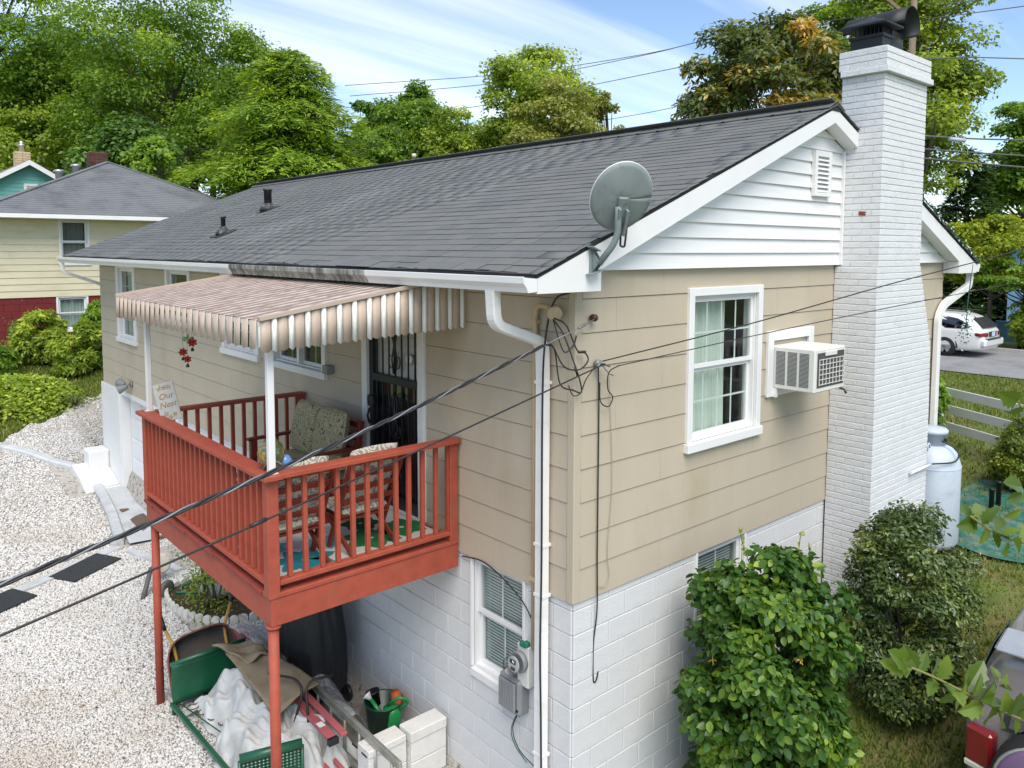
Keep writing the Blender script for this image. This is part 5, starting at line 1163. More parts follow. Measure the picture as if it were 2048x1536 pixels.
def patch(name, P, nu, nv, m, label, cat, bump_=.02, th=.012):
    P = [Vector(p) for p in P]; s = MB()
    s.grid(lambda u, v: P[0].lerp(P[1], u).lerp(P[3].lerp(P[2], u), v)+Vector((0, 0, bump_*math.sin(u*7+v*4)+bump_*.6*math.sin(v*11-u*5))), nu, nv); o = s.build(name, m, None, label, cat)
    q = o.modifiers.new('thick', 'SOLIDIFY'); q.thickness = th; return o
patch('carpet_piece', [(-1.30, 3.85, -1.50), (-.96, 3.45, -1.47), (-.80, 2.70, -1.50), (-1.34, 2.55, -1.56)], 20, 20, M_CARP, 'brown carpet offcut lying flat over the white tarp', 'carpet', .012, .02)
patch('carpet_fold', [(-1.34, 4.15, -1.50), (-.96, 3.95, -1.50), (-.97, 3.45, -1.42), (-1.22, 3.45, -1.43)], 14, 14, M_CARP, 'folded end of brown carpet with a frayed edge', 'carpet', .02, .02)
def plasticmat(name):
    m = bpy.data.materials.new(name); m.use_nodes = True; t = m.node_tree; t.nodes.clear(); out = N(t, 'ShaderNodeOutputMaterial'); tr = N(t, 'ShaderNodeBsdfTransparent', ins={0: (.86, .88, .9, 1)}); gl_ = N(t, 'ShaderNodeBsdfPrincipled', ins={'Base Color': (.6, .63, .66, 1), 'Roughness': .15}); mx_ = N(t, 'ShaderNodeMixShader')
    c = N(t, 'ShaderNodeTexCoord'); nz = N(t, 'ShaderNodeTexNoise', ins={'Scale': 9, 'Detail': 5, 'Distortion': 1.5}); L(t, c.outputs['Object'], nz.inputs['Vector']); r_ = N(t, 'ShaderNodeMapRange', ins={1: .35, 2: .7, 3: .12, 4: .62}); L(t, nz.outputs['Fac'], r_.inputs[0])
    L(t, r_.outputs[0], mx_.inputs[0]); L(t, tr.outputs[0], mx_.inputs[1]); L(t, gl_.outputs[0], mx_.inputs[2]); L(t, mx_.outputs[0], out.inputs[0]); return m
M_PLAST = plasticmat('clear_plastic')
patch('plastic_sheet', [(-1.08, 4.35, -1.46), (-.45, 4.45, -1.60), (-.42, 2.35, -1.98), (-.80, 2.30, -1.62)], 30, 50, M_PLAST, 'clear plastic sheeting crumpled beside the ladders', 'plastic sheet', .05, .001)
tf = empty('tube_frame', (-1.1, 2.5, G), 'bent dark metal tube frame standing on the tarp heap', 'metal frame')
for P in ([(-1.22, 2.95, -1.36), (-1.04, 2.72, -1.38), (-1.02, 2.62, -1.46), (-1.24, 2.55, -2.0)], [(-.74, 2.55, -1.38), (-.95, 2.60, -1.38), (-1.01, 2.58, -1.44), (-1.10, 2.30, -2.0)]):
    s = MB(); s.tube(smooth_path(P, .06, 5), .013, 8); s.build('tube', mat('dark_tube', (.04, .03, .027), rough=.5, metal=.4), tf)
# rubber mats on the drive
M_RUB = mat('rubber_mat', (.022, .024, .026), rough=.75, var=.2, scale=12, bump=.3, bscale=150)
def slab_px(name, px, z, th, m, label, cat, ch=.004):
    P = [at_ground(u, v) for u, v in px]; s = MB(); s.prism([(p.x, p.y, z) for p in P], (0, 0, th)); return s.build(name, m, None, label, cat)
slab_px('rubber_mat', [(193, 1111), (243, 1121), (149, 1168), (97, 1159)], G+.05, .018, M_RUB, 'black rubber mat bridging the grey drain strip by the kerb', 'mat')
slab_px('rubber_mat', [(25, 1182), (75, 1196), (-30, 1243), (-80, 1225)], G+.05, .018, M_RUB, 'black rubber mat cut by the picture edge on the gravel', 'mat')
# white concrete ramp by the garage corner
rp = empty('concrete_ramp', (-.3, 13.3, -2.2), 'white painted concrete ramp and block at the far garage corner', 'ramp')
s = MB(); s.cbox(-.42, -.03, 13.35, 13.80, -2.1, -1.36, .03); s.build('block', M_WHITE, rp)
s = MB(); s.prism([(-.66, 12.62, -2.25), (-.66, 12.62, -1.98), (-.66, 13.1, -1.80), (-.66, 13.75, -1.66), (-.66, 13.75, -2.25)], (.63, 0, 0)); s.build('slope', M_WHITE, rp, bevel=.02)
for k in range(9):
    s = MB(); x = -.62+k*.07; s.lathe([(.0, -.02), (.05, -.01), (.05, .02), (0, .04)], (x, 12.61, -1.99), 12, (0, -1, 0)); s.build('scallop', M_WHITE, rp)
s = MB(); s.prism([(-.95, 12.7, -2.2), (-.66, 12.55, -2.19), (-.66, 13.7, -1.95), (-1.0, 13.6, -1.96)], (0, 0, .03)); s.build('apron', M_WHITE, rp)
# flower bed with scalloped edging
bed = MB(); poly = [(-.03, 5.70), (-.3, 5.74), (-.6, 5.88), (-.8, 6.2), (-.92, 6.65), (-.90, 7.05), (-.78, 7.35), (-.4, 7.5), (-.03, 7.5)]
bed.prism([(x, y, G+.005) for x, y in poly], (0, 0, .07)); bed.build('garden_bed', mat('mulch', (.055, .035, .02), rough=.95, var=.5, scale=30, bump=1., bscale=50), kind='structure')
ed = empty('bed_edging', (-.6, 6.4, G), 'white scalloped concrete edging round the flower bed', 'edging')
pc = catmull([(x, y, 0) for x, y in poly[:8]], 20); d_ = 0; last = pc[0]; pts = [pc[0]]
for p in pc[1:]:
    d_ += (p-last).length; last = p
    if d_ >= .118: pts.append(p.copy()); d_ = 0
M_EDG = mat('edging_white', (.60, .59, .55), rough=.85, var=.12, scale=8, dirt=(.30, .27, .2), dscale=7, dlo=.5, dhi=.75)
for a, b in zip(pts, pts[1:]):
    c = (a+b)/2; t = (b-a).normalized(); nn = Vector((t.y, -t.x, 0)); pl = [(-.055, -.02), (.055, -.02)]+[(.055*math.cos(an), .10+.05*math.sin(an)) for an in np.linspace(0, math.pi, 9)]
    s = MB(); s.prism([tuple(c+t*x+Vector((0, 0, G+z))-nn*.025) for x, z in pl], nn*.05); s.build('edging_scallop', M_EDG, ed, bevel=.006)
rk = empty('garden_stone', (-.25, 6.9, G+.07), 'pale grey stone lying in the flower bed by the wall', 'stone')
s = MB(); s.grid(lambda u, v: (-.30+.20*math.sin(math.pi*v)*math.cos(6.283*u)*(1+.15*math.sin(u*19)), 6.75+.28*math.sin(math.pi*v)*math.sin(6.283*u)*(1+.12*math.sin(u*13+v*5)), G+.16-.12*math.cos(math.pi*v)), 24, 12); s.build('stone_body', mat('stone_grey', (.4, .4, .38), rough=.9, var=.2, scale=6, bump=.5, bscale=15), rk)
cable('garden_hose', [(-.75+.0, 7.15, G+.09), (-.5, 6.95, G+.1), (-.3, 7.1, G+.12), (-.35, 7.3, G+.12), (-.6, 7.3, G+.1), (-.7, 7.05, G+.1)], .012, 'green garden hose coiled behind the bed shrub', mat('hose_green', (.01, .17, .08), rough=.4), cat='hose')
ct = empty('garden_cart', (-.95, 7.7, G), 'grey plastic garden cart frame and wheel behind the pipe post', 'cart')
M_PG = mat('grey_plastic', (.10, .095, .09), rough=.6, var=.2, scale=8)
s = MB(); s.tube(smooth_path([(-1.15, 7.35, G), (-1.02, 7.5, G+.22), (-.92, 7.66, G+.36), (-.83, 7.7, G+.2), (-.95, 7.45, G+.02)], .08), .035, 8); s.build('frame', M_PG, ct)
s = MB(); s.lathe([(.03, -.03), (.10, -.035), (.125, -.02), (.125, .02), (.10, .035), (.03, .03)], (-.83, 7.28, G+.125), 20, (.5, -.85, 0)); s.build('wheel', M_PG, ct)
s = MB(); s.lathe([(.0, 0), (.13, .0), (.15, .02), (.13, .03), (0, .02)], (-.72, 7.85, G+.3), 20, (-.6, -.7, .3)); s.build('lid_disc', mat('cream_disc', (.45, .42, .34), rough=.6), ct)
# ================================================================== vegetation
OUT = {'round': ((.18, .42, .72), (.72, 1., .8)), 'oval': ((.2, .45, .75), (.7, 1., .65)), 'lance': ((.2, .45, .75), (.8, 1., .6))}
def leaf_poly(c, nrm, dirv, ln, wd, shape='oval', fold=.18, curl=.12):
    """eight-sided leaves folded on the midrib"""
    n = len(c); dirv = unit(dirv-nrm*np.sum(dirv*nrm, 1, keepdims=True)); side = np.cross(dirv, nrm)
    ln = np.broadcast_to(np.asarray(ln, float), (n,))[:, None]; wd = np.broadcast_to(np.asarray(wd, float), (n,))[:, None]; ts, ws = OUT[shape]
    P = [c]
    for sg in (1, -1):
        row = [c+dirv*ln*t+sg*side*wd*.5*w+nrm*(wd*fold*w*.5-ln*curl*t*t) for t, w in zip(ts, ws)]
        if sg == 1: P += row+[c+dirv*ln-nrm*ln*curl]
        else: P += row[::-1]
    v = np.stack(P, 1).reshape(-1, 3); i = np.arange(n)[:, None, None]*8
    return v, (i+np.array([[(0, 1, 2), (0, 2, 3), (0, 3, 4), (0, 4, 5), (0, 5, 6), (0, 6, 7)]])).reshape(-1, 3)
def rnd_dirs(n): return unit(np.random.normal(0, 1, (n, 3)))
def lobes_in(c, rad, n, rlo, rhi, inner=.45, flat=.75, bottom=-.75):
    """lobe centres spread through an ellipsoid, mostly near its skin"""
    d = rnd_dirs(n*3); d = d[d[:, 2] > bottom][:n]; k = np.random.uniform(inner, 1, len(d))**.6
    r_ = np.random.uniform(rlo, rhi, len(d)); cc = np.array(c)+d*np.array(rad)*k[:, None]*(1-.55*r_[:, None]/max(rad))
    return cc, r_
def leaves_on(cc, rr, per, flat=.72, up=.55, size=(.1, .2), aspect=.6, depthy=.35, drop=.2):
    """leaf bases, normals, directions, lengths, tints on lobes"""
    m = len(cc); n = m*per; li = np.repeat(np.arange(m), per); d = rnd_dirs(n); d[:, 2] = np.where(d[:, 2] < -.35, -d[:, 2]*.6, d[:, 2]); d = unit(d)
    k = 1-np.abs(np.random.normal(0, depthy, n)); k = np.clip(k, .05, 1.15)
    wig = 1+.22*np.sin(d[:, 0]*5+li*1.7)*np.sin(d[:, 1]*6+li)+.16*np.sin(d[:, 2]*9+li*2.3)
    p = cc[li]+d*(rr[li]*k*wig)[:, None]*np.array([1, 1, flat])
    nn = unit(d*.8+np.array([0, 0, up])+np.random.normal(0, .45, (n, 3))); dv_ = unit(d+np.random.normal(0, .6, (n, 3))-np.array([0, 0, drop]))
    ln = np.random.uniform(size[0], size[1], n); lt = np.random.normal(0, .16, m)
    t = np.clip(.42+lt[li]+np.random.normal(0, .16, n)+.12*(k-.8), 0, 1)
    return p, nn, dv_, ln, t
def limb_mesh(base, top, cc, r0, frac=.5, nl=14, bend=.12):
    s = MB(); base, top = Vector(base), Vector(top); H = top-base; sw = Vector((random.uniform(-1, 1), random.uniform(-1, 1), 0))*bend*H.length*.3
    tr = [base+H*t+sw*math.sin(t*3) for t in np.linspace(0, .92, 9)]
    s.tube(tr, [r0*(1.25 if i == 0 else 1-.85*i/8) for i in range(9)], 9)
    idx = list(range(len(cc))); random.shuffle(idx)
    for i in idx[:nl]:
        c = Vector(cc[i]); t = min(max(((c.z-base.z)/max(H.z, .1))*.72, .16), .82); a = base+H*t+sw*math.sin(t*3); mid = a.lerp(c, .5)+Vector((0, 0, -.06*(c-a).length)); r_ = r0*(1-.8*t)*.5
        s.tube(catmull([a, mid, c], 4), [r_*(1-.75*k/8) for k in range(9)], 6)
    return s
def tree(label, u, vtop, wpx, depth, lm, bark, vbot=520, per=420, nl=44, size=(.16, .3), rl=(.2, .34), aspect=.65, group=None, name='deciduous_tree', cat='tree', ecc=1., shape='lance', flat=.75, inner=.45, up=.55, r0=None, depthy=.35, lean=0):
    b = at_depth(u, 497, depth); z0 = float(ground_z(b.x, b.y)); zt = at_depth(u, vtop, depth).z; zb = max(at_depth(u, vbot, depth).z, z0+.5)
    rad = wpx/2*depth/FPX; cz = (zt+zb)/2; ch = (zt-zb)/2
    cc, rr_ = lobes_in((b.x, b.y, cz), (rad, rad*ecc, ch), nl, rl[0]*min(rad, ch), rl[1]*min(rad, ch)*1.15, inner=inner)
    cc = np.concatenate([cc, [[b.x, b.y, zt-.22*ch]]]); rr_ = np.append(rr_, .22*min(rad, ch))
    t = empty(name, (b.x, b.y, z0), label, cat, group)
    limb_mesh((b.x, b.y, z0-.1), (b.x+lean, b.y, zt-.1*ch), cc, r0 or max(.08, .022*(zt-z0)), nl=min(22, nl)).build('trunk', bark, t)
    p, nn, dv_, ln, tn = leaves_on(cc, rr_, per, size=size, flat=flat, up=up, depthy=depthy)
    v, f = leaf_arrays(p, nn, dv_, ln, ln*aspect)
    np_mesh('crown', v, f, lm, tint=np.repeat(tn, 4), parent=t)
    return t
def hemlock(label, u, vtop, wpx, depth, lm, bark, vbot, nbr=190, name='hemlock_tree', spray=(.28, .46), per=34, prof=None, drop=.35, group=None, wid=.33):
    b = at_depth(u, 497, depth); z0 = float(ground_z(b.x, b.y)); zt = at_depth(u, vtop, depth).z; zb = at_depth(u, vbot, depth).z; rad = wpx/2*depth/FPX
    t = empty(name, (b.x, b.y, z0), label, 'tree', group); s = MB(); s.tube([(b.x, b.y, z0-.1), (b.x, b.y, zt)], [.25, .03], 9)
    P, D, NN, LN, TN = [], [], [], [], []
    prof = prof or (lambda h: (1-h)**.62*(.8+.2*math.sin(h*23)))
    for k in range(nbr):
        h = (k+random.random())/nbr; h = h**1.15; z = zb+(zt-zb)*h; a = k*2.399+random.uniform(-.3, .3); L_ = rad*prof(h)*random.uniform(.72, 1.08)+.15; d = np.array([math.cos(a), math.sin(a), .25]); q0 = np.array([b.x, b.y, z])
        if k % 3 == 0: s.tube([tuple(q0), tuple(q0+d*L_*.5), tuple(q0+d*L_*.92-np.array([0, 0, drop*L_*.4]))], [.035, .02, .006], 5)
        nn_ = int(per*max(L_, .5)); ts = np.random.uniform(.12, 1, nn_)**.7; lat = np.random.normal(0, .17, nn_)*L_*(1.1-ts*.6)
        sd_ = np.array([-d[1], d[0], 0]); p = q0+d*(L_*ts)[:, None]+sd_*lat[:, None]; p[:, 2] -= drop*L_*ts**2+.35*np.abs(lat)-np.random.normal(0, .05, nn_)
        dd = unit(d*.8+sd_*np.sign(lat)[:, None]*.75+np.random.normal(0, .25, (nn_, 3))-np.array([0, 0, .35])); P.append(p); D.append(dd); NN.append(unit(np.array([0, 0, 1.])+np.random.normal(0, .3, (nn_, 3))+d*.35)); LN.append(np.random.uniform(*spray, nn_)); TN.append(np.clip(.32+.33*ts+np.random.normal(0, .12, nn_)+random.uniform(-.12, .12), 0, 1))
    s.build('trunk', bark, t); P, D, NN, LN, TN = [np.concatenate(q) for q in (P, D, NN, LN, TN)]
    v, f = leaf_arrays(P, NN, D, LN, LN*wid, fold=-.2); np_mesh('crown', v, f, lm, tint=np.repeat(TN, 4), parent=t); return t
M_BARK = mat('bark_grey', (.12, .10, .08), rough=.95, var=.3, scale=8, bump=.8, bscale=25, stretch=(1, 1, .3))
M_BARKD = mat('bark_dark', (.04, .032, .028), rough=.95, var=.3, scale=8)
LF_MID = leafmat('leaf_mid_green', (0.162, 0.292, 0.038), (0.359, 0.469, 0.069), trans=.48)
LF_DARK = leafmat('leaf_dark_green', (0.082, 0.170, 0.029), (0.179, 0.304, 0.048), trans=.35)
LF_YEL = leafmat('leaf_yellow_green', (0.235, 0.341, 0.041), (0.442, 0.497, 0.069), trans=.4)
LF_OLI = leafmat('leaf_olive', (0.227, 0.268, 0.056), (0.414, 0.386, 0.124), trans=.4)
LF_HEM = leafmat('leaf_hemlock', (0.130, 0.244, 0.026), (0.386, 0.497, 0.055), trans=.35)
LF_MAG = leafmat('leaf_magnolia', (0.121, 0.173, 0.041), (0.607, 0.370, 0.079), trans=.3, rough=.32, spec=.55)
LF_LIME = leafmat('leaf_lime', (0.257, 0.338, 0.024), (0.504, 0.504, 0.048), trans=.4)
# left-hand wood, front row then back row
np.random.seed(11); random.seed(11)
W_ = 'trees on the wooded slope'
tree('tall dark green tree at the left edge of the picture', 5, -190, 330, 52, LF_MID, M_BARKD, vbot=430, nl=100, per=430, size=(.16, .3), inner=.25)
tree('feathery tall tree rising above the hipped roof', 330, -60, 420, 50, LF_MID, M_BARK, vbot=420, nl=130, per=320, size=(.14, .27), rl=(.14, .26), inner=.2)
tree('bright green tree between the dark edge tree and the feathery tall tree', 165, 40, 300, 55, LF_MID, M_BARK, vbot=470, nl=110, per=340, size=(.14, .28), rl=(.16, .3), inner=.2)
tree('broad green tree sloping down behind the conifer', 500, 60, 300, 52, LF_MID, M_BARK, vbot=440, nl=100, per=340, size=(.15, .28), rl=(.17, .3), inner=.2)
tree('yellowish low tree behind the stone chimney of the green house', 90, 215, 230, 50, LF_YEL, M_BARK, vbot=490, nl=50, per=300, size=(.16, .3))
tree('low round tree right of the red brick chimney', 270, 235, 220, 38, LF_DARK, M_BARK, vbot=490, nl=50, per=320, size=(.16, .3))
tree('pale leaved sapling before the conifer', 320, 270, 130, 34, LF_MID, M_BARK, vbot=430, nl=26, per=260, size=(.12, .22))
for k, (u, vt, w) in enumerate(((-60, 60, 300), (70, 120, 300), (240, 100, 320), (420, 110, 320), (600, 190, 300), (760, 250, 260), (930, 260, 260), (1100, 280, 220))):
    tree('dark back-row tree on the wooded slope, %s from the left' % ('first', 'second', 'third', 'fourth', 'fifth', 'sixth', 'seventh', 'eighth')[k], u, vt, w, 66, LF_MID, M_BARKD, vbot=540, nl=46, per=230, size=(.35, .6), group=W_)
hemlock('broad bright green conifer drooping over the ridge line', 585, 108, 500, 31, LF_HEM, M_BARKD, 450, nbr=420, per=62, spray=(.17, .32), wid=.24, prof=lambda h: (1-h)**.52*(.85+.15*math.sin(h*23)))
tree('slim green tree just right of the conifer', 745, 195, 130, 44, LF_DARK, M_BARK, vbot=460, nl=46, per=260, size=(.15, .27), inner=.25)
tree('leafy green tree behind the middle of the ridge', 835, 160, 190, 42, LF_MID, M_BARK, vbot=460, nl=75, per=330, size=(.13, .24), rl=(.22, .36), inner=.25)
tree('pale bushy tree low behind the ridge', 770, 245, 170, 36, LF_MID, M_BARK, vbot=470, nl=55, per=300, size=(.12, .22), inner=.25)
tree('tall tree with olive foliage over the middle of the roof', 1075, 78, 260, 38, LF_YEL, M_BARK, vbot=440, nl=100, per=340, size=(.12, .23), rl=(.2, .32), inner=.2)
tree('low green tree filling the dip in the skyline', 925, 205, 190, 40, LF_YEL, M_BARK, vbot=480, nl=60, per=300, size=(.12, .22), inner=.2)
tree('olive tinted tree standing before the tall roof-side tree', 1110, 160, 210, 34, LF_OLI, M_BARK, vbot=460, nl=70, per=330, size=(.10, .2), rl=(.2, .34), inner=.2)
tree('thin bronze topped tree at the end of the skyline gap', 1205, 170, 90, 36, LF_OLI, M_BARK, vbot=420, nl=20, per=150, size=(.12, .22))
# bronze magnolia behind the roof
mg = tree('bronze and green magnolia behind the roof beside the chimney', 1530, 22, 370, 20, LF_MAG, M_BARK, vbot=420, nl=110, per=260, size=(.13, .22), aspect=.42, rl=(.14, .22), name='magnolia_tree', inner=.4, depthy=.28)
tree('tall light green tree standing behind the chimney', 1800, -120, 330, 33, LF_YEL, M_BARK, vbot=520, nl=120, per=360, size=(.12, .23), rl=(.18, .29), lean=.6, inner=.2)
tree('green tree between magnolia and chimney', 1660, -20, 220, 36, LF_MID, M_BARK, vbot=460, nl=70, per=300, size=(.13, .24), inner=.2)
tree('green tree cut by the right picture edge under the cloud', 2060, 170, 170, 36, LF_MID, M_BARK, vbot=520, nl=70, per=300, size=(.13, .24), inner=.2)
hemlock('dark green conifer right of the chimney behind the power lines', 1930, 300, 260, 34, leafmat('leaf_conifer_dark', (.022, .055, .016), (.08, .13, .03)), M_BARKD, 640, nbr=170, per=40, name='conifer_tree')
tree('dark green tree at the right edge behind the lime maple', 2050, 270, 240, 38, LF_DARK, M_BARKD, vbot=620, nl=50, per=300, size=(.18, .3))
tree('lime green maple right of the house eave', 1985, 425, 220, 27, LF_LIME, M_BARK, vbot=610, nl=46, per=330, size=(.09, .17), name='maple_tree')
jm = tree('spreading maple with dark forked branches beyond the parked car', 2052, 500, 190, 26, LF_MID, M_BARKD, vbot=600, nl=30, per=300, size=(.08, .15), flat=.4, name='maple_tree', r0=.1)
for k, (u, w) in enumerate(((1850, 200), (2000, 240), (2150, 260))):
    tree('dark tree beyond the parked car, %s from the chimney' % ('first', 'second', 'third')[k], u, 440, w, 46, LF_DARK, M_BARKD, vbot=700, nl=30, per=260, size=(.2, .36), group='trees behind the parked car')
# ------------------------------------------------------------------ shrubs
def shrub(name, label, c, rad, z0, lm, nl, per, size, aspect, shape='oval', singles=0, rl=(.22, .36), stem=.02, flat=.9, up=.35, cat='shrub', inner=.62, depthy=.22, drop=.2):
    t = empty(name, (c[0], c[1], z0), label, cat)
    cc, rr_ = lobes_in(c, rad, nl, rl[0]*min(rad), rl[1]*min(rad), inner=inner, bottom=-.95)
    ka = np.random.uniform(0, 6.28, nl//3); sk = np.stack([c[0]+rad[0]*.5*np.cos(ka), c[1]+rad[1]*.5*np.sin(ka), z0+np.random.uniform(.12, .4, nl//3)*rad[2]], 1); cc = np.concatenate([cc, sk]); rr_ = np.append(rr_, np.full(nl//3, rl[1]*min(rad)))
    s = MB()
    for i in range(7):
        a = i*.9; q = Vector(cc[i % len(cc)]); b0_ = Vector((c[0]+.08*math.cos(a), c[1]+.08*math.sin(a), z0-.02)); s.tube(catmull([b0_, b0_.lerp(q, .5)+Vector((0, 0, .1)), q], 4), [stem*(1-.7*k/8) for k in range(9)], 6)
    s.build('stem', M_BARK, t)
    p, nn, dv_, ln, tn = leaves_on(cc, rr_, per, size=size, flat=flat, up=up, depthy=depthy, drop=drop); ok = p[:, 2] > z0+.01; p, nn, dv_, ln, tn = p[ok], nn[ok], dv_[ok], ln[ok], tn[ok]
    if singles:
        # the leaves that show largest: towards the camera side of the shrub and near it
        tc_ = np.array(CAM)-p; dist = np.linalg.norm(tc_, axis=1); out_ = np.sum(unit(p-np.array(c))*tc_/dist[:, None], 1)*np.linalg.norm((p-np.array(c))/np.array(rad), axis=1)
        pick = np.argsort(-out_+dist*.05)[:singles]; mask = np.ones(len(p), bool); mask[pick] = False; mesh_c = []
        for vv_ in range(3):
            v, f = leaf_poly(np.zeros((1, 3)), np.array([[0, 0, 1.]]), np.array([[1., 0, 0]]), 1., aspect*(.9+.1*vv_), shape, fold=.2+.1*vv_); me = bpy.data.meshes.new('leaf'); me.from_pydata(v.tolist(), [], f.tolist()); me.materials.append(lm); at_ = me.attributes.new('tint', 'FLOAT', 'POINT'); at_.data.foreach_set('value', np.full(8, .3+.17*vv_, np.float32)); mesh_c.append(me)
        for i in pick:
            d = Vector(dv_[i]); n_ = Vector(nn[i]); d = (d-n_*d.dot(n_)).normalized(); y_ = n_.cross(d); o = bpy.data.objects.new('leaf', mesh_c[i % 3]); COL.objects.link(o); o.parent = t
            o.matrix_parent_inverse = Matrix.Translation(-Vector(t.location)); o.matrix_basis = Matrix.Translation(Vector(p[i])) @ Matrix((d, y_, n_)).transposed().to_4x4() @ Matrix.Diagonal((ln[i],)*3+(1,))
        p, nn, dv_, ln, tn = p[mask], nn[mask], dv_[mask], ln[mask], tn[mask]
    v, f = leaf_poly(p, nn, dv_, ln, ln*aspect, shape); np_mesh('foliage', v, f, lm, tint=np.repeat(tn, 8), parent=t, kind='stuff'); return t
LF_HON = leafmat('leaf_honeysuckle', (0.057, 0.142, 0.021), (0.220, 0.308, 0.028), trans=.3, rough=.4)
LF_BOX = leafmat('leaf_boxwood', (0.075, 0.128, 0.030), (0.221, 0.247, 0.052), trans=.2, rough=.35, spec=.6)
LF_YBOX = leafmat('leaf_yellow_boxwood', (.12, .17, .02), (.32, .34, .04), trans=.3)
hs = shrub('honeysuckle_shrub', 'tall leafy shrub overgrown with honeysuckle beside the basement gable window', (1.56, -.78, -.82), (.80, .62, 1.18), float(ground_z(1.60, -.80)), LF_HON, 90, 240, (.045, .095), .68, 'round', 300, rl=(.24, .4), inner=.42)
M_TEND = mat('vine_stem', (.16, .15, .04), rough=.7)
for (u, v0, v1, du) in ((1478, 1130, 1055, -22), (1602, 1150, 1065, 14), (1618, 1155, 1085, -4)):
    b0_ = Vector((.25*(u-1545)/100+1.86-.1, -.75, .0)); q = [at_depth(u-du, v0, 7.0), at_depth(u-du*.4, (v0+v1)/2, 7.0), at_depth(u, v1, 7.0)]; s = MB(); s.tube(catmull(q, 5), .004, 5); s.build('vine_tendril', M_TEND, hs)
    m_ = 16; tt = np.random.uniform(.2, 1, m_); cpt = np.array([list(Vector(q[0]).lerp(Vector(q[2]), t)) for t in tt]); v, f = leaf_poly(cpt, rnd_dirs(m_), rnd_dirs(m_), np.random.uniform(.03, .055, m_), np.random.uniform(.02, .03, m_)); np_mesh('vine_leaves', v, f, LF_YEL, tint=np.full(len(v), .6), parent=hs, kind='stuff')
s = MB()
for (u, v_, col) in ((1575, 1205, 0), (1555, 1215, 1), (1600, 1320, 1), (1425, 1320, 1)):
    c = at_depth(u, v_, 6.35)
    for k in range(5): d = Vector(rnd_dirs(1)[0])*.035; s.mi = col; s.tube([c, c+d*.6, c+d+Vector((0, 0, -.008))], [.004, .0035, .006], 5)
s.build('blossom', [mat('blossom_white', (.75, .74, .66), rough=.6), mat('blossom_yellow', (.6, .38, .09), rough=.6)], hs)
shrub('boxwood_shrub', 'dark glossy clipped shrub in front of the chimney base', (3.24, -1.25, -.48), (.60, .56, .95), float(ground_z(3.22, -1.25)), LF_BOX, 90, 330, (.032, .06), .48, 'oval', 0, rl=(.2, .32), inner=.55)
az_ = shrub('azalea_bush', 'loose leafy azalea bush growing in the flower bed under the deck', (-.50, 6.45, -1.55), (.52, .55, .48), G+.07, LF_YEL, 24, 52, (.03, .06), .4, 'lance', 0, rl=(.3, .5), inner=.3, depthy=.5)
m_ = 260; pp = np.stack([np.random.uniform(-.85, -.1, m_), np.random.uniform(5.85, 7.3, m_), np.full(m_, G+.085)], 1); v, f = leaf_poly(pp, unit(np.random.normal(0, .4, (m_, 3))+[0, 0, 1]), rnd_dirs(m_), np.random.uniform(.03, .06, m_), np.random.uniform(.02, .04, m_)); np_mesh('ground_cover', v, f, LF_YEL, tint=np.repeat(np.random.uniform(0, .6, m_), 8), kind='stuff', label='low green weeds in the flower bed', cat='weeds')
# shrubs by the yellow neighbour
for (u, v_, w, h, dep, lm, lab) in ((75, 690, 110, 70, 22.2, LF_YEL, 'yellow-green sumac bush against the red basement wall of the neighbour'), (150, 700, 90, 60, 21.6, LF_YEL, 'dense green bush left of the beige house corner'), (190, 675, 44, 70, 22.2, LF_MID, 'upright leafy bush under the neighbour basement window'), (5, 735, 50, 40, 21.0, LF_MID, 'low dark bush at the left picture edge')):
    c = at_depth(u, v_-h*.4, dep); z0 = float(ground_z(c.x, c.y)); zt = at_depth(u, v_-h, dep).z; r_ = w/2*dep/FPX
    shrub('garden_bush', lab, (c.x, c.y, (zt+z0)/2), (r_, r_*.8, max((zt-z0)/2, .4)), z0, lm, 34, 130, (.09, .19), .38, 'lance', 0, rl=(.28, .45))
# ivy bank on the left lawn
m_ = 9000; q = np.random.uniform((-2.6, 16.6), (1.2, 20.5), (m_, 2)); keep = (((q[:, 0]+1.0)/1.7)**2+((q[:, 1]-18.6)/1.6)**2) < np.random.uniform(.5, 1.1, m_); q = q[keep]; hgt = .42*np.clip(1-(((q[:, 0]+1.0)/1.7)**2+((q[:, 1]-18.6)/1.6)**2), 0, 1)
pp = np.stack([q[:, 0], q[:, 1], ground_z(q[:, 0], q[:, 1])+hgt*np.random.uniform(.5, 1, len(q))+.02], 1); v, f = leaf_poly(pp, unit(np.random.normal(0, .45, (len(q), 3))+[0, -.2, 1]), rnd_dirs(len(q)), np.random.uniform(.07, .14, len(q)), np.random.uniform(.05, .09, len(q)))
np_mesh('ivy_bank', v, f, LF_YEL, tint=np.repeat(np.clip(np.random.normal(.5, .25, len(q)), 0, 1), 8), kind='stuff', label='mound of bright ground ivy on the left lawn', cat='ivy')
c = at_ground(150, 812); m_ = 60; a = np.random.uniform(0, 6.28, m_); s = MB()
for k in range(m_): d = Vector((math.cos(a[k]), math.sin(a[k]), 0)); w_ = Vector((-d.y, d.x, 0))*.01; ln_ = random.uniform(.3, .5); s.add([tuple(c-w_), tuple(c+w_), tuple(c+d*ln_*.5+w_+Vector((0, 0, ln_*.55))), tuple(c+d*ln_*.5-w_+Vector((0, 0, ln_*.55))), tuple(c+d*ln_+Vector((0, 0, ln_*.25)))], [(0, 1, 2, 3), (3, 2, 4)])
s.build('lily_clump', leafmat('lily_blade', (.16, .20, .06), (.3, .32, .12)), None, 'pale strappy clump of lily leaves on the grass bank', 'plant')
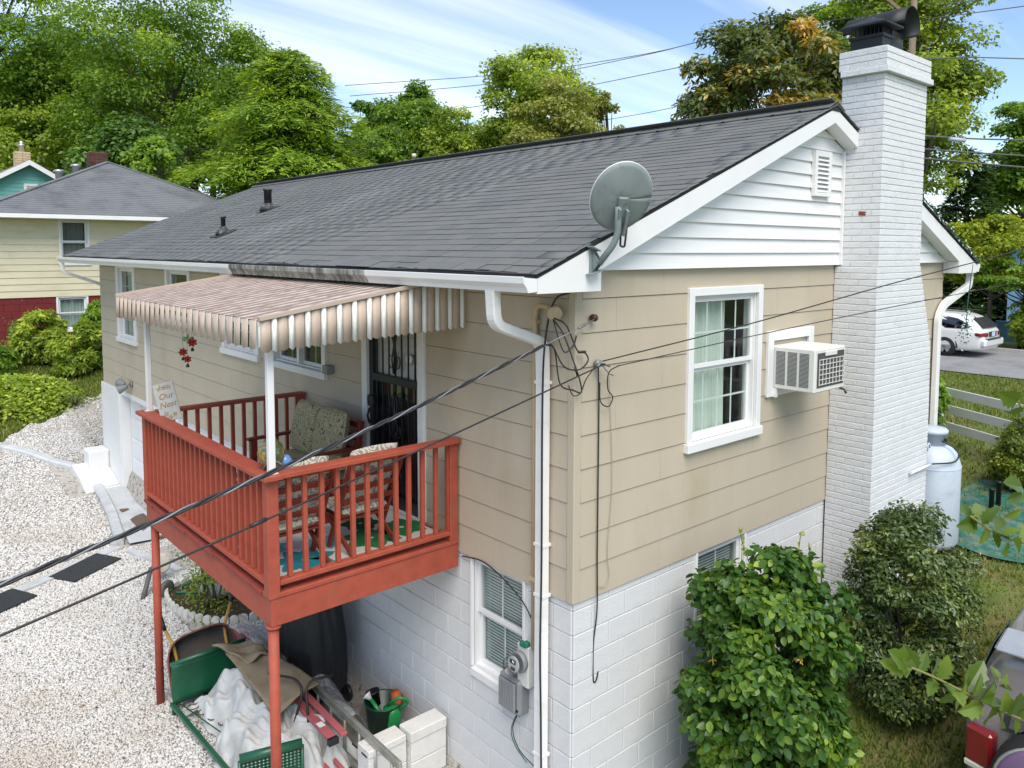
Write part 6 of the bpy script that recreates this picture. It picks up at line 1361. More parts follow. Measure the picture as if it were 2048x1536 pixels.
# right-hand garden
shrub('arborvitae', 'narrow upright evergreen behind the gas tank', (10.05, 1.25, .05), (.30, .30, .62), -.58, LF_MID, 40, 160, (.05, .10), .4, 'lance', 0, rl=(.3, .5))
shrub('boxwood_bush', 'rounded yellow-green boxwood before the white rail fence', (8.75, -.75, -.32), (.58, .55, .48), float(ground_z(8.75, -.75)), LF_YBOX, 50, 260, (.03, .055), .6, 'round', 0, rl=(.22, .36))
shrub('round_bush', 'round green bush behind the parked station wagon', (25.6, 3.4, .55), (1.3, 1.3, .95), -.4, LF_YEL, 40, 200, (.08, .15), .6, 'round', 0)
shrub('round_bush', 'smaller bush cut by the right edge beside the fence', (9.75, -.35, -.15), (.34, .34, .36), float(ground_z(9.75, -.35)), LF_YBOX, 24, 120, (.03, .055), .6, 'round', 0)
# holly tree close to the camera: its twigs reach into the picture
LF_HOL = leafmat('leaf_holly', (.10, .17, .022), (.22, .28, .05), trans=.35, rough=.3, spec=.6)
hb = at_depth(2520, 1400, 2.7); ht = empty('holly_tree', (hb.x, hb.y, float(ground_z(hb.x, hb.y))), 'holly twigs with spiny bright leaves reaching in at the lower right', 'tree')
s = MB(); s.tube([(hb.x, hb.y, ht.location.z-.05), (hb.x, hb.y, 2.1)], [.05, .02], 8); s.build('trunk', M_BARK, ht)
twigs = [[(2520, 1560, 2.6), (2200, 1480, 2.45), (2048, 1440, 2.35), (1960, 1400, 2.3), (1870, 1355, 2.28), (1822, 1335, 2.27)], [(2520, 1200, 2.6), (2200, 1130, 2.45), (2060, 1090, 2.35), (1990, 1065, 2.3), (1940, 1032, 2.28)], [(2500, 900, 2.7), (2200, 850, 2.5), (2060, 822, 2.4), (2035, 800, 2.38)], [(1975, 1410, 2.3), (1990, 1385, 2.29), (2000, 1358, 2.28)]]
for k, tw in enumerate(twigs):
    s = MB(); s.tube(catmull([at_depth(*q) for q in tw], 6), .0035 if k < 3 else .002, 6); s.build('twig', mat('holly_twig', (.20, .19, .06), rough=.6), ht)
hv = [(0, 0)]; 
for t_, w_ in ((.12, .30), (.22, .62), (.30, .44), (.42, .72), (.52, .52), (.66, .66), (.74, .40), (.86, .34)): hv.append((t_, w_))
outl = hv+[(1.02, 0)]+[(t_, -w_) for t_, w_ in reversed(hv[1:])]
hm = []
for vv_ in range(3):
    me = bpy.data.meshes.new('leaf'); V_ = [(t_, w_*.5, .16*abs(w_)-.10*t_*t_*(1+vv_*.4)) for t_, w_ in outl]; n_ = len(V_); mid = len(hv); V_ += [(t_, 0, -.10*t_*t_*(1+vv_*.4)) for t_ in (.3, .6, .85)]
    fc = [(0, 1, 2, n_), (n_, 2, 3, 4), (n_, 4, 5, n_+1), (n_+1, 5, 6, 7), (n_+1, 7, 8, n_+2), (n_+2, 8, mid)]; fc += [tuple((n_-i if 0 < i < n_ and i != mid else i) if i < n_ else i for i in reversed(q)) for q in fc]
    me.from_pydata(V_, [], fc); me.materials.append(LF_HOL); at_ = me.attributes.new('tint', 'FLOAT', 'POINT'); at_.data.foreach_set('value', np.full(len(V_), .25+.2*vv_, np.float32)); hm.append(me)
hp = [(1835, 1338, 1812, 1298), (1818, 1338, 1792, 1308), (1825, 1338, 1775, 1328), (1840, 1345, 1852, 1310), (1860, 1352, 1880, 1325), (1880, 1360, 1896, 1322), (1885, 1362, 1905, 1385), (1870, 1358, 1860, 1385), (1925, 1382, 1938, 1345), (1930, 1385, 1965, 1330), (1945, 1392, 1965, 1355), (1905, 1372, 1925, 1400), (1960, 1402, 1990, 1370), (2000, 1362, 1985, 1335), (2002, 1360, 2022, 1345), (1998, 1370, 2020, 1378), (1990, 1388, 1972, 1402), (1960, 1400, 1955, 1430), (1985, 1412, 1975, 1445), (1990, 1415, 2010, 1450), (2010, 1425, 2015, 1392), (2020, 1430, 2042, 1398), (2030, 1435, 2035, 1465), (1935, 1388, 1905, 1415), (1915, 1378, 1885, 1405), (2045, 1440, 2060, 1410), (1965, 1405, 1935, 1425), (1975, 1410, 2000, 1400),
      (1942, 1033, 1925, 1012), (1945, 1033, 1968, 1012), (1955, 1040, 1925, 1052), (1965, 1048, 1990, 1018), (1975, 1055, 1965, 1085), (1990, 1064, 2018, 1045), (1985, 1062, 2000, 1092), (2005, 1070, 2035, 1058), (2015, 1075, 2010, 1105), (2025, 1078, 2045, 1105), (2035, 1082, 2050, 1050), (1950, 1035, 1938, 1060), (2036, 802, 2010, 792), (2040, 806, 2060, 790), (2048, 815, 2020, 826), (2055, 820, 2062, 845), (2042, 1020, 2015, 1035), (2045, 975, 2018, 965), (2048, 985, 2022, 1000)]
hnear = [-upv*.2-fwd*.6, -fwd*.8+upv*.5, -fwd+rt*.4, -fwd*.5+upv*.8]
for k, (u0, v0, u1, v1) in enumerate(hp):
    a_, b_ = at_depth(u0, v0, 2.3+.02*math.sin(k*3)), at_depth(u1, v1, 2.3+.05*math.sin(k*5)); d = b_-a_; ln_ = d.length*1.15; d.normalize(); n_ = hnear[k % 4].copy(); n_ = (n_-d*n_.dot(d)).normalized(); y_ = n_.cross(d)
    o = bpy.data.objects.new('leaf', hm[k % 3]); COL.objects.link(o); o.parent = ht; o.matrix_parent_inverse = Matrix.Translation(-Vector(ht.location)); o.matrix_basis = Matrix.Translation(a_) @ Matrix((d, y_, n_)).transposed().to_4x4() @ Matrix.Diagonal((ln_, ln_*.85, ln_, 1))
# ================================================================== gas tank, garden, fence
M_TANK = mat('tank_grey', srgb(186, 196, 206), rough=.45, var=.05, scale=4, dirt=srgb(158, 166, 174), dscale=3, dlo=.55, dhi=.8)
TXc, TYc, TZc = 5.95, -.38, -.86
tk = empty('propane_tank', (TXc, TYc, TZc), 'pale grey upright propane tank beside the white chimney', 'gas tank')
s = MB(); s.lathe([(.28, 0), (.31, .01), (.345, .08), (.345, 1.02), (.338, 1.04), (.30, 1.16), (.23, 1.24), (.17, 1.265)], (TXc, TYc, TZc), 40); s.build('vessel', M_TANK, tk)
s = MB(); s.lathe([(.348, 1.0), (.348, 1.02), (.345, 1.022)], (TXc, TYc, TZc), 40, cap=False); s.build('weld_seam', M_TANK, tk)
s = MB(); s.lathe([(.175, 1.25), (.175, 1.40), (.19, 1.402), (.19, 1.44), (.165, 1.462), (.0, 1.475)], (TXc, TYc, TZc), 32); s.build('collar_cap', M_TANK, tk)
pr_ = Vector((-.68, -.73, 0)); s = MB(); s.obox((TXc+pr_.x*.175+.07, TYc+pr_.y*.175-.03, TZc+1.335), .10, .02, .05, Matrix.Rotation(R(-40), 3, 'Z'), .004); s.build('regulator_opening', M_BLK, tk)
for a in (.1, 3.2):
    c = Vector((TXc+.23*math.cos(a), TYc+.23*math.sin(a)-.05, TZc+1.22)); s = MB(); s.tube([c+Vector((-.04, 0, 0)), c+Vector((-.03, 0, .07)), c+Vector((0, 0, .09)), c+Vector((.03, 0, .07)), c+Vector((.04, 0, 0))], .011, 7); s.build('lifting_lug', M_TANK, tk)
s = MB(); s.tube(catmull([(TXc-.08, TYc-.16, TZc+1.33), (TXc-.06, TYc-.33, TZc+1.24), (TXc-.14, TYc-.33, TZc+1.12), (5.55, -.55, .245)], 6), .010, 6); s.build('gas_hose', M_BLKC, tk)
M_NET = mat('green_ground_sheet', (.02, .13, .10), rough=.55, var=.5, scale=9, bump=.5, bscale=30, dirt=(.17, .2, .14), dscale=5, dlo=.44, dhi=.64)
s = MB(); s.grid(lambda u, v: (6.1+2.6*u+.06*math.sin(v*9), -1.75+1.5*v+.35*(u-.3)+.05*math.sin(u*11), float(ground_z(6.1+2.6*u, -1.75+1.5*v))+.03+.02*math.sin(u*17)*math.sin(v*13)), 30, 20); s.build('ground_sheet', M_NET, None, 'green plastic sheet spread on the soil beside the tank', 'plastic sheet')
s = MB(); s.grid(lambda u, v: (.15+1.3*u, -.12-.5*v, float(ground_z(.15+1.3*u, -.12-.5*v))+.05+.03*math.sin(u*13+v*5)), 16, 8); s.build('ground_sheet', M_NET, None, 'green plastic strip at the foot of the gable wall', 'plastic sheet')
for (u, v_, lab) in ((1982, 1020, 'nearer black pipe stub standing in the green sheet'), (1996, 1014, 'taller black pipe stub behind the other one')):
    p = at_ground(u, v_); s = MB(); h_ = .28 if u < 1990 else .34; s.lathe([(.032, -.05), (.032, h_), (.04, h_), (.04, h_+.025), (0, h_+.025)], (p.x, p.y, p.z), 14); s.build('pipe_stub', mat('black_pipe', (.01, .01, .011), rough=.5), None, lab, 'pipe', 'black pipe stubs by the tank')
# white three-rail fence
fe = empty('rail_fence', (9.9, .4, -.55), 'white painted three-rail fence between garden and road', 'fence')
fa_, fb_ = at_depth(1890, 763, 13.9), at_depth(2048, 797, 12.3); fa_.z = fb_.z = 0; fs_ = (fb_-fa_)*1.12; FA = fa_-fs_*.05-fs_*2; FB = FA+fs_*5; fd = (FB-FA); fl_ = fd.length
for k in range(6):
    p = FA+fd*(k/5); z = float(ground_z(p.x, p.y)); s = MB(); s.cbox(p.x-.05, p.x+.05, p.y-.05, p.y+.05, z-.1, .45, .006); s.build('fence_post', M_WHITE, fe)
for zt_ in (.385, .085, -.22):
    for k in range(5):
        a, b = FA+fd*(k/5)+Vector((-.055, -.05, zt_-.075)), FA+fd*((k+1)/5)+Vector((-.055, -.05, zt_-.075)); s = MB(); s.bar(a, b, .03, .15, ch=.004); s.build('fence_rail', M_WHITE, fe)
# ================================================================== cars
M_CARW = mat('car_white', (.74, .74, .73), rough=.25, var=.02, scale=2, coat=.6)
M_CARG = glassmat('car_glass', (.10, .13, .14), .18); M_TYRE = mat('tyre', (.015, .015, .015), rough=.85); M_RIM = mat('alloy_rim', (.55, .55, .56), rough=.3, metal=.8); M_RED_L = mat('tail_lamp_red', (.20, .012, .015), rough=.2, coat=.5); M_CARB = mat('car_black_trim', (.02, .02, .022), rough=.5)
def wheel(t, x, y, z, r_, w, side, rim_r=.62):
    """wheel with its axle along local y"""
    s = MB(); s.lathe([(r_*.6, -w/2), (r_*.93, -w/2), (r_, -w/2+.03), (r_, w/2-.03), (r_*.93, w/2), (r_*.6, w/2)], (x, y, z), 28, (0, 1, 0), cap=False); wo = s.build('wheel', M_TYRE, t, local=True)
    yo = y+side*(w/2-.02); s = MB(); s.lathe([(r_*rim_r*.93, 0), (r_*rim_r, side*.02), (r_*rim_r*1.02, side*.02)], (x, yo, z), 28, (0, 1, 0), cap=False); s.lathe([(0, side*-.06), (r_*rim_r, side*-.06)], (x, yo, z), 20, (0, 1, 0)); s.build('rim', M_CARB, wo, local=True)
    for k in range(5):
        a = 6.283*k/5+.3; d = Vector((math.cos(a), 0, math.sin(a))); c = Vector((x, yo+side*.004, z)); tn = Vector((-d.z, 0, d.x)); s = MB(); s.add([tuple(c+tn*.035), tuple(c-tn*.035), tuple(c+d*r_*rim_r-tn*.065), tuple(c+d*r_*rim_r+tn*.065)], [(0, 1, 2, 3)]); s.lathe([(.0, side*.012), (.05, side*.008), (.055, 0)], (x, yo+side*.004, z), 12, (0, 1, 0)); s.build('spoke', M_RIM, wo, local=True)
    s = MB(); s.lathe([(r_*rim_r, side*.012), (r_*rim_r*1.05, side*.02), (r_*rim_r*1.05, side*.0)], (x, yo, z), 28, (0, 1, 0), cap=False); s.build('rim_edge', M_RIM, wo, local=True)
def interp_prof(P, x): return lerp(x, [p[0] for p in P], [p[1] for p in P])
def car_body(t, stations, m, name='body'):
    """loft of cross-sections: (x, half-width at sill, at belt, at roof, z sill, z belt, z roof)"""
    s = MB(); rings = []
    for (x, ws, wb_, wr_, zs, zb, zr_) in stations:
        half = [(0, zs), (ws*.9, zs), (ws, zs+.05), (wb_*1.01, zs+(zb-zs)*.45), (wb_, zb-.02), (wb_-.015, zb+.01), ((wb_+wr_)/2+.02, (zb+zr_)/2), (wr_+.02, zr_-.06), (wr_*.86, zr_-.012), (0, zr_)]
        rings.append([(x, y, z) for y, z in half]+[(x, -y, z) for y, z in reversed(half[1:-1])])
    n_ = len(rings[0]); vs = [p for r_ in rings for p in r_]; fs = [(i*n_+j, i*n_+(j+1) % n_, (i+1)*n_+(j+1) % n_, (i+1)*n_+j) for i in range(len(rings)-1) for j in range(n_)]
    fs += [tuple(range(n_-1, -1, -1)), tuple(range((len(rings)-1)*n_, len(rings)*n_))]; s.add(vs, fs, True); o = s.build(name, m, t, local=True)
    q = o.modifiers.new('sub', 'SUBSURF'); q.levels = 2; q.render_levels = 2; return o
def body_y(z, wb_, wr_, zb, zr_): return lerp(z, [zb-.02, zb+.01, (zb+zr_)/2, zr_-.06], [wb_, wb_-.015, (wb_+wr_)/2+.02, wr_+.02])
def side_patch(t, pts, off, m, name, sides=(1, -1), th=.006, dims=None):
    """flat-ish panel on the car side from (x, y, z) outline points"""
    pts = [(x, body_y(z, *dims) if dims else y, z) for x, y, z in pts]
    for sg_ in sides:
        s = MB(); s.prism([(x, sg_*(y+off), z) for x, y, z in pts], (0, sg_*th, 0)); s.build(name, m, t, local=True)
wg = empty('station_wagon', (22.6, 5.2, -.485), 'white station wagon parked on the far side of the road', 'car')
wg.scale = (.95,)*3; wg.rotation_euler = (0, 0, R(90))      # front towards +y
# local: x forward, y left; rear axle at x = 0
car_body(wg, [(-1.10, .60, .66, .5, .30, .72, .80), (-1.06, .80, .84, .60, .26, .80, .95), (-.80, .88, .90, .62, .22, .86, 1.22), (-.45, .90, .92, .66, .20, .88, 1.40), (.3, .91, .92, .68, .20, .88, 1.47), (1.4, .91, .92, .68, .20, .87, 1.46), (2.1, .91, .91, .62, .20, .88, 1.25), (2.7, .91, .90, .6, .20, .90, .97), (3.5, .88, .84, .5, .22, .78, .84), (3.75, .6, .55, .3, .3, .6, .66)], M_CARW)
side_patch(wg, [(-.72, .80, 1.0), (-.55, .835, .94), (.0, .85, .93), (.42, .75, 1.18), (.55, .68, 1.36), (.3, .69, 1.34), (-.3, .72, 1.25), (-.62, .76, 1.12)], .004, M_CARB, 'window_surround', dims=(.92, .66, .88, 1.43))
side_patch(wg, [(-.66, .80, 1.01), (-.52, .83, .965), (.0, .845, .96), (.36, .765, 1.16), (.47, .70, 1.32), (.3, .70, 1.31), (-.28, .73, 1.22), (-.58, .765, 1.11)], .012, M_CARG, 'side_window', dims=(.92, .66, .88, 1.43))
side_patch(wg, [(.62, .86, .97), (1.3, .86, .97), (1.25, .70, 1.36), (.78, .70, 1.36)], .010, M_CARG, 'side_window', dims=(.92, .68, .88, 1.47))
s = MB(); s.grid(lambda u, v: (-.99+.34*v-.04*math.cos((u-.5)*3)+.0, (-.66+1.32*u)*(1-.12*v), .98+.30*v), 12, 6); o = s.build('rear_window', M_CARB, wg, local=True); o.location.x = -.055
for sg_ in (1, -1):
    s = MB(); s.obox((-1.04, sg_*.66, .76), .12, .40, .13, Matrix.Rotation(R(-14*sg_), 3, 'Z'), .02); s.obox((-.93, sg_*.86, .77), .22, .06, .11, Matrix.Rotation(R(-8*sg_), 3, 'Z'), .02); s.build('tail_lamp', M_RED_L, wg, local=True)
    s = MB(); s.tube([(-.55, sg_*.58, 1.46), (.9, sg_*.6, 1.51)], .014, 6); s.build('roof_rail', M_CARB, wg, local=True)
    s = MB(); s.obox((-.62, sg_*.925, .50), .10, .006, .025); s.build('side_marker', M_RED_L, wg, local=True)
s = MB(); s.obox((-1.10, 0, .76), .04, .62, .16, None, .01); s.build('plate_recess', M_CARB, wg, local=True)
s = MB(); s.obox((-1.125, 0, .76), .01, .30, .15, None, .002); s.build('number_plate', mat('plate_blue_white', (.5, .58, .68), rough=.4), wg, local=True)
s = MB(); s.obox((-1.10, 0, .49), .16, 1.66, .24, None, .05); s.build('bumper', M_CARW, wg, local=True)
s = MB(); s.obox((-1.13, 0, .615), .13, 1.2, .02, None, .006); s.build('bumper_pad', M_CARB, wg, local=True)
side_patch(wg, [(.60, .93, .79), (.76, .93, .79), (.76, .93, .76), (.60, .93, .76)], .006, M_CARB, 'door_handle')
side_patch(wg, [(.55, .925, .3), (.56, .925, .3), (.56, .915, .9), (.55, .915, .9)], .003, M_CARB, 'door_seam')
for x in (0, 2.75):
    for sg_ in (1, -1):
        s = MB(); s.tube([(x+.365*math.cos(a), sg_*(.918-.03*math.sin(a)), .33+.365*math.sin(a)) for a in np.linspace(-.1, 3.24, 20)], .022, 6); s.build('wheel_arch', M_CARB, wg, local=True)
        wheel(wg, x, sg_*.83, .325, .325, .20, sg_)
# grey off-roader, only its rear corner shows
sv_ = empty('off_roader', (2.28, -2.92, float(ground_z(2.28, -2.92))), 'grey-brown off-roader with a purple-covered spare wheel at the lower right', 'car')
sv_.rotation_euler = (0, 0, R(4))
M_SUV = mat('suv_paint', srgb(146, 138, 138), rough=.3, var=.03, scale=2, metal=.35, coat=.5); M_SILV = mat('suv_silver', (.42, .44, .46), rough=.3, metal=.4, coat=.4)
# local: rear at x = 0, front +x, half width .85
car_body(sv_, [(-.01, .70, .76, .56, .42, .98, 1.52), (.05, .80, .84, .62, .36, 1.0, 1.60), (.3, .84, .86, .64, .32, 1.0, 1.66), (1.6, .85, .86, .66, .30, .99, 1.67), (2.3, .85, .85, .62, .30, .98, 1.55), (2.9, .85, .84, .6, .32, .99, 1.08), (3.7, .8, .78, .5, .36, .9, .96), (3.85, .5, .5, .3, .45, .7, .8)], M_SUV)
s = MB(); s.grid(lambda u, v: (-.035+.075*v-.02*math.cos((u-.5)*2.6), (-.52+1.04*u)*(1-.10*v), 1.03+.42*v), 10, 6); o = s.build('rear_window', M_CARG, sv_, local=True)
s = MB(); s.grid(lambda u, v: (-.03+.075*v-.02*math.cos((u-.5)*2.6), (-.57+1.14*u)*(1-.10*v), .99+.50*v), 10, 6); o = s.build('window_surround', M_CARB, sv_, local=True); o.location.x = .004
s = MB(); s.obox((.03, 0, 1.665), .34, 1.24, .05, Matrix.Rotation(R(-6), 3, 'Y'), .02); s.build('roof_spoiler', M_SILV, sv_, local=True)
s = MB(); s.obox((-.135, 0, 1.655), .012, .34, .03, None, .004); s.build('brake_lamp', M_RED_L, sv_, local=True)
for sg_ in (1, -1):
    s = MB(); s.obox((-.015, sg_*.70, .80), .10, .20, .28, Matrix.Rotation(R(-16*sg_), 3, 'Z'), .02); s.build('tail_lamp', M_RED_L, sv_, local=True)
    s = MB(); s.obox((-.02, sg_*.70, .64), .10, .20, .05, Matrix.Rotation(R(-16*sg_), 3, 'Z'), .01); s.build('reverse_lamp', mat('lamp_clear', (.65, .62, .5), rough=.2), sv_, local=True)
    side_patch(sv_, [(.25, .835, 1.04), (1.0, .85, 1.04), (.95, .70, 1.46), (.42, .69, 1.45)], .010, M_CARG, 'side_window', (sg_,), dims=(.86, .65, 1.0, 1.66))
    for x in (.62, 3.05): wheel(sv_, x, sg_*.76, .33, .33, .2, sg_)
s = MB(); s.obox((-.03, 0, .44), .16, 1.6, .22, None, .05); s.build('bumper', M_SILV, sv_, local=True)
sp = MB(); sp.lathe([(.36, -.10), (.37, -.08), (.37, .06), (.345, .10)], (-.17, .22, .74), 36, (-1, 0, 0)); spo = sp.build('spare_wheel', M_TYRE, sv_, local=True)
sp = MB(); sp.lathe([(.335, .06), (.335, .105), (.30, .125), (.0, .135)], (-.17, .22, .74), 36, (-1, 0, 0)); sp.build('wheel_cover', mat('purple_cover', (.17, .10, .20), rough=.4, var=.1, scale=3), spo, local=True)
sp = MB(); sp.tube([(-.27, .22+.335*math.cos(a), (.74)+.335*math.sin(a)) for a in np.linspace(0, 6.2, 40)], .014, 6, closed=True); sp.build('cover_ring', M_RIM, spo, local=True)
# ================================================================== neighbours
M_YSID = mat('yellow_siding', srgb(212, 203, 174), rough=.6, var=.05, scale=2, dirt=srgb(192, 182, 150), dscale=1.2, dlo=.5, dhi=.8, dstretch=(1, 1, 3)); M_YSIDB = mat('cream_siding', srgb(222, 212, 182), rough=.6, var=.05, scale=2)
M_REDW = mat('red_block', srgb(108, 30, 32), rough=.8, var=.12, scale=3, bump=.3, bscale=30, dirt=srgb(170, 140, 130), dscale=9, dlo=.66, dhi=.7)
M_NROOF = mat('grey_shingle', srgb(112, 114, 118), rough=.9, var=.2, scale=40, dirt=srgb(88, 90, 94), dscale=1.2, dlo=.45, dhi=.7)
YW = 23.285
nb_ = empty('neighbour_house', (3.4, 27, -.7), 'cream sided house with red basement wall and grey hipped roof', 'house')
ops = [(1.24, 1.97, 2.32, 3.62), (1.10, 1.88, .25, 1.24)]
xfN = lambda a, d, z: (a, YW-d, z)
s = MB(xfN)
for (l, r_, b, t_) in decompose(-.75, 7.6, 1.28, 3.75, [ops[0]]): s.box(l, r_, -.15, 0, b, t_)
nwall = s.build('siding_wall', M_YSID, nb_)
for (l, r_, b, t_, k) in laid(-.75, 4.6, [1.28+.2*i for i in range(13)]+[3.76], 3.66, [(ops[0][0]-.02, ops[0][1]+.02, ops[0][2], ops[0][3])], lambda k: .7*k % 3.6):
    s = MB(xfN); s.prism([(l, 0, b), (l, .022, b), (l, .004, t_), (l, 0, t_)], (r_-l-.002, 0, 0)); s.build('siding_board', M_YSID, nwall)
s = MB(xfN)
for (l, r_, b, t_) in decompose(-.75, 7.6, -1., 1.28, [ops[1]]): s.box(l, r_, -.25, -.02, b, t_)
nbase = s.build('basement_wall', M_REDW, nb_)
for (l, r_, b, t_, k) in laid(-.75, 3.4, [-.75+.203*i for i in range(11)], .406, [ops[1]], lambda k: .203*(k % 2)):
    s = MB(xfN); s.cbox(l+.003, r_-.003, -.025, -.006, b+.003, min(t_, 1.278)-.003, .004); s.build('block', M_REDW, nbase)
s = MB(); s.box(-.75, -.6, YW+.15, 33, -1, 3.75); s.box(7.45, 7.6, YW+.15, 33, -1, 3.75); s.box(-.75, 7.6, 33, 33.1, -1, 3.75); s.build('side_wall', M_YSIDB, nb_)
window(xfN, *ops[0], parent=nb_, cols=1, rows=1, trim=.06, glass=glassmat('screened_glass', (.6, .62, .62), .22), curtain=[(0, 1)])
window(xfN, *ops[1], parent=nb_, cols=2, rows=1, trim=.06, glass=M_DGLASS, d0=-.02, name='basement_window', curtain=[(0, 1)])
ex, ey, ez = (-1.15, 8.0), (22.65, 33.5), 3.80; ax_, ay0, ay1, azr = 3.7, 27.4, 28.8, 5.9
s = MB(); s.add([(ex[0], ey[0], ez), (ex[1], ey[0], ez), (ex[1], ey[1], ez), (ex[0], ey[1], ez), (ax_, ay0, azr), (ax_, ay1, azr), (ex[0], ey[0], ez-.12), (ex[1], ey[0], ez-.12), (ex[1], ey[1], ez-.12), (ex[0], ey[1], ez-.12)], [(0, 1, 4), (1, 2, 5, 4), (2, 3, 5), (3, 0, 4, 5), (0, 6, 7, 1), (1, 7, 8, 2), (2, 8, 9, 3), (3, 9, 6, 0), (6, 9, 8, 7)]); nroof = s.build('roof', M_NROOF, nb_)
f_ = MB(); nrow = 30
for k in range(nrow):     # front slope courses as thin steps
    t0, t1 = k/nrow, (k+1.0)/nrow; P = lambda a, t, dz: Vector(((ex[a]*(1-t)+ax_*t), ey[0]*(1-t)+ay0*t, ez*(1-t)+azr*t+dz)); f_.add([P(0, t0, .02), P(1, t0, .02), P(1, t1, .006), P(0, t1, .006), P(0, t0, .004), P(1, t0, .004)], [(0, 1, 2, 3), (4, 5, 1, 0)])
f_.build('shingle_courses', M_NROOF, nroof, kind='stuff')
for (a, b) in (((ex[0], ey[0], ez), (ax_, ay0, azr)), ((ex[1], ey[0], ez), (ax_, ay0, azr)), ((ax_, ay0, azr), (ax_, ay1, azr))):
    s = MB(); s.bar(Vector(a)+Vector((0, 0, .02)), Vector(b)+Vector((0, 0, .02)), .16, .03); s.build('hip_cap', M_NROOF, nroof)
s = MB(); s.box(ex[0], ex[1], ey[0]-.12, ey[0]-.01, ez-.14, ez-.02); s.box(ex[0], ex[1], ey[0]-.01, YW, ez-.15, ez-.121); s.build('gutter', M_GUT, nb_)
for (u, v_) in ((152, 335), (118, 346)):
    p = at_depth(u, v_, 29.5); s = MB(); s.lathe([(.0, .22), (.16, .2), (.2, .12), (.14, .1), (.12, -.2)], (p.x, p.y, p.z-.08), 14); s.build('roof_fan', M_RIM, nb_)
cb2 = at_depth(194, 303, 30); s = MB(); s.box(cb2.x-.3, cb2.x+.3, cb2.y-.3, cb2.y+.3, 4.6, cb2.z-.05); nch = s.build('chimney', mat('chimney_mortar', (.2, .16, .14), rough=.9), nb_)
M_RB = mat('dark_red_brick', (.085, .03, .022), rough=.9, var=.3, scale=10, obj=.3)
for k in range(8):
    for j in range(3):
        s = MB(); z = cb2.z-.05-.075*(k+1); s.cbox(cb2.x-.31+.205*j, cb2.x-.31+.205*j+.198, cb2.y-.31, cb2.y-.25, z, z+.065, .004); s.build('brick', M_RB, nch); s = MB(); s.cbox(cb2.x-.31, cb2.x-.25, cb2.y-.25+.18*j, cb2.y-.25+.18*j+.172, z, z+.065, .004); s.build('brick', M_RB, nch)
# turquoise gabled house
dT = 40.; tg = at_depth(55, 320, dT); M_TQ = mat('turquoise_siding', srgb(112, 176, 168), rough=.6, var=.06, scale=2)
th_ = empty('turquoise_house', (tg.x, tg.y, 0), 'turquoise gabled house behind the hipped roof at the left', 'house')
xfT = lambda a, d, z: (tg.x+a, tg.y-d, z)
s = MB(xfT); s.prism([(-3.2, -.1, -.5), (3.2, -.1, -.5), (3.2, -.1, tg.z-2.05), (0, -.1, tg.z-.15), (-3.2, -.1, tg.z-2.05)], (0, .1, 0)); tw_ = s.build('gable_wall', M_TQ, th_)
for k in range(17):
    b = tg.z-3.6+.2*k; w_ = min(3.2, (tg.z-.18-b)/.594); 
    if w_ > .1: s = MB(xfT); w2 = min(3.2, max((tg.z-.18-b-.2)/.594, .02)); s.add([(-w_, .0, b), (w_, .0, b), (w_, .025, b), (-w_, .025, b), (-w2, .004, b+.2), (w2, .004, b+.2)], [(0, 1, 2, 3), (3, 2, 5, 4), (0, 4, 5, 1)]); s.build('siding_board', M_TQ, tw_)
s = MB(xfT)
for sg_ in (1, -1): s.prism([(0, .5, tg.z), (sg_*3.6, .5, tg.z-2.14), (sg_*3.6, .5, tg.z-2.26), (0, .5, tg.z-.12)], (0, -8, 0))
s.build('roof', mat('brown_roof', (.2, .17, .15), rough=.9), th_)
for sg_ in (1, -1): s = MB(xfT); s.prism([(0, .52, tg.z-.03), (sg_*3.6, .52, tg.z-2.17), (sg_*3.6, .52, tg.z-2.42), (0, .52, tg.z-.28)], (0, -.04, 0)); s.build('barge_board', M_TRIM, th_)
s = MB(xfT); v0 = tg.z-1.35; s.box(-.22, .42, .02, .06, v0-.55, v0+.15); vt = s.build('gable_vent', M_TRIM, th_)
for k in range(6): s = MB(xfT); s.box(-.1, .30, .061, .085, v0-.45+.09*k, v0-.40+.09*k); s.build('louver', mat('vent_slat_grey', (.42, .4, .36), rough=.6), vt)
s = MB(); p = at_depth(44, 318, dT+1.5); s.box(p.x-.35, p.x+.35, p.y-.3, p.y+.3, p.z-2, p.z+.35); tch = s.build('chimney', mat('tan_stone', srgb(190, 170, 140), rough=.9, var=.25, scale=4), th_)
for k in range(7):
    for j in range(2): s = MB(); z = p.z+.35-.12*(k+1); s.cbox(p.x-.36+.36*j+.05*(k % 2)*(j*2-1)*-1, p.x-.01+.36*j, p.y-.33, p.y-.29, z, z+.105, .01); s.build('stone', mat('tan_stone', (.3, .26, .2)), tch)
s = MB(); s.lathe([(.14, .0), (.14, .3), (.2, .32), (.18, .4), (.12, .42), (.12, .55), (0, .6)], (p.x, p.y, p.z+.35), 12); s.build('flue_pipe', M_RIM, tch)
# blue house beyond the road
M_BLU = mat('blue_siding', srgb(128, 172, 214), rough=.6, var=.05); bh = empty('blue_house', (33, 5, -.4), 'light blue house with white trim behind the trees beyond the road', 'house')
s = MB(); s.box(31, 36, -2., 6.3, -.6, 3.1); s.build('wall', M_BLU, bh); s = MB(); s.box(30.6, 36.4, -2.4, 6.6, 3.1, 3.3); s.build('roof', M_NROOF, bh)
s = MB(); s.box(30.93, 31, 2.2, 3.9, .6, 2.2); bw = s.build('window', M_TRIM, bh); s = MB(); s.box(30.90, 30.935, 2.35, 3.75, .75, 2.05); s.build('pane', M_DARK, bw)
s = MB(); s.box(27.5, 27.7, -6, 5.6, -.5, .25); s.build('garden_wall', mat('blue_wall_paint', (.08, .2, .28), rough=.8, var=.2), None, 'low blue garden wall behind the parked wagon', 'wall')
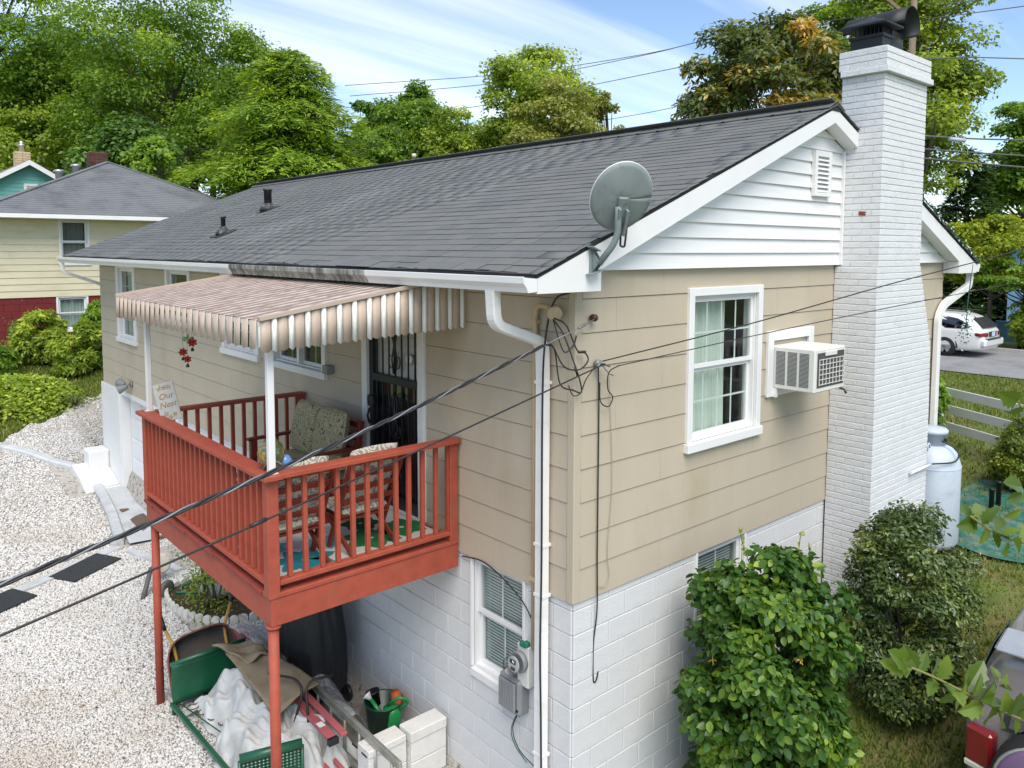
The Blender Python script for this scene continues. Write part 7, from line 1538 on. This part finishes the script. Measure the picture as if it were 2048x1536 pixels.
# ================================================================== power lines and poles
M_WIRE = mat('far_wire', (.10, .10, .105), rough=.6)
wr_ = [('thin overhead wire from above the conifer to the top edge', [(690, 171, 45), (1020, 147, 42), (1290, 108, 38), (1480, 60, 34), (1760, -15, 29)], .018),
       ('overhead wire crossing the sky below the first wire', [(700, 192, 45), (1000, 165, 42), (1280, 112, 38), (1480, 68, 34), (2100, -20, 28)], .018),
       ('overhead wire running down to the tree line', [(740, 243, 45), (1000, 205, 42), (1400, 126, 36), (1700, 62, 31), (2100, 5, 28)], .018),
       ('lowest overhead wire above the ridge', [(800, 298, 42), (1000, 272, 40), (1240, 235, 37), (1380, 208, 35), (1700, 140, 31)], .015),
       ('lashed cable leaving the chimney towards the right', [(1700, 110, 28), (1850, 117, 28), (1950, 115, 28), (2120, 120, 28)], .022),
       ('upper thick communications cable right of the chimney', [(1700, 262, 26), (1850, 272, 26), (1960, 278, 26), (2120, 281, 26)], .028),
       ('middle communications cable right of the chimney', [(1700, 285, 25), (1850, 298, 25), (1960, 306, 25), (2120, 316, 25)], .024),
       ('lower communications cable right of the chimney', [(1700, 305, 24), (1850, 317, 24), (1960, 327, 24), (2120, 341, 24)], .026)]
for lab, pts, r_ in wr_: cable('overhead_wire', [at_depth(*q) for q in pts], r_, lab, M_WIRE, 5, cat='wire', group='overhead wires')
s = MB(); a, b = at_depth(1898, 278, 25.9), at_depth(1930, 281, 25.9); s.tube([a, b], .07, 8); s.build('cable_splice_case', mat('splice_grey', (.42, .46, .55), rough=.5), None, 'pale splice case hanging on the upper communications cable', 'splice case')
up_ = empty('utility_pole', tuple(at_depth(1808, 497, 27.5)), 'wooden utility pole top and crossarm showing above the chimney cap', 'utility pole'); p = at_depth(1808, 497, 27.5); zt = at_depth(1808, 8, 27.5).z
M_POLE = mat('pole_wood', (.20, .15, .10), rough=.9, var=.3, scale=6, stretch=(1, 1, .2))
s = MB(); s.tube([(p.x, p.y, float(ground_z(p.x, p.y))), (p.x, p.y, zt)], [.15, .10], 10); s.build('pole', M_POLE, up_)
s = MB(); s.bar(at_depth(1764, -10, 27.3), at_depth(1803, 22, 27.3), .09, .11); s.build('crossarm', M_POLE, up_)
s = MB(); p2 = at_depth(828, 315, 21); s.lathe([(.035, -1), (.035, 0), (.06, .0), (.06, .1), (0, .1)], (p2.x, p2.y, p2.z), 10); s.build('service_riser', mat('riser_cream', (.6, .56, .45), rough=.6), None, 'cream service pipe poking up behind the ridge', 'pipe')
# string lights along the right-hand rake
sl = empty('string_lights', (7.0, -.2, 2.6), 'green icicle string lights along the right rake edge and gutter', 'string lights'); M_LW = mat('bulb_clear', (.75, .8, .78), rough=.2); M_LG = mat('light_wire_green', (.01, .09, .08), rough=.5)
rp0, rp1 = Vector((5.3, -.225, roofz(W-5.3)+.03)), Vector((W+.58, -.225, Z0+.03)); s = MB(); s.tube([rp0.lerp(rp1, k/20)+Vector((0, 0, .012*math.sin(k*2))) for k in range(21)], .008, 5); s.tube(catmull([(7.62, -.2, 2.6), (7.55, -.2, 2.3), (7.5, -.2, 2.05), (7.48, -.2, 1.72)], 5), .007, 5); s.build('wire', M_LG, sl)
for k in range(100):
    if k < 46: c = rp0.lerp(rp1, k/46)+Vector((0, random.uniform(-.02, .02), random.uniform(-.02, .03)))
    else: c = Vector((7.5+random.gauss(0, .11), -.2+random.uniform(-.08, .08), 1.75+random.gauss(0, .16)))
    d = Vector(rnd_dirs(1)[0])*.055; s = MB(); s.mi = 1; s.tube([c, c+d*.4], [.006, .007], 5); s.mi = 0; s.tube([c+d*.4, c+d], [.008, .003], 5); s.build('bulb', [M_LW, M_LG], sl)
